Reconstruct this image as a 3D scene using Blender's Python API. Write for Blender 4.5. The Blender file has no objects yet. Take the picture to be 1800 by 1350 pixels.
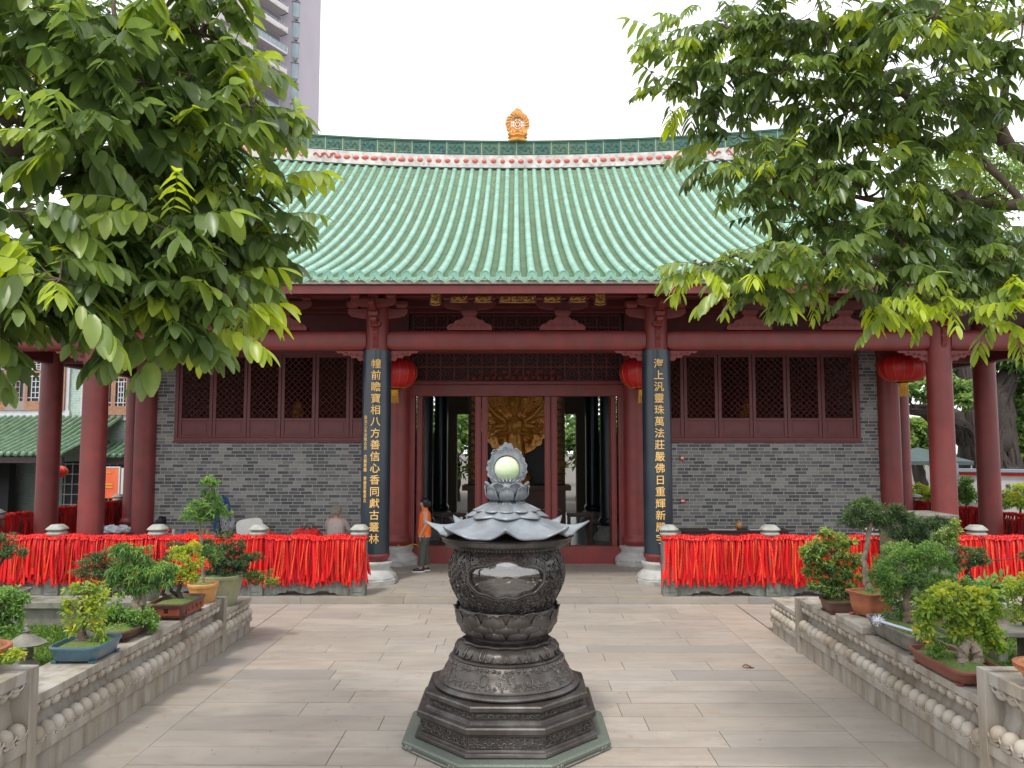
import bpy, math, random
from mathutils import Vector, Matrix
from math import sin, cos, pi, radians as R
C = bpy.context.scene
random.seed(7)
# ---------------------------------------------------------------- camera, world, sun, exposure
cam = bpy.data.cameras.new('camera'); cam.lens = 27.6; cam.sensor_width = 36; cam.clip_end = 600; cam.clip_start = 0.05
co = bpy.data.objects.new('camera', cam); C.collection.objects.link(co)
co.location = (0, 0, 2.9); co.rotation_euler = (R(94.43), 0, R(0.33)); C.camera = co
W = bpy.data.worlds.new('World'); C.world = W; W.use_nodes = True
wn = W.node_tree.nodes; wl = W.node_tree.links; wn.clear()
SUN_EL, SUN_AZ = 62, 205          # degrees; azimuth measured clockwise from +Y (205: behind the camera, a little left)
sky = wn.new('ShaderNodeTexSky'); sky.sky_type = 'NISHITA'; sky.sun_disc = False
sky.sun_elevation = R(SUN_EL); sky.sun_rotation = R(SUN_AZ); sky.dust_density = 5; sky.air_density = 1.0
hs = wn.new('ShaderNodeHueSaturation'); hs.inputs['Saturation'].default_value = 0.12; hs.inputs['Value'].default_value = 1.0
cl = wn.new('ShaderNodeMix'); cl.data_type = 'RGBA'; cl.inputs['Factor'].default_value = 0.72   # thin bright overcast over the sky
cl.inputs['B'].default_value = (11.5, 11.7, 12.2, 1)
bg = wn.new('ShaderNodeBackground'); bg.inputs['Strength'].default_value = 0.148
wo = wn.new('ShaderNodeOutputWorld')
wl.new(sky.outputs[0], hs.inputs['Color']); wl.new(hs.outputs[0], cl.inputs['A']); wl.new(cl.outputs['Result'], bg.inputs[0]); wl.new(bg.outputs[0], wo.inputs[0])
sd = bpy.data.lights.new('sun', 'SUN'); sd.energy = 2.0; sd.angle = R(7); sd.color = (1, 0.95, 0.87)
so = bpy.data.objects.new('sun', sd); C.collection.objects.link(so)
_d = Vector((sin(R(SUN_AZ))*cos(R(SUN_EL)), cos(R(SUN_AZ))*cos(R(SUN_EL)), sin(R(SUN_EL))))
so.rotation_euler = _d.to_track_quat('Z', 'Y').to_euler()
C.view_settings.view_transform = 'Standard'; C.view_settings.look = 'None'; C.view_settings.exposure = 0.25; C.view_settings.gamma = 1
C.render.film_transparent = False
try:
    C.cycles.max_bounces = 8; C.cycles.transparent_max_bounces = 8; C.cycles.use_denoising = True
except Exception: pass

# ---------------------------------------------------------------- helpers
CF, CP = 1380.0, R(4.43)
def at(u, v, Y):                       # photograph pixel (1800 wide) -> point at depth Y
    z = 2.9 - Y*math.tan(math.atan((v-675)/CF) - CP)
    return Vector(((u-908)/CF*(Y*cos(CP)+(z-2.9)*sin(CP)), Y, z))
def lerp(a, b, t): return a+(b-a)*t
class MB:
    def __init__(s): s.V = []; s.F = []; s.T = []; s.t = 0.5
    def add(s, vs, fs, t=None):
        o = len(s.V); s.V.extend([tuple(v) for v in vs]); s.F.extend([tuple(i+o for i in f) for f in fs])
        s.T.extend([s.t if t is None else t]*len(fs)); return s
    def box(s, x0, x1, y0, y1, z0, z1, M=None):
        vs = [(x, y, z) for z in (z0, z1) for y in (y0, y1) for x in (x0, x1)]
        if M is not None: vs = [M @ Vector(v) for v in vs]
        return s.add(vs, [(0,2,3,1), (4,5,7,6), (0,1,5,4), (2,6,7,3), (0,4,6,2), (1,3,7,5)])
    def lathe(s, prof, n=24, c=(0,0,0), ph=0, rf=None, cap=True):
        vs = []
        for (r, z) in prof:
            for i in range(n):
                a = ph+2*pi*i/n; rr = r*(rf(a, z) if rf else 1)
                vs.append((c[0]+rr*cos(a), c[1]+rr*sin(a), c[2]+z))
        fs = [(k*n+i, k*n+(i+1)%n, (k+1)*n+(i+1)%n, (k+1)*n+i) for k in range(len(prof)-1) for i in range(n)]
        if cap: fs += [tuple(range(n))[::-1], tuple(range((len(prof)-1)*n, len(prof)*n))]
        return s.add(vs, fs)
    def tube(s, pts, r, n=6, cap=True, flat=1.0):
        pts = [Vector(p) for p in pts]; m = len(pts); vs = []
        up = None
        for k, p in enumerate(pts):
            d = (pts[min(k+1, m-1)]-pts[max(k-1, 0)])
            d = d.normalized() if d.length > 1e-9 else Vector((0,0,1))
            if up is None: up = Vector((0,0,1)) if abs(d.z) < .9 else Vector((0,1,0))
            sd_ = d.cross(up)
            if sd_.length < 1e-6: sd_ = d.cross(Vector((1,0,0)))
            sd_.normalize(); up = sd_.cross(d).normalized()
            rr = r[k] if isinstance(r, (list, tuple)) else r
            for i in range(n):
                a = 2*pi*i/n; vs.append(p+sd_*(rr*cos(a))+up*(rr*flat*sin(a)))
        fs = [(k*n+i, k*n+(i+1)%n, (k+1)*n+(i+1)%n, (k+1)*n+i) for k in range(m-1) for i in range(n)]
        if cap: fs += [tuple(range(n))[::-1], tuple(range((m-1)*n, m*n))]
        return s.add(vs, fs)
    def prism(s, poly, d0, d1, ax='y', M=None):     # 2-D outline (x,z) or (x,y) or (y,z) pulled along an axis
        f = {'y': lambda p, d: (p[0], d, p[1]), 'z': lambda p, d: (p[0], p[1], d), 'x': lambda p, d: (d, p[0], p[1])}[ax]
        vs = [f(p, d0) for p in poly]+[f(p, d1) for p in poly]; n = len(poly)
        if M is not None: vs = [M @ Vector(v) for v in vs]
        fs = [(i, (i+1)%n, n+(i+1)%n, n+i) for i in range(n)]+[tuple(range(n))[::-1], tuple(range(n, 2*n))]
        return s.add(vs, fs)
    def grid(s, fn, nu, nv, t=None):
        vs = [fn(i/nu, j/nv) for j in range(nv+1) for i in range(nu+1)]
        return s.add(vs, [(j*(nu+1)+i, j*(nu+1)+i+1, (j+1)*(nu+1)+i+1, (j+1)*(nu+1)+i) for j in range(nv) for i in range(nu)], t)
    def ball(s, c, r, n=10, m=6, sc=(1,1,1)):
        pr = [(sin(pi*k/m), -cos(pi*k/m)) for k in range(m+1)]
        vs = []
        for (a, b) in pr:
            a = max(a, 1e-4)
            for i in range(n): vs.append((c[0]+r*sc[0]*a*cos(2*pi*i/n), c[1]+r*sc[1]*a*sin(2*pi*i/n), c[2]+r*sc[2]*b))
        return s.add(vs, [(k*n+i, k*n+(i+1)%n, (k+1)*n+(i+1)%n, (k+1)*n+i) for k in range(m) for i in range(n)])
    def build(s, name, mat, parent=None, smooth=40, bev=0, local=False, **props):
        me = bpy.data.meshes.new(name); off = Vector((0,0,0))
        if parent is not None and not local:
            p = parent
            while p is not None: off = off+p.location; p = p.parent
        vs = [(v[0]-off.x, v[1]-off.y, v[2]-off.z) for v in s.V]
        me.from_pydata(vs, [], s.F); me.materials.append(mat)
        a = me.attributes.new('tone', 'FLOAT', 'FACE'); a.data.foreach_set('value', s.T)
        if smooth:
            me.polygons.foreach_set('use_smooth', [True]*len(me.polygons)); me.set_sharp_from_angle(angle=R(smooth))
        me.update()
        o = bpy.data.objects.new(name, me); C.collection.objects.link(o)
        if parent is not None: o.parent = parent
        if bev:
            b = o.modifiers.new('bevel', 'BEVEL'); b.width = bev; b.segments = 2; b.limit_method = 'ANGLE'; b.angle_limit = R(50)
        for k, v in props.items(): o[k] = v
        return o
def tag(o, label=None, cat=None, group=None, kind=None):
    if label: o['label'] = label
    if cat: o['category'] = cat
    if group: o['group'] = group
    if kind: o['kind'] = kind
    return o
def thing(name, label, cat, loc=(0,0,0), rz=0, group=None):
    o = bpy.data.objects.new(name, None); C.collection.objects.link(o); o.empty_display_size = .1
    o.location = loc; o.rotation_euler = (0, 0, rz)
    return tag(o, label, cat, group)
def copy_tree(o, parent=None):
    c = o.copy(); C.collection.objects.link(c); c.parent = parent
    for ch in list(o.children): copy_tree(ch, c)
    return c
def dup(o, loc, rz=None, label=None, sc=None):
    c = copy_tree(o); c.location = loc
    if rz is not None: c.rotation_euler = (0, 0, rz)
    if label: c['label'] = label
    if sc: c.scale = (sc, sc, sc)
    return c

# ---------------------------------------------------------------- materials
def nt(name):
    m = bpy.data.materials.new(name); m.use_nodes = True; t = m.node_tree
    return m, t.nodes, t.links, t.nodes['Principled BSDF']
def c4(c): return (c[0], c[1], c[2], 1)
def mixc(n, l, fac, a, b, mode='MIX'):
    x = n.new('ShaderNodeMix'); x.data_type = 'RGBA'; x.blend_type = mode
    for s_, v in (('Factor', fac), ('A', a), ('B', b)):
        if hasattr(v, 'links'): l.new(v, x.inputs[s_])
        elif isinstance(v, (int, float)): x.inputs[s_].default_value = v
        else: x.inputs[s_].default_value = c4(v)
    return x.outputs['Result']
def noise(n, l, sc, det=5, src='Object', map_=None, dist=0, rough=.55):
    tc = n.new('ShaderNodeTexCoord'); t = n.new('ShaderNodeTexNoise'); t.inputs['Scale'].default_value = sc
    t.inputs['Detail'].default_value = det; t.inputs['Distortion'].default_value = dist; t.inputs['Roughness'].default_value = rough
    if map_:
        mp = n.new('ShaderNodeMapping'); mp.inputs['Scale'].default_value = map_; l.new(tc.outputs[src], mp.inputs[0]); l.new(mp.outputs[0], t.inputs['Vector'])
    else: l.new(tc.outputs[src], t.inputs['Vector'])
    return t.outputs['Fac']
def ramp(n, l, fac, stops, interp='LINEAR'):
    r = n.new('ShaderNodeValToRGB'); r.color_ramp.interpolation = interp; e = r.color_ramp.elements
    while len(e) < len(stops): e.new(.5)
    for i, (p, c) in enumerate(stops): e[i].position = p; e[i].color = c4(c) if not isinstance(c, (int, float)) else (c, c, c, 1)
    l.new(fac, r.inputs[0]); return r.outputs[0]
def bump(n, l, bs, h, st=.3, dist=.01):
    b = n.new('ShaderNodeBump'); b.inputs['Strength'].default_value = st; b.inputs['Distance'].default_value = dist
    l.new(h, b.inputs['Height']); l.new(b.outputs[0], bs.inputs['Normal']); return b
def attr(n, name='tone'):
    a = n.new('ShaderNodeAttribute'); a.attribute_name = name; return a.outputs['Fac']
def M(name, col, rough=.6, col2=None, ns=6, lo=.35, hi=.65, bst=.0, bsc=40, metal=0, dirt=None, dsc=1.2, dlo=.5, dhi=.75, streak=False, coat=0, tone=None, spec=.5):
    m, n, l, b = nt(name)
    b.inputs['Roughness'].default_value = rough; b.inputs['Metallic'].default_value = metal; b.inputs['Specular IOR Level'].default_value = spec
    b.inputs['Coat Weight'].default_value = coat; b.inputs['Coat Roughness'].default_value = .15
    out = None
    if col2: out = mixc(n, l, ramp(n, l, noise(n, l, ns), [(lo, 0.), (hi, 1.)]), col, col2)
    if tone:                                        # per-face tone moves the colour towards `tone`
        out = mixc(n, l, attr(n), out if out else col, tone)
    if dirt:
        out = mixc(n, l, ramp(n, l, noise(n, l, dsc, 8, map_=(3, 3, .5) if streak else None), [(dlo, 0.), (dhi, 1.)]), out if out else col, dirt)
    if out: l.new(out, b.inputs['Base Color'])
    else: b.inputs['Base Color'].default_value = c4(col)
    if bst: bump(n, l, b, noise(n, l, bsc, 8), bst, .01)
    return m
def leafmat(name, stops, rough=.38, trans=.35):
    m, n, l, b = nt(name); out = [x for x in n if x.type == 'OUTPUT_MATERIAL'][0]
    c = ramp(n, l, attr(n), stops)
    c = mixc(n, l, .25, c, ramp(n, l, noise(n, l, 9, 3), [(.3, (.3,.3,.3)), (.7, (1,1,1))]), 'MULTIPLY')
    l.new(c, b.inputs['Base Color']); b.inputs['Roughness'].default_value = rough; b.inputs['Specular IOR Level'].default_value = .6
    tr = n.new('ShaderNodeBsdfTranslucent'); hs_ = n.new('ShaderNodeHueSaturation'); hs_.inputs['Hue'].default_value = .485; hs_.inputs['Saturation'].default_value = 1.15; hs_.inputs['Value'].default_value = 1.9
    l.new(c, hs_.inputs['Color']); l.new(hs_.outputs[0], tr.inputs[0])
    mx = n.new('ShaderNodeMixShader'); mx.inputs[0].default_value = trans
    l.new(b.outputs[0], mx.inputs[1]); l.new(tr.outputs[0], mx.inputs[2]); l.new(mx.outputs[0], out.inputs['Surface'])
    return m
def brickmat(name, stops, mortar, bw, bh, mort=.06, rough=.75, swap='xz', bst=.4):
    m, n, l, b = nt(name); tc = n.new('ShaderNodeTexCoord'); sp = n.new('ShaderNodeSeparateXYZ'); cb = n.new('ShaderNodeCombineXYZ')
    l.new(tc.outputs['Object'], sp.inputs[0])
    ad = n.new('ShaderNodeMath'); ad.operation = 'ADD'; l.new(sp.outputs[0], ad.inputs[0]); l.new(sp.outputs[1], ad.inputs[1])
    l.new(ad.outputs[0], cb.inputs[0]); l.new(sp.outputs[2], cb.inputs[1])
    br = n.new('ShaderNodeTexBrick'); br.inputs['Scale'].default_value = 1; br.inputs['Brick Width'].default_value = bw; br.inputs['Row Height'].default_value = bh
    br.inputs['Mortar Size'].default_value = mort*bh; br.inputs['Mortar Smooth'].default_value = .1; br.inputs['Color1'].default_value = (0,0,0,1); br.inputs['Color2'].default_value = (1,1,1,1)
    br.offset = .37; br.offset_frequency = 2; br.squash = .62; br.squash_frequency = 3
    l.new(cb.outputs[0], br.inputs['Vector'])
    nz = noise(n, l, .8, 3, map_=(1, 1, 2.5))
    av = n.new('ShaderNodeMath'); av.operation = 'MULTIPLY_ADD'; l.new(nz, av.inputs[0]); av.inputs[1].default_value = .9; av.inputs[2].default_value = -.45
    a2 = n.new('ShaderNodeMath'); a2.operation = 'ADD'; l.new(av.outputs[0], a2.inputs[0]); l.new(br.outputs['Color'], a2.inputs[1])
    c = ramp(n, l, a2.outputs[0], stops, 'LINEAR')
    c = mixc(n, l, .35, c, ramp(n, l, noise(n, l, 30, 6), [(.25, (.5,.5,.5)), (.75, (1,1,1))]), 'MULTIPLY')
    c = mixc(n, l, br.outputs['Fac'], c, mortar); l.new(c, b.inputs['Base Color']); b.inputs['Roughness'].default_value = rough
    iv = n.new('ShaderNodeMath'); iv.operation = 'SUBTRACT'; iv.inputs[0].default_value = 1; l.new(br.outputs['Fac'], iv.inputs[1])
    bump(n, l, b, iv.outputs[0], bst, .006)
    return m
def pavingmat():
    m, n, l, b = nt('granite_paving')
    c = ramp(n, l, attr(n), [(0,(.335,.295,.25)), (.3,(.405,.36,.31)), (.55,(.335,.305,.272)), (.8,(.42,.35,.285)), (1,(.27,.255,.24))])
    c = mixc(n, l, ramp(n, l, noise(n, l, 2.2, 8, map_=(.45,1.6,1), dist=1.2), [(.40, 0.), (.66, .6)]), c, (.26,.225,.19))      # long stains
    c = mixc(n, l, ramp(n, l, noise(n, l, .45, 6), [(.44, 0.), (.68, .45)]), c, (.235,.215,.195))
    c = mixc(n, l, ramp(n, l, noise(n, l, 6, 8, dist=.6), [(.58, 0.), (.70, .5)]), c, (.28,.19,.125))
    c = mixc(n, l, .3, c, ramp(n, l, noise(n, l, 160, 4), [(.3,(.45,.45,.45)), (.7,(1.15,1.15,1.15))]), 'MULTIPLY')
    l.new(c, b.inputs['Base Color']); b.inputs['Roughness'].default_value = .58; bump(n, l, b, noise(n, l, 110, 6), .2, .006); return m
def ribmat():
    m, n, l, b = nt('red_ribbon')
    c = ramp(n, l, attr(n), [(0,(.50,.003,.008)), (.45,(.74,.008,.010)), (.85,(.84,.016,.012)), (1,(.82,.06,.012))]); l.new(c, b.inputs['Base Color']); b.inputs['Roughness'].default_value = .45; b.inputs['Specular IOR Level'].default_value = .3; b.inputs['Sheen Weight'].default_value = .15; return m
m_paving = pavingmat()
m_grout = M('paving_joint', (.11,.095,.08), .9)
m_stone = M('carved_stone', (.37,.35,.32), .75, (.32,.28,.22), 3, bst=.4, bsc=60, dirt=(.17,.135,.095), dsc=1.8, dlo=.45, dhi=.72, streak=True)
m_bead = M('bead_stone', (.46,.425,.37), .7, (.36,.31,.245), 3, bst=.3, bsc=60, dirt=(.21,.165,.115), dsc=3.2, dlo=.46, dhi=.74)
m_bal = M('greenish_stone', (.20,.215,.19), .7, (.135,.15,.13), 5, bst=.5, bsc=45, dirt=(.11,.115,.1), dsc=2.5, dlo=.5, dhi=.75)
m_cap = M('pale_cap_stone', (.36,.37,.33), .65, (.27,.28,.25), 8, bst=.2, dirt=(.2,.2,.17), dsc=4, dlo=.55, dhi=.8)
m_plinth = M('plinth_stone', (.45,.45,.43), .6, (.36,.36,.35), 6, bst=.15, dirt=(.24,.23,.21), dsc=3, dlo=.55, dhi=.8)
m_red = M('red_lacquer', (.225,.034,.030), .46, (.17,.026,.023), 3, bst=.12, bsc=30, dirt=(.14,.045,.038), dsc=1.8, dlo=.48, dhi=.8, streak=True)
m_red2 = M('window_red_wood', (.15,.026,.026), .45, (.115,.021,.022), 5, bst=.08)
m_redc = M('bright_red_carving', (.21,.036,.033), .55, (.15,.027,.026), 9)
m_black = M('black_lacquer', (.014,.024,.034), .32, (.02,.034,.045), 2, coat=.25, dirt=(.04,.05,.055), dsc=4, dlo=.62, dhi=.85)
m_gold = M('gold_leaf', (.6,.33,.09), .42, (.34,.17,.045), 14, metal=.5)
m_goldtext = M('gold_lettering', (.85,.56,.2), .45, (.75,.45,.14), 8, metal=.15)
m_statue = M('gilded_statue', (.98,.53,.11), .3, (.9,.36,.05), 6, metal=.25, bst=.5, bsc=18)
m_tube = M('mint_glazed_tile', (.155,.345,.25), .34, (.11,.27,.185), 2.2, tone=(.235,.44,.365), coat=.2, dirt=(.15,.24,.15), dsc=3.5, dlo=.52, dhi=.8)
m_pan = M('weathered_pan_tile', (.155,.24,.14), .55, (.115,.20,.12), 2.5, tone=(.27,.34,.19), coat=.1, dirt=(.16,.13,.09), dsc=3, dlo=.5, dhi=.8)
m_ridge = M('teal_ridge_tile', (.010,.07,.058), .3, (.025,.11,.085), 5, coat=.25, tone=(.05,.12,.07))
m_ridgeline = M('cream_joint', (.42,.42,.25), .6)
m_white = M('weathered_white_plaster', (.62,.58,.55), .8, (.42,.38,.36), 4, dirt=(.25,.2,.19), dsc=5, dlo=.55, dhi=.75)
m_flower = M('coral_flower', (.55,.12,.085), .5, (.42,.08,.06), 10)
m_finial = M('ochre_glaze', (.62,.29,.055), .35, (.48,.2,.035), 8, coat=.3)
m_brick = brickmat('grey_brick', [(.05,(.075,.08,.087)), (.4,(.125,.13,.134)), (.65,(.19,.19,.18)), (.95,(.30,.295,.27))], (.34,.34,.32), .28, .080, .11)
m_gbrick = brickmat('pale_green_brick', [(.1,(.33,.44,.385)), (.9,(.42,.53,.46))], (.5,.58,.53), .3, .1, .1)
m_ribbon = ribmat()
m_ribgold = M('ribbon_gold_print', (.62,.24,.035), .5)
m_lantern = M('red_lantern_silk', (.50,.012,.015), .42)
m_yellow = M('yellow_tassel', (.75,.42,.03), .6, (.55,.27,.02), 40)
m_bronze = M('dark_bronze', (.058,.052,.049), .42, (.095,.083,.075), 7, metal=.55, bst=.12, bsc=60, dirt=(.16,.155,.15), dsc=3, dlo=.5, dhi=.8)
m_bronzel = M('dusty_sky_grey_bronze', (.17,.19,.21), .45, (.27,.30,.33), 4, metal=.35, bst=.08, bsc=30, dirt=(.15,.15,.15), dsc=2.5, dlo=.5, dhi=.8)  # sky reflection mixed into the blue-grey base colour, with dust patches over it
m_jade = M('pale_jade', (.52,.66,.38), .18, (.62,.72,.5), 3, coat=.5)
m_slab = M('green_granite', (.085,.105,.085), .5, (.14,.16,.135), 70, bst=.15, bsc=90)
m_terr = M('terracotta', (.36,.12,.055), .6, (.3,.09,.04), 6, bst=.15, dirt=(.2,.1,.06), dsc=5, dlo=.55, dhi=.8)
m_orange = M('ochre_glaze_pot', (.55,.27,.08), .35, (.42,.2,.06), 5, coat=.3)
m_brown = M('brown_clay', (.13,.06,.04), .55, (.09,.045,.033), 6, bst=.1, dirt=(.2,.13,.09), dsc=5, dlo=.6, dhi=.8)
m_blue = M('blue_glaze', (.045,.11,.16), .28, (.07,.15,.2), 6, coat=.4, dirt=(.15,.12,.09), dsc=6, dlo=.6, dhi=.8)
m_green = M('olive_glaze', (.24,.25,.13), .38, (.3,.3,.18), 4, coat=.25, dirt=(.12,.12,.07), dsc=4, dlo=.58, dhi=.8, streak=True)
m_conc = M('grey_concrete', (.22,.21,.18), .85, (.14,.135,.11), 7, bst=.4, dirt=(.09,.1,.06), dsc=4, dlo=.5, dhi=.75)
m_soil = M('soil', (.055,.04,.025), .95, (.09,.065,.04), 25, bst=.8, bsc=60)
m_bark = M('bark', (.14,.10,.07), .9, (.08,.06,.045), 12, bst=.8, bsc=25, streak=True)
m_barkp = M('pale_bark', (.26,.21,.16), .9, (.15,.12,.09), 14, bst=.8, bsc=25)
m_barkd = M('dark_bark', (.055,.042,.036), .9, (.03,.024,.02), 12, bst=.6, bsc=25)
m_moss = M('moss_soil', (.07,.12,.02), .95, (.13,.17,.04), 30, bst=.8, bsc=80)
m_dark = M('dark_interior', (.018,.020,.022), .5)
m_black2 = M('black_plastic', (.012,.012,.014), .4)
m_iwall = M('interior_wall', (.34,.27,.19), .8)
m_ifloor = M('polished_dark_floor', (.05,.055,.06), .2, (.075,.08,.085), 2)
G_A = [(0,(.03,.065,.015)), (.35,(.07,.14,.03)), (.7,(.16,.27,.05)), (1,(.36,.46,.10))]
m_leafL = leafmat('broad_leaf', [(0,(.04,.07,.024)), (.35,(.095,.15,.045)), (.65,(.19,.275,.08)), (1,(.44,.54,.07))], .34, .46)
m_leafR = leafmat('narrow_leaf', [(0,(.04,.07,.024)), (.35,(.09,.14,.042)), (.65,(.18,.26,.07)), (1,(.43,.53,.06))], .34, .46)
m_leaf1 = leafmat('bonsai_leaf', G_A, .5, .25)
m_leafdk = leafmat('dark_conifer', [(0,(.02,.045,.02)), (.5,(.05,.10,.035)), (1,(.12,.20,.05))], .5, .15)
m_leafyl = leafmat('yellow_green_leaf', [(0,(.10,.19,.03)), (.5,(.24,.37,.06)), (1,(.55,.55,.07))], .5, .35)
m_leafgr = leafmat('fresh_leaf', [(0,(.05,.12,.03)), (.5,(.12,.25,.06)), (1,(.28,.44,.10))], .45, .3)
m_leafbg = leafmat('background_leaf', [(0,(.05,.10,.03)), (.5,(.12,.22,.06)), (1,(.3,.42,.13))], .6, .35)
m_grass = leafmat('grass_blade', [(0,(.05,.11,.015)), (.5,(.10,.2,.025)), (1,(.2,.3,.04))], .6, .25)
m_berry = M('red_berry', (.6,.03,.02), .3)
# ================================================================ SETTING: ground, courtyard paving, terrace
g = MB(); g.grid(lambda a, b: (lerp(-160, 160, a), lerp(-12, 260, b), -0.03), 8, 8)
tag(g.build('ground', m_grout, smooth=0), kind='structure')
XL, XR = -4.15, 3.97
rnd = random.Random(3)
s = MB()
def slab(x0, x1, y0, y1, zt=0.0, th=.025):
    gq = .0028; c = .002; t = rnd.random()**1.4
    if rnd.random() < .08: t = min(1, t+.3)
    x0 += gq; x1 -= gq; y0 += gq*2.2; y1 -= gq*2.2
    dz = rnd.uniform(-.0015, .0015)
    vs = [(x0+c,y0+c,zt+dz),(x1-c,y0+c,zt+dz),(x1-c,y1-c,zt+dz),(x0+c,y1-c,zt+dz),(x0,y0,zt-c),(x1,y0,zt-c),(x1,y1,zt-c),(x0,y1,zt-c),(x0,y0,zt-th),(x1,y0,zt-th),(x1,y1,zt-th),(x0,y1,zt-th)]
    s.add(vs, [(0,1,2,3),(4,5,1,0),(5,6,2,1),(6,7,3,2),(7,4,0,3),(8,9,5,4),(9,10,6,5),(10,11,7,6),(11,8,4,7)], t)
y = -1.0
while y < 14.58:
    y2 = min(y+rnd.choice([.40,.42,.42,.44]), 14.6)
    x = -3.55-rnd.uniform(0, .9)
    xs = [-3.55]
    while xs[-1] < 3.35:
        nx = xs[-1]+rnd.uniform(.8, 2.3)
        if nx > 2.9: nx = 3.355
        xs.append(nx)
    for a, b in zip(xs[:-1], xs[1:]): slab(a, b, y, y2)
    y = y2
for (xa, xb) in ((-4.16, -3.55), (3.355, 3.98)):
    y = -1.0
    while y < 14.6:
        y2 = y+rnd.uniform(1.3, 1.9)
        if y2 > 14.3: y2 = 14.6
        slab(xa, xb, y, y2); y = y2
for sx in (-1, 1):                         # paving in front of the terrace on either side, behind the beds
    for k in range(4):
        x = 4.0 if sx > 0 else 4.17
        while x < 13:
            x2 = x+rnd.uniform(1., 1.9); a, b = (x, x2) if sx > 0 else (-x2, -x); slab(a, b, 12.8+k*.45, 13.25+k*.45); x = x2
tag(s.build('courtyard_paving', m_paving, smooth=0), kind='structure')
# terrace: body, kerb stones, floor slabs
s = MB(); s.box(-12.5, 12.5, 14.66, 34.5, -.02, .09); tag(s.build('terrace', m_grout, smooth=0), kind='structure')
s = MB()
x = -12.6
while x < 12.6:
    x2 = x+rnd.uniform(1.6, 2.4); slab(x, x2, 14.6, 15.05, .12, .14); x = x2
yy = 15.05
while yy < 18.7:
    x = -12.6
    while x < 12.6:
        x2 = x+rnd.uniform(.9, 1.8); slab(x, x2, yy, yy+.46, .12, .05); x = x2
    yy += .46
tag(s.build('terrace_paving', m_paving, smooth=0), kind='structure')
s = MB(); s.grid(lambda a, b: (lerp(-2.9, 2.9, a), 14.64+.05*b, .1255), 1, 1); tag(s.build('yellow_edge_line', M('worn_yellow_paint', (.45,.36,.16), .7, (.3,.27,.2), 3)), kind='structure')

# ================================================================ THE HALL
hall = thing('temple_hall', 'wide red-columned temple hall with green tiled roof behind the courtyard', 'temple hall', (0, 18.8, .12))
Z0 = .12
y0E, TT, XE, XG = 14.5, 11.15, 13.3, 9.2
def roofz(x, t):
    c = max(0, XE-abs(x)); lift = .75*max(0, (5.8-c)/5.8)**2*(1-t/TT)**1.5
    return 6.05+.33*t+.0192*t*t+.0052*min(x*x, 85)*(t/TT)**2+lift
def roofside(y, s_):
    c = max(0, min(y-y0E, y0E+2*TT-y)); lift = .75*max(0, (5.8-c)/5.8)**2*(1-s_/TT)**1.5
    return 6.05+.33*s_+.0192*s_*s_+lift
def front_pt(x, t): return Vector((x, y0E+t, roofz(x, t)))
def back_pt(x, t): return Vector((x, y0E+2*TT-t, roofz(x, t)))
SP = .294
tubes, pans, caps, drips = MB(), MB(), MB(), MB(); drips_side = {-1: MB(), 1: MB()}
def tile_line(P, lat, tmax, seed, detail=True):
    rr = random.Random(seed); st = .085 if detail else .4; n = max(2, int(tmax/st)); ns = 6 if detail else 4; vs = []; tone = []
    for k in range(n+1):
        t = tmax*k/n; p = P(t); r = (.080, .069, .069)[k % 3]
        nrm = Vector((0, 0, 1))
        for i in range(ns+1):
            a = pi*i/ns; vs.append(p+lat*(r*cos(a))+nrm*(r*sin(a)+.012))
    fs = []; ts = []; tn = .5
    for k in range(n):
        if k % 3 == 0: tn = rr.uniform(.2, .9)
        for i in range(ns): fs.append((k*(ns+1)+i, k*(ns+1)+i+1, (k+1)*(ns+1)+i+1, (k+1)*(ns+1)+i)); ts.append(tn)
    o = len(tubes.V); tubes.V.extend([tuple(v) for v in vs]); tubes.F.extend([tuple(i+o for i in f) for f in fs]); tubes.T.extend(ts)
def pan_line(P, lat, tmax, seed, detail=True):
    rr = random.Random(seed); st = .11 if detail else .6; n = max(2, int(tmax/st)); w = SP/2-.045; vs = []; fs = []; ts = []
    for k in range(n):
        t1 = tmax*(k+1)/n; t0 = tmax*k/n; b = len(vs); jz = rr.uniform(-.003, .003)
        for (t, dz, sc) in ((t0, -.004, 0), (t0, .026, 1), (t1, -.004, 0)):
            for i in range(5):
                q = (i-2)/2; tt = max(0, t-(.035*(1-q*q) if sc or t == t0 else .035*(1-q*q)))
                p = P(tt); vs.append(p+lat*(q*w)+Vector((0, 0, dz+jz+.05*q*q-.03)))
        for r_ in (0, 1):
            for i in range(4): fs.append((b+r_*5+i, b+r_*5+i+1, b+(r_+1)*5+i+1, b+(r_+1)*5+i)); ts.append(0 if r_ == 0 else min(1, max(0, rr.gauss(.45, .25))))
    o = len(pans.V); pans.V.extend([tuple(v) for v in vs]); pans.F.extend([tuple(i+o for i in f) for f in fs]); pans.T.extend(ts)
def eave_end(P, lat, out, seed):
    c = P(0)+Vector((0, 0, .01))+out*.005; n = 12; up = Vector((0, 0, 1))
    for (r0, d0, r1, d1) in ((.098, .0, .098, .03), (.098, .03, .078, .03), (.078, .03, .074, .022), (.074, .022, .04, .022), (.04, .022, .036, .032), (.036, .032, .0005, .032)):
        vs = [c+lat*(r*cos(2*pi*i/n))+up*(r*sin(2*pi*i/n))+out*d for (r, d) in ((r0, d0), (r1, d1)) for i in range(n)]
        caps.add(vs, [(i, (i+1)%n, n+(i+1)%n, n+i) for i in range(n)])
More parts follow.
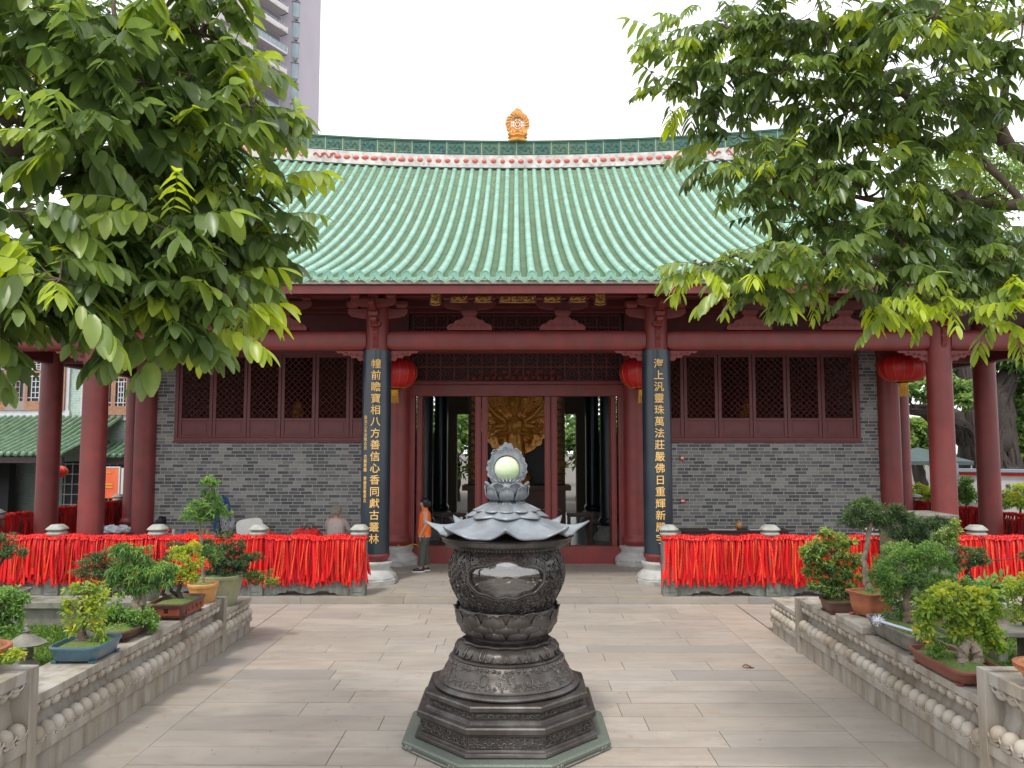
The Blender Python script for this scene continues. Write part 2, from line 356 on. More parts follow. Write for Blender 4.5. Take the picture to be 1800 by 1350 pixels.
def drip(P, lat, out, drips=drips):
    c = P(0)+out*.045+Vector((0, 0, -.03)); up = Vector((0, 0, 1)); out2 = [(-.135,.045),(-.135,-.01),(-.10,-.05),(-.06,-.06),(0,-.105),(.06,-.06),(.10,-.05),(.135,-.01),(.135,.045),(.07,.015),(0,.0),(-.07,.015)]
    vs = [c+lat*x+up*z+out*(.0) for x, z in out2]+[c+lat*x*.95+up*z*.95-out*.025 for x, z in out2]; n = len(out2)
    drips.add(vs, [(i, (i+1)%n, n+(i+1)%n, n+i) for i in range(n)]+[tuple(range(n)), tuple(range(n, 2*n))[::-1]])
    q = [(-.07,-.01),(0,-.07),(.07,-.01),(.0,-.0)]
    vs = [c+lat*x+up*z+out*.006 for x, z in q]; drips.add(vs, [(0,1,2,3)])
NX = int(XE/SP); X_ = Vector((1, 0, 0)); Y_ = Vector((0, 1, 0))
for i in range(-NX, NX+1):
    x = i*SP; tm = TT-.02 if abs(x) < XG else max(.2, XE-abs(x))
    xa = x
    tile_line(lambda t: front_pt(xa, t), X_, tm, i)
    eave_end(lambda t: front_pt(xa, t), X_, -Y_, i)
    tile_line(lambda t: back_pt(xa, t), X_, tm, i, False)
    xb = x+SP/2; tb = TT-.02 if abs(xb) < XG else max(.2, XE-abs(xb))
    if abs(xb) < XE:
        pan_line(lambda t: front_pt(xb, t), X_, tb, 500+i); drip(lambda t: front_pt(xb, t), X_, -Y_)
        pan_line(lambda t: back_pt(xb, t), X_, tb, 500+i, False)
for sx in (-1, 1):
    ny = int(2*TT/SP)
    for j in range(1, ny):
        yv = y0E+j*SP; sm = min(4.1, yv-y0E, y0E+2*TT-yv); det = yv < 24
        P = lambda s_: Vector((sx*(XE-s_), yv, roofside(yv, s_)))
        tile_line(P, Y_, max(.2, sm), j, det)
        if det: eave_end(P, Y_, X_*sx, j)
        yp = yv+SP/2; Pp = lambda s_: Vector((sx*(XE-s_), yp, roofside(yp, s_)))
        sm = max(.2, min(4.1, yp-y0E, y0E+2*TT-yp)); pan_line(Pp, Y_, sm, j+900, det)
        if det: drip(Pp, Y_, X_*sx, drips_side[sx])
roof = pans.build('roof', m_pan, hall)
tubes.build('tile_rows', m_tube, roof); caps.build('tile_end_caps', m_tube, roof); m_drip = M('drip_tile_glaze', (.25,.44,.32), .3, (.19,.35,.25), 6, coat=.3)
for d_ in (drips, drips_side[-1], drips_side[1]): d_.build('drip_tiles', m_drip, roof)
# soffit under the tiles, boards along the eave
def soffit(dz, t0, t1):
    sf = MB()
    sf.grid(lambda a, b: (lambda x, t: (x, y0E+t, roofz(x, t)-dz))(lerp(-XE+.05, XE-.05, a), lerp(t0, t1, b)), 60, 6)
    return sf
sf = MB()
def hipt(x): return TT if abs(x) < XG else max(.05, XE-abs(x))
sf.grid(lambda a, b: (lambda x: (x, y0E+.06+(hipt(x)-.06)*b, roofz(x, hipt(x)*b)-.16))(lerp(-XE+.06, XE-.06, a)), 90, 12)
sf.grid(lambda a, b: (lambda x: (x, y0E+2*TT-.06-(hipt(x)-.06)*b, roofz(x, hipt(x)*b)-.16))(lerp(-XE+.06, XE-.06, a)), 90, 12)
for sx in (-1, 1):
    sf.grid(lambda a, b: (lambda y, sm: (sx*(XE-.06-(sm-.06)*b), y, roofside(y, sm*b)-.16))(lerp(y0E+.05, y0E+2*TT-.05, a), max(.06, min(4.1, lerp(0, 2*TT, a), 2*TT-lerp(0, 2*TT, a)))), 60, 6)
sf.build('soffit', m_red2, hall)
eb = MB(); fb = MB()
def eaveboard(mb, d, zt, zb, th):
    for seg in range(60):
        xa, xb = lerp(-XE+d, XE-d, seg/60), lerp(-XE+d, XE-d, (seg+1)/60); za, zb_ = roofz(xa, 0), roofz(xb, 0)
        mb.add([(xa,y0E+d,za+zb),(xb,y0E+d,zb_+zb),(xb,y0E+d,zb_+zt),(xa,y0E+d,za+zt),(xa,y0E+d+th,za+zb),(xb,y0E+d+th,zb_+zb),(xb,y0E+d+th,zb_+zt),(xa,y0E+d+th,za+zt)], [(0,1,2,3),(4,7,6,5),(0,4,5,1),(3,2,6,7)])
    for sx in (-1, 1):
        for seg in range(40):
            ya, yb = lerp(y0E+d, y0E+2*TT-d, seg/40), lerp(y0E+d, y0E+2*TT-d, (seg+1)/40); za, zb_ = roofside(ya, 0), roofside(yb, 0); x1 = sx*(XE-d); x2 = sx*(XE-d-th)
            mb.add([(x1,ya,za+zb),(x1,yb,zb_+zb),(x1,yb,zb_+zt),(x1,ya,za+zt),(x2,ya,za+zb),(x2,yb,zb_+zb),(x2,yb,zb_+zt),(x2,ya,za+zt)], [(0,1,2,3),(4,7,6,5),(0,4,5,1),(3,2,6,7)])
eaveboard(fb, .03, -.045, -.135, .03); fb.build('eave_mortar_strip', m_white, hall, smooth=0)
eaveboard(eb, .08, -.12, -.31, .06); eb.build('fascia_board', m_red, hall, smooth=0)
rf = MB()
for i in range(-43, 44):
    x = i*.3
    if abs(x) < 12.6:
        z1 = roofz(x, .2)-.2; z2 = roofz(x, 1.9)-.2
        rf.add([(x-.045,y0E+.16,z1-.09),(x+.045,y0E+.16,z1-.09),(x+.045,y0E+.16,z1),(x-.045,y0E+.16,z1),(x-.045,16.9,z2-.06),(x+.045,16.9,z2-.06),(x+.045,16.9,z2+.03),(x-.045,16.9,z2+.03)], [(0,1,2,3),(0,4,5,1),(1,5,6,2),(3,7,4,0),(4,7,6,5)])
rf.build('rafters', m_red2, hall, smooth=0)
# main ridge: white band with flowers, relief tiles, cream joints, cap
YR = y0E+TT
def rr_(x): return 12.10+.0052*min(x*x, 85)
wb, rp, rc, fl, rj, rv = MB(), MB(), MB(), MB(), MB(), MB()
def ribbonbox(mb, x0, x1, za, zb, hw):
    z0_, z1_ = rr_(x0), rr_(x1)
    mb.add([(x0,YR-hw,z0_+za),(x1,YR-hw,z1_+za),(x1,YR-hw,z1_+zb),(x0,YR-hw,z0_+zb),(x0,YR+hw,z0_+za),(x1,YR+hw,z1_+za),(x1,YR+hw,z1_+zb),(x0,YR+hw,z0_+zb)], [(0,1,2,3),(5,4,7,6),(3,2,6,7),(0,4,5,1),(1,5,6,2),(4,0,3,7)])
PW = .58; npn = 16
rq = random.Random(11)
for i in range(-npn, npn):
    xa, xb = i*PW, (i+1)*PW
    wb.t = rq.random(); ribbonbox(wb, xa, xb, -.02, .40, .2)
    rp.t = rq.random(); ribbonbox(rp, xa+.008, xb-.008, .40, .86, .16)
    ribbonbox(rj, xa-.008, xa+.008, .40, .865, .165)
    ribbonbox(rc, xa, xb, .86, .91, .2); ribbonbox(rc, xa, xb, .38, .42, .19)
    zc = rr_((xa+xb)/2)+.63; xc = (xa+xb)/2; rv.t = rp.t   # relief scroll on each tile
    rv.tube([Vector((xc+.21*(2*u-1), YR-.165, zc+.07*sin(3*pi*u+.4))) for u in [k/16 for k in range(17)]], .017, 5)
    for (ox, oz, sg, ph) in ((-.13,.02,1,0), (.02,-.05,-1,2), (.14,.04,1,3), (-.02,.08,1,1), (-.18,-.09,-1,4), (.17,-.08,-1,1)):
        rv.tube([Vector((xc+ox+.055*cos(ph+sg*a)*(1-a/8), YR-.165, zc+oz+.055*sin(ph+sg*a)*(1-a/8))) for a in [k*.6 for k in range(12)]], .012, 5)
    rv.tube([(xa+.05, YR-.163, zc-.17), (xb-.05, YR-.163, zc-.17)], .012, 4); rv.tube([(xa+.05, YR-.163, zc+.18), (xb-.05, YR-.163, zc+.18)], .012, 4)
x = -9.0
while x < 9.05:
    w = .095+.03*min(1, (x/4.5)**2) if abs(x) < 6.1 else 0
    zc = rr_(x)+.2+rq.uniform(-.01, .01)
    if w:
        fl.ball((x, YR-.2, zc), 1, 10, 6, (w*rq.uniform(.8,1.1), .04, .075))
        fl.ball((x, YR-.225, zc), 1, 6, 4, (w*.45, .02, .025))
    elif int(abs(x)*3.2) % 2 == 0:
        pts = [Vector((x+.42*u-.2, YR-.21, zc+.02+.07*sin(u*9))) for u in [k/12 for k in range(13)]]; fl.tube(pts, .028, 6)
        fl.ball((x+.1, YR-.215, zc+.05), .05, 8, 4)
    x += .305
ridge = wb.build('ridge', m_white, hall, smooth=0); rp.build('ridge_tiles', m_ridge, ridge, smooth=0); rj.build('ridge_joints', m_ridgeline, ridge, smooth=0)
rc.build('ridge_coping', m_ridge, ridge, smooth=0); fl.build('ridge_flowers', m_flower, ridge); rv.build('ridge_scrolls', m_ridge, ridge)
# hip and gable ridges, gable walls
hp = MB(); gw = MB()
for sx in (-1, 1):
    for sy in (-1, 1):
        def yy_(t): return y0E+t if sy < 0 else y0E+2*TT-t
        hp.tube([Vector((sx*XG, yy_(t), roofz(XG, t)+.15)) for t in [4.1+7.05*k/12 for k in range(13)]], .17, 8)
        hp.tube([Vector((sx*(XE-t), yy_(t), roofz(XE-t, t)+.13+.25*max(0, 1-t/1.2))) for t in [.1+4.2*k/10 for k in range(11)]], .15, 8)
    n = 12; ol = [(y0E+4.1+14.1*k/(2*n), roofz(XG, 4.1+7.05*(k/n if k <= n else 2-k/n))-.05) for k in range(2*n+1)]+[(y0E+18.2, 7.5), (y0E+4.1, 7.5)]
    gw.prism(ol, sx*XG-.06, sx*XG+.06, 'x')
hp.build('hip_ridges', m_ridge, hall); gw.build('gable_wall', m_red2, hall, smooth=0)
# ridge finial: flaming wheel on a lotus stand
def outline_flame(w, h, n=48, am=.07, k=11):
    pts = []
    for i in range(n):
        a = 2*pi*i/n-pi/2; r = 1+am*(abs(sin(k*a/2))-.5)*(1 if sin(a) > -.8 else 0)
        x = w*cos(a)*r; z = h*sin(a)*r
        if sin(a) > .6: z += h*.28*((sin(a)-.6)/.4)**2; x *= 1-.25*((sin(a)-.6)/.4)
        pts.append((x, z))
    return pts
def ring_plate(mb, outer, inner, y0_, y1_, cx, cz):
    n = len(outer); vs = []
    for (pl, yv) in ((outer, y0_), (inner, y0_), (outer, y1_), (inner, y1_)): vs += [(cx+p[0], yv, cz+p[1]) for p in pl]
    fs = []
    for i in range(n):
        j = (i+1) % n; fs += [(i, j, n+j, n+i), (2*n+i, 3*n+i, 3*n+j, 2*n+j), (i, 2*n+i, 2*n+j, j), (n+i, n+j, 3*n+j, 3*n+i)]
    mb.add(vs, fs)
fin = MB(); zf = 12.98; FX = .04
fin.lathe([(.36,0),(.37,.06),(.30,.08),(.27,.14),(.33,.2),(.28,.26),(.2,.3),(.24,.36)], 16, (FX, YR, zf), rf=lambda a, z: 1+.05*cos(8*a))
for k in range(10):
    a = 2*pi*k/10; fin.ball((FX+.25*cos(a), YR+.16*sin(a), zf+.33), 1, 8, 5, (.1, .06, .08))
of = outline_flame(.40, .40, 60, .10, 13); inn = [(.225*cos(2*pi*i/60-pi/2), .225*sin(2*pi*i/60-pi/2)) for i in range(60)]
ring_plate(fin, of, inn, YR-.07, YR+.07, FX, zf+.68)
for rr2 in (.2, .13): ring_plate(fin, [(rr2*cos(2*pi*i/24), rr2*sin(2*pi*i/24)) for i in range(24)], [((rr2-.025)*cos(2*pi*i/24), (rr2-.025)*sin(2*pi*i/24)) for i in range(24)], YR-.04, YR+.04, FX, zf+.68)
for k in range(8):
    a = pi*k/4; fin.tube([(FX, YR, zf+.68), (FX+.225*cos(a), YR, zf+.68+.225*sin(a))], .018, 6)
fin.ball((FX, YR, zf+.68), 1, 10, 6, (.06, .06, .06))
for k in range(13):
    a = pi*(-.15+1.3*k/12); fin.tube([(FX+r*cos(a+.1*q), YR-.075, zf+.68+r*sin(a+.1*q)) for q, r in enumerate((.26, .3, .35, .40))], [.02, .03, .025, .008], 6)
fin.build('roof_finial', m_finial, hall)

# ---- columns
def column(x, y, r, zt, black=False, dark=False):
    c = MB(); n = 28; zb = Z0+.42
    c.lathe([(r*1.0, zb+.02), (r*1.04, zb+.04), (r*1.22, zb+.10), (r*1.25, zb+.14), (r*1.2, zb+.19), (r*1.02, zb+.24), (r, zb+.28), (r, (zt+zb)/2), (r*.97, zt)], n, (x, y, 0))
    o = c.build('column', m_red if not dark else m_black, hall)
    b = MB()
    b.lathe([(r*1.95, Z0), (r*1.98, Z0+.09), (r*1.88, Z0+.11)], 8, (x, y, 0), pi/8)
    b.lathe([(r*1.84, Z0+.11), (r*1.78, Z0+.17), (r*1.55, Z0+.22), (r*1.3, Z0+.28), (r*1.32, Z0+.33), (r*1.45, Z0+.39), (r*1.45, Z0+.42), (r*1.1, Z0+.44)], n, (x, y, 0))
    b.build('column_base', m_plinth, o, bev=.006); return o
FC = [-11.2, -8.7, -2.88, 2.88, 8.7, 11.2]
fcols = {}
for x in FC: fcols[x] = column(x, 16.15, .245, 5.9)
for x in (-8.88, 8.88): column(x, 18.8, .255, 6.2)
for x in (-2.82, 2.82): column(x, 18.66, .28, 5.2)
for x in (-11.2, 11.2):
    for y in (18.8, 23.0, 27.2, 31.4, 35.1): column(x, y, .25, 5.9)
for x in (-2.7, 2.7):
    for y in (23.2, 28.2): column(x, y, .24, 7.5, dark=True)
# ---- couplet boards with gold characters
def text_mesh(ch, size):
    cu = bpy.data.curves.new('txt', 'FONT'); cu.body = ch; cu.size = size; cu.align_x = 'CENTER'; cu.align_y = 'CENTER'; cu.extrude = .006; cu.offset = size*.006; cu.resolution_u = 3
    ob = bpy.data.objects.new('txt', cu); C.collection.objects.link(ob); bpy.context.view_layer.update()
    me = ob.evaluated_get(bpy.context.evaluated_depsgraph_get()).to_mesh()
    vs = [tuple(v.co) for v in me.vertices]; fs = [tuple(p.vertices) for p in me.polygons]
    ob.to_mesh_clear(); bpy.data.objects.remove(ob); bpy.data.curves.remove(cu); return vs, fs
def couplet(x, big, small):
    r = .275; y = 16.15; b = MB(); n = 26; a0, a1 = pi*1.02, pi*1.98; zb, zt = .66, 4.83
    for (ra, rb, f) in ((r, r+.022, 0),):
        vs = []
        for k in range(n+1):
            a = lerp(a0, a1, k/n)
            for rr in (ra, rb):
                for z in (zb, zt): vs.append((x+rr*cos(a), y+rr*sin(a), z))
        fs = []
        for k in range(n):
            i = k*4; j = i+4; fs += [(i+2, j+2, j+3, i+3), (i, i+1, j+1, j), (i, j, j+2, i+2), (i+1, i+3, j+3, j+1)]
        fs += [(0,2,3,1), (n*4, n*4+1, n*4+3, n*4+2)]; b.add(vs, fs)
    bo = b.build('couplet_board', m_black, hall)
    tx = MB(); R_ = r+.024
    def put(ch, size, xo, zc):
        vs, fs = text_mesh(ch, size)
        if not vs: print('NO GLYPH', ch); return
        xs = [v[0] for v in vs]; zs = [v[1] for v in vs]; mx = (min(xs)+max(xs))/2
        out = []
        a = xo/R_
        for v in vs:
            rr = R_+.006 if v[2] > 0 else R_-.016
            out.append((x+rr*sin(a)+v[0]*cos(a), y-rr*cos(a)+v[0]*sin(a), zc+v[1]))
        tx.add(out, fs)
    for k, ch in enumerate(big): put(ch, .205, .0 if x > 0 else .03, 4.53-k*.2345)
    z = 3.45
    for ch in small:
        if ch != ' ': put(ch, .085, -.185, z)
        z -= .088
    tx.build('inscription', m_goldtext, bo, smooth=0)
couplet(-2.88, '幢前瞻寶相八方善信心香同獻古叢林', '歲次乙亥金秋吉旦 合縣拜題 曾德賢敬書立')
couplet(2.88, '海上汎靈珠萬法莊嚴佛日重輝新殿宇', '')
# ---- beams
def rbeam(mb, x0, x1, y, zc, hz, hy, n=10):      # beam with rounded top and bottom edges
    pr = []
    for k in range(n*2):
        a = 2*pi*k/(2*n); ex = .55
        pr.append((hy*math.copysign(abs(cos(a))**ex, cos(a)), hz*math.copysign(abs(sin(a))**ex, sin(a))))
    m = len(pr); xs = [x0, x0+.06, x0+.14, x1-.14, x1-.06, x1]; sc = [.86, .95, 1, 1, .95, .86]; vs = []
    for x_, s_ in zip(xs, sc): vs += [(x_, y+p[0]*s_, zc+p[1]*s_) for p in pr]
    mb.add(vs, [(k*m+i, k*m+(i+1)%m, (k+1)*m+(i+1)%m, (k+1)*m+i) for k in range(5) for i in range(m)]+[tuple(range(m)), tuple(range(5*m, 6*m))[::-1]])
for a, b in zip(FC[:-1], FC[1:]):
    mb = MB(); rbeam(mb, a+.22, b-.22, 16.15, 5.045, .205, .15); mb.build('architrave', m_red, hall)
    for e, sg in ((a, 1), (b, -1)):              # carved corner bracket under each beam end
        cb = MB(); pl = [(0,0),(.62,0),(.58,-.05),(.48,-.045),(.44,-.10),(.33,-.09),(.28,-.15),(.18,-.14),(.13,-.21),(.05,-.2),(0,-.26)]
        cb.prism([(e+sg*(.24+p[0]), 4.835+p[1]) for p in pl], 16.11, 16.19)
        for q in range(4): cb.tube([(e+sg*(.30+.11*q+.035*cos(t)*(1-t/9)), 16.1, 4.78-.02*(3-q)+.03*sin(t)*(1-t/9)) for t in [k*.7 for k in range(9)]], .009, 5)
        cb.build('carved_bracket', m_redc, hall, smooth=30)
mb = MB()
for sx in (-1, 1):
    mb.box(sx*11.2-.13, sx*11.2+.13, 16.3, 35.0, 4.84, 5.22)
    for x in (8.75, 2.85): mb.box(sx*x-.11, sx*x+.11, 16.3, 18.6, 4.9, 5.2)
    mb.box(sx*9.1 if sx > 0 else -11.1, 11.1 if sx > 0 else -9.1, 18.7, 18.9, 4.86, 5.2)
mb.box(-11.4, 11.4, 15.99, 16.31, 5.93, 6.28); mb.box(-11.4, 11.4, 15.28, 15.48, 5.93, 6.1)
mb.build('tie_beam', m_red2, hall, smooth=0, bev=.02)
mb = MB(); mb.box(-12, 12, 17.3, 17.5, 5.95, 6.25); mb.box(-8.6, 8.6, 18.66, 18.94, 5.16, 5.42); mb.box(-8.6, 8.6, 18.7, 18.9, 6.06, 6.8); mb.build('purlin', m_red2, hall, smooth=0, bev=.02)
# bracket sets over each front column and camel-hump struts over the beams
def curved_arm(mb, cx, y, z, w, h, d, sg=1):     # boat-shaped bracket arm facing the courtyard
    pts = [(cx-w, z+h), (cx-w, z+h*.55), (cx-w*.88, z+h*.25), (cx-w*.65, z+.02), (cx-w*.4, z), (cx+w*.4, z), (cx+w*.65, z+.02), (cx+w*.88, z+h*.25), (cx+w, z+h*.55), (cx+w, z+h)]
    mb.prism(pts, y-d/2, y+d/2)
def block(mb, cx, y, z, w=.11, h=.1): mb.add([(cx+sx*w*k, y+sy*w*k, z+dz) for dz, k in ((0,.68),(h*.45,1),(h,1)) for sx, sy in ((-1,-1),(1,-1),(1,1),(-1,1))], [(0,1,2,3)[::-1],(8,9,10,11)]+[(a*4+i, a*4+(i+1)%4, a*4+4+(i+1)%4, a*4+4+i) for a in (0,1) for i in range(4)])
for x in (-8.7, -2.88, 2.88, 8.7):
    k = MB(); curved_arm(k, x, 16.15, 5.50, .62, .22, .12)
    curved_arm(k, x, 15.62, 5.66, .46, .18, .11)
    for dx in (-.5, 0, .5): block(k, x+dx, 16.15, 5.72, .13, .14)
    for dx in (-.36, 0, .36): block(k, x+dx, 15.62, 5.83, .1, .1)
    for (zz, yl) in ((5.3, .55), (5.58, .85), (5.84, 1.05)):          # arms stepping out towards the eave
        k.add([(x+sx*.065, y_, z_) for (y_, z_) in ((16.15, zz), (16.15-yl*.6, zz), (16.15-yl, zz+.1), (16.15-yl, zz+.17), (16.15, zz+.17)) for sx in (-1, 1)], [(0,1,3,2),(2,3,5,4),(4,5,7,6),(6,7,9,8),(0,2,4,6,8)[::-1],(1,3,5,7,9)])
    block(k, x, 15.68, 5.48, .1, .1)
    o = k.build('bracket_set', m_red, hall, smooth=0, bev=.012)
    v = MB(); pl = [(16.0, 5.36), (15.9, 5.4), (15.86, 5.3), (15.82, 5.2), (15.88, 5.12), (15.84, 5.02), (15.9, 4.9), (15.93, 4.84), (15.97, 4.84)]
    v.prism(pl, x-.055, x+.055, 'x'); block(v, x, 15.86, 5.3, .12, .1); v.build('hanging_strut', m_red, hall, smooth=30, bev=.01)
for x in (-7.75, -6.75, -4.8, -3.9, -.97, .95, 3.9, 4.8, 6.75, 7.75):
    if abs(x) in (7.75, 3.9): continue
    k = MB(); w = .46; pl = [(-w,0),(-w*1.02,.06),(-w*.9,.12),(-w*.72,.14),(-w*.62,.2),(-w*.4,.22),(-w*.25,.28),(w*.25,.28),(w*.4,.22),(w*.62,.2),(w*.72,.14),(w*.9,.12),(w*1.02,.06),(w,0)]
    k.prism([(x+p[0], 5.26+p[1]) for p in pl], 16.05, 16.25)
    for q in range(-3, 4): k.tube([(x+q*.12+.04*cos(t)*(1-t/9), 16.045, 5.35+.04*sin(t)*(1-t/9)) for t in [j*.7 for j in range(9)]], .01, 5)
    k.build('hump_strut', m_redc, hall, smooth=30)
    k = MB(); block(k, x, 16.15, 5.54, .17, .13); curved_arm(k, x, 16.15, 5.68, .55, .2, .12)
    for dx in (-.45, 0, .45): block(k, x+dx, 16.1, 5.88, .11, .08)
    k.build('bracket_set', m_red2, hall, smooth=0, bev=.01)
# gold carved appliques under the middle eave
def scrollstrip(mb, x0, x1, y, z, h, r=.012, n=5, seed=0):
    q = random.Random(seed)
    for i in range(n):
        cx = lerp(x0, x1, (i+.5)/n); rr = min(h*.45, (x1-x0)/n*.6); sg = 1 if i % 2 else -1
        mb.tube([(cx+rr*cos(sg*t)*(1-t/11), y-.003*k, z+rr*.8*sin(sg*t)*(1-t/11)) for k, t in enumerate([j*.55 for j in range(16)])], r, 5)
        mb.tube([(cx-rr*.9, y, z-h*.3), (cx, y-.01, z+h*.1), (cx+rr, y, z+h*.35)], r*.9, 5)
        mb.ball((cx+q.uniform(-.3,.3)*rr, y-.01, z+q.uniform(-.3,.3)*h), r*1.9, 6, 4)
    mb.tube([(x0, y, z-h*.42), ((x0+x1)/2, y, z-h*.5), (x1, y, z-h*.42)], r*.8, 4)
bx_ = MB()
for (xa, xb, zc, h) in ((-1.68,-1.5,5.84,.34), (-1.28,-.98,5.76,.14), (-.8,-.5,5.76,.14), (-.32,.36,5.76,.15), (.55,.85,5.76,.14), (1.05,1.35,5.76,.14), (1.55,1.73,5.84,.34)):
    k = MB(); scrollstrip(k, xa, xb, 15.22, zc, h, .013, 6 if xb-xa > .5 else (4 if h < .3 else 2), 3)
    if h > .3: scrollstrip(k, xa, xb, 15.22, zc-.11, h*.6, .013, 2, 5); scrollstrip(k, xa, xb, 15.22, zc+.08, h*.6, .013, 2, 6)
    k.build('gold_carving', m_gold, hall)
    bx_.box(xa-.03, xb+.03, 15.235, 15.28, zc-h*.6, zc+h*.5)
bx_.box(-1.7, 1.75, 15.23, 15.3, 5.94, 5.975); bx_.build('carving_board', m_red2, hall, smooth=0)
k = MB(); k.box(-.24, .26, 15.24, 15.275, 5.86, 6.0); k.build('grey_plaque', M('grey_plaque', (.16,.19,.21), .5), hall, smooth=0, bev=.01)

# ---- brick walls
def wallbox(name, x0, x1, y0_, y1_, z0_, z1_, m, parent=hall, smooth=0):
    k = MB(); k.box(x0, x1, y0_, y1_, z0_, z1_); return k.build(name, m, parent, smooth)
for sx in (-1, 1):
    a, b = (-8.68, -2.9) if sx < 0 else (2.9, 8.68)
    k = MB(); k.box(a, b, 18.8, 19.1, Z0, 2.99)
    if sx < 0: k.box(-8.68, -8.2, 18.8, 19.1, 2.99, 5.2)
    else: k.box(8.2, 8.68, 18.8, 19.1, 2.99, 5.2)
    x2 = sx*8.68; k.box(min(x2, x2-sx*.3), max(x2, x2-sx*.3), 19.1, 32.3, Z0, 6.5)
    k.build('brick_wall', m_brick, hall, 0)
    k = MB(); xa, xb = (-8.2, -3.1) if sx < 0 else (3.1, 8.2)     # surround of the long window
    k.box(xa, xb, 18.76, 18.9, 2.99, 3.07); k.box(xa, xb, 18.77, 18.9, 5.06, 5.17)
    k.box(xa, xa+.09, 18.765, 18.9, 3.07, 5.06); k.box(xb-.09, xb, 18.765, 18.9, 3.07, 5.06)
    k.box(xa-.02, xb+.02, 18.74, 18.95, 2.95, 2.995)
    k.build('window_surround', m_red2, hall, 0, bev=.008)
# ---- one lattice sash, then copies
def sash():
    w, z0_, z1_ = .81, 0, 2.0; y = 0
    k = MB()
    for xa in (0, w-.075): k.box(xa, xa+.075, y, y+.06, z0_, z1_)
    for (za, zb) in ((0, .06), (.40, .47), (1.93, 2.0)): k.box(.075, w-.075, y+.003, y+.057, za, zb)
    o = k.build('lattice_window', m_red2, hall, 0, bev=.006, local=True)
    l = MB(); x0_, x1_, za, zb = .075, w-.075, .47, 1.93; d = .15; b = .0095
    H, Wd = zb-za, x1_-x0_
    c = -H
    while c < Wd+H:
        for sg in (1, -1):
            # line x = c + sg'*z clipped to the opening
            zlo, zhi = 0, H
            f = (lambda z: c+z) if sg > 0 else (lambda z: c+H-z)
            za_, zb_ = (max(0, -c), min(H, Wd-c)) if sg > 0 else (max(0, c+H-Wd), min(H, c+H))
            if zb_-za_ > .03:
                l.tube([(x0_+f(za_), y+.03, za+za_), (x0_+f(zb_), y+.03, za+zb_)], b, 4, False)
        c += d*1.0
    l.build('lattice', m_red2, o, 0, local=True)
    p = MB(); p.box(.075, w-.075, .02, .05, .06, .40); p.box(.13, w-.13, .01, .02, .11, .35); p.build('lower_panel', m_red2, o, 0, bev=.004, local=True)
    return o
s0 = sash(); first = True
for sx in (-1, 1):
    for i in range(6):
        o = s0 if first else copy_tree(s0, hall); first = False
        xx = (-8.11+i*.822) if sx < 0 else (3.19+i*.822)
        o.location = (xx, 18.79-18.8, 3.07-.12)
# ---- door wall
k = MB()
k.box(-2.62, 2.62, 18.68, 18.96, 4.06, 4.33); k.box(-2.62, -2.42, 18.70, 18.95, .52, 4.06); k.box(2.42, 2.62, 18.70, 18.95, .52, 4.06)
k.box(-2.62, 2.62, 18.72, 18.94, 4.33, 4.42); k.box(-2.62, 2.62, 18.7, 18.94, 5.1, 5.17)
k.build('door_frame', m_red, hall, 0, bev=.012)
wallbox('door_sill', -2.95, 2.95, 18.7, 18.95, Z0, .52, m_red)
def trans_lattice(name, x0, x1, z0_, z1_, cell, b, parent):
    k = MB(); y = 18.8; nx = max(1, round((x1-x0)/cell)); nz = max(1, round((z1_-z0_)/cell)); cx = (x1-x0)/nx; cz = (z1_-z0_)/nz
    for i in range(nx+1): k.box(x0+i*cx-b, x0+i*cx+b, y, y+.04, z0_, z1_)
    for j in range(nz+1): k.box(x0, x1, y+.002, y+.038, z0_+j*cz-b, z0_+j*cz+b)
    for i in range(nx):
        for j in range(nz):
            ox, oz = x0+i*cx, z0_+j*cz; q = .5
            for (a, c_, e, f_) in ((q,0,0,q),(q,0,1,q),(0,q,q,1),(1,q,q,1)):
                k.tube([(ox+cx*a, y+.02, oz+cz*c_), (ox+cx*e, y+.02, oz+cz*f_)], b*.95, 4, False)
            k.tube([(ox+cx*.5+cx*.17*cos(t), y+.02, oz+cz*.5+cz*.17*sin(t)) for t in [pi*m/4 for m in range(9)]], b*.9, 4, False)
    return k.build(name, m_redc, parent, 0)
trans_lattice('transom_lattice', -2.5, 2.5, 4.44, 5.10, .33, .013, hall)
trans_lattice('upper_lattice', -2.5, 2.5, 5.45, 6.02, .28, .012, hall)
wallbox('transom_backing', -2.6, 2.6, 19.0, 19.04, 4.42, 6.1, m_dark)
for sx in (-1, 1): wallbox('upper_wall', min(sx*2.62, sx*8.68), max(sx*2.62, sx*8.68), 18.95, 19.05, 5.42, 6.8, m_red2)
k = MB(); scrollstrip(k, -1.1, 1.1, 18.77, 4.5, .12, .014, 14, 9); scrollstrip(k, -1.0, 1.0, 18.77, 4.66, .12, .012, 7, 4); k.build('transom_carving', m_redc, hall)
for (xa, xb) in ((-2.38,-2.26), (-.99,-.85), (-.83,-.69), (.67,.81), (.83,.97), (2.26,2.38)):    # open door leaves, seen edge on
    k = MB(); k.box(xa, xb, 18.78, 18.86, .52, 4.06); k.box(xa+.03, xb-.03, 18.765, 18.78, .7, 3.9)
    k.box(xa+.03, xb-.03, 18.86, 19.6, .56, 4.02); k.build('door_leaf', m_red, hall, 0, bev=.006)
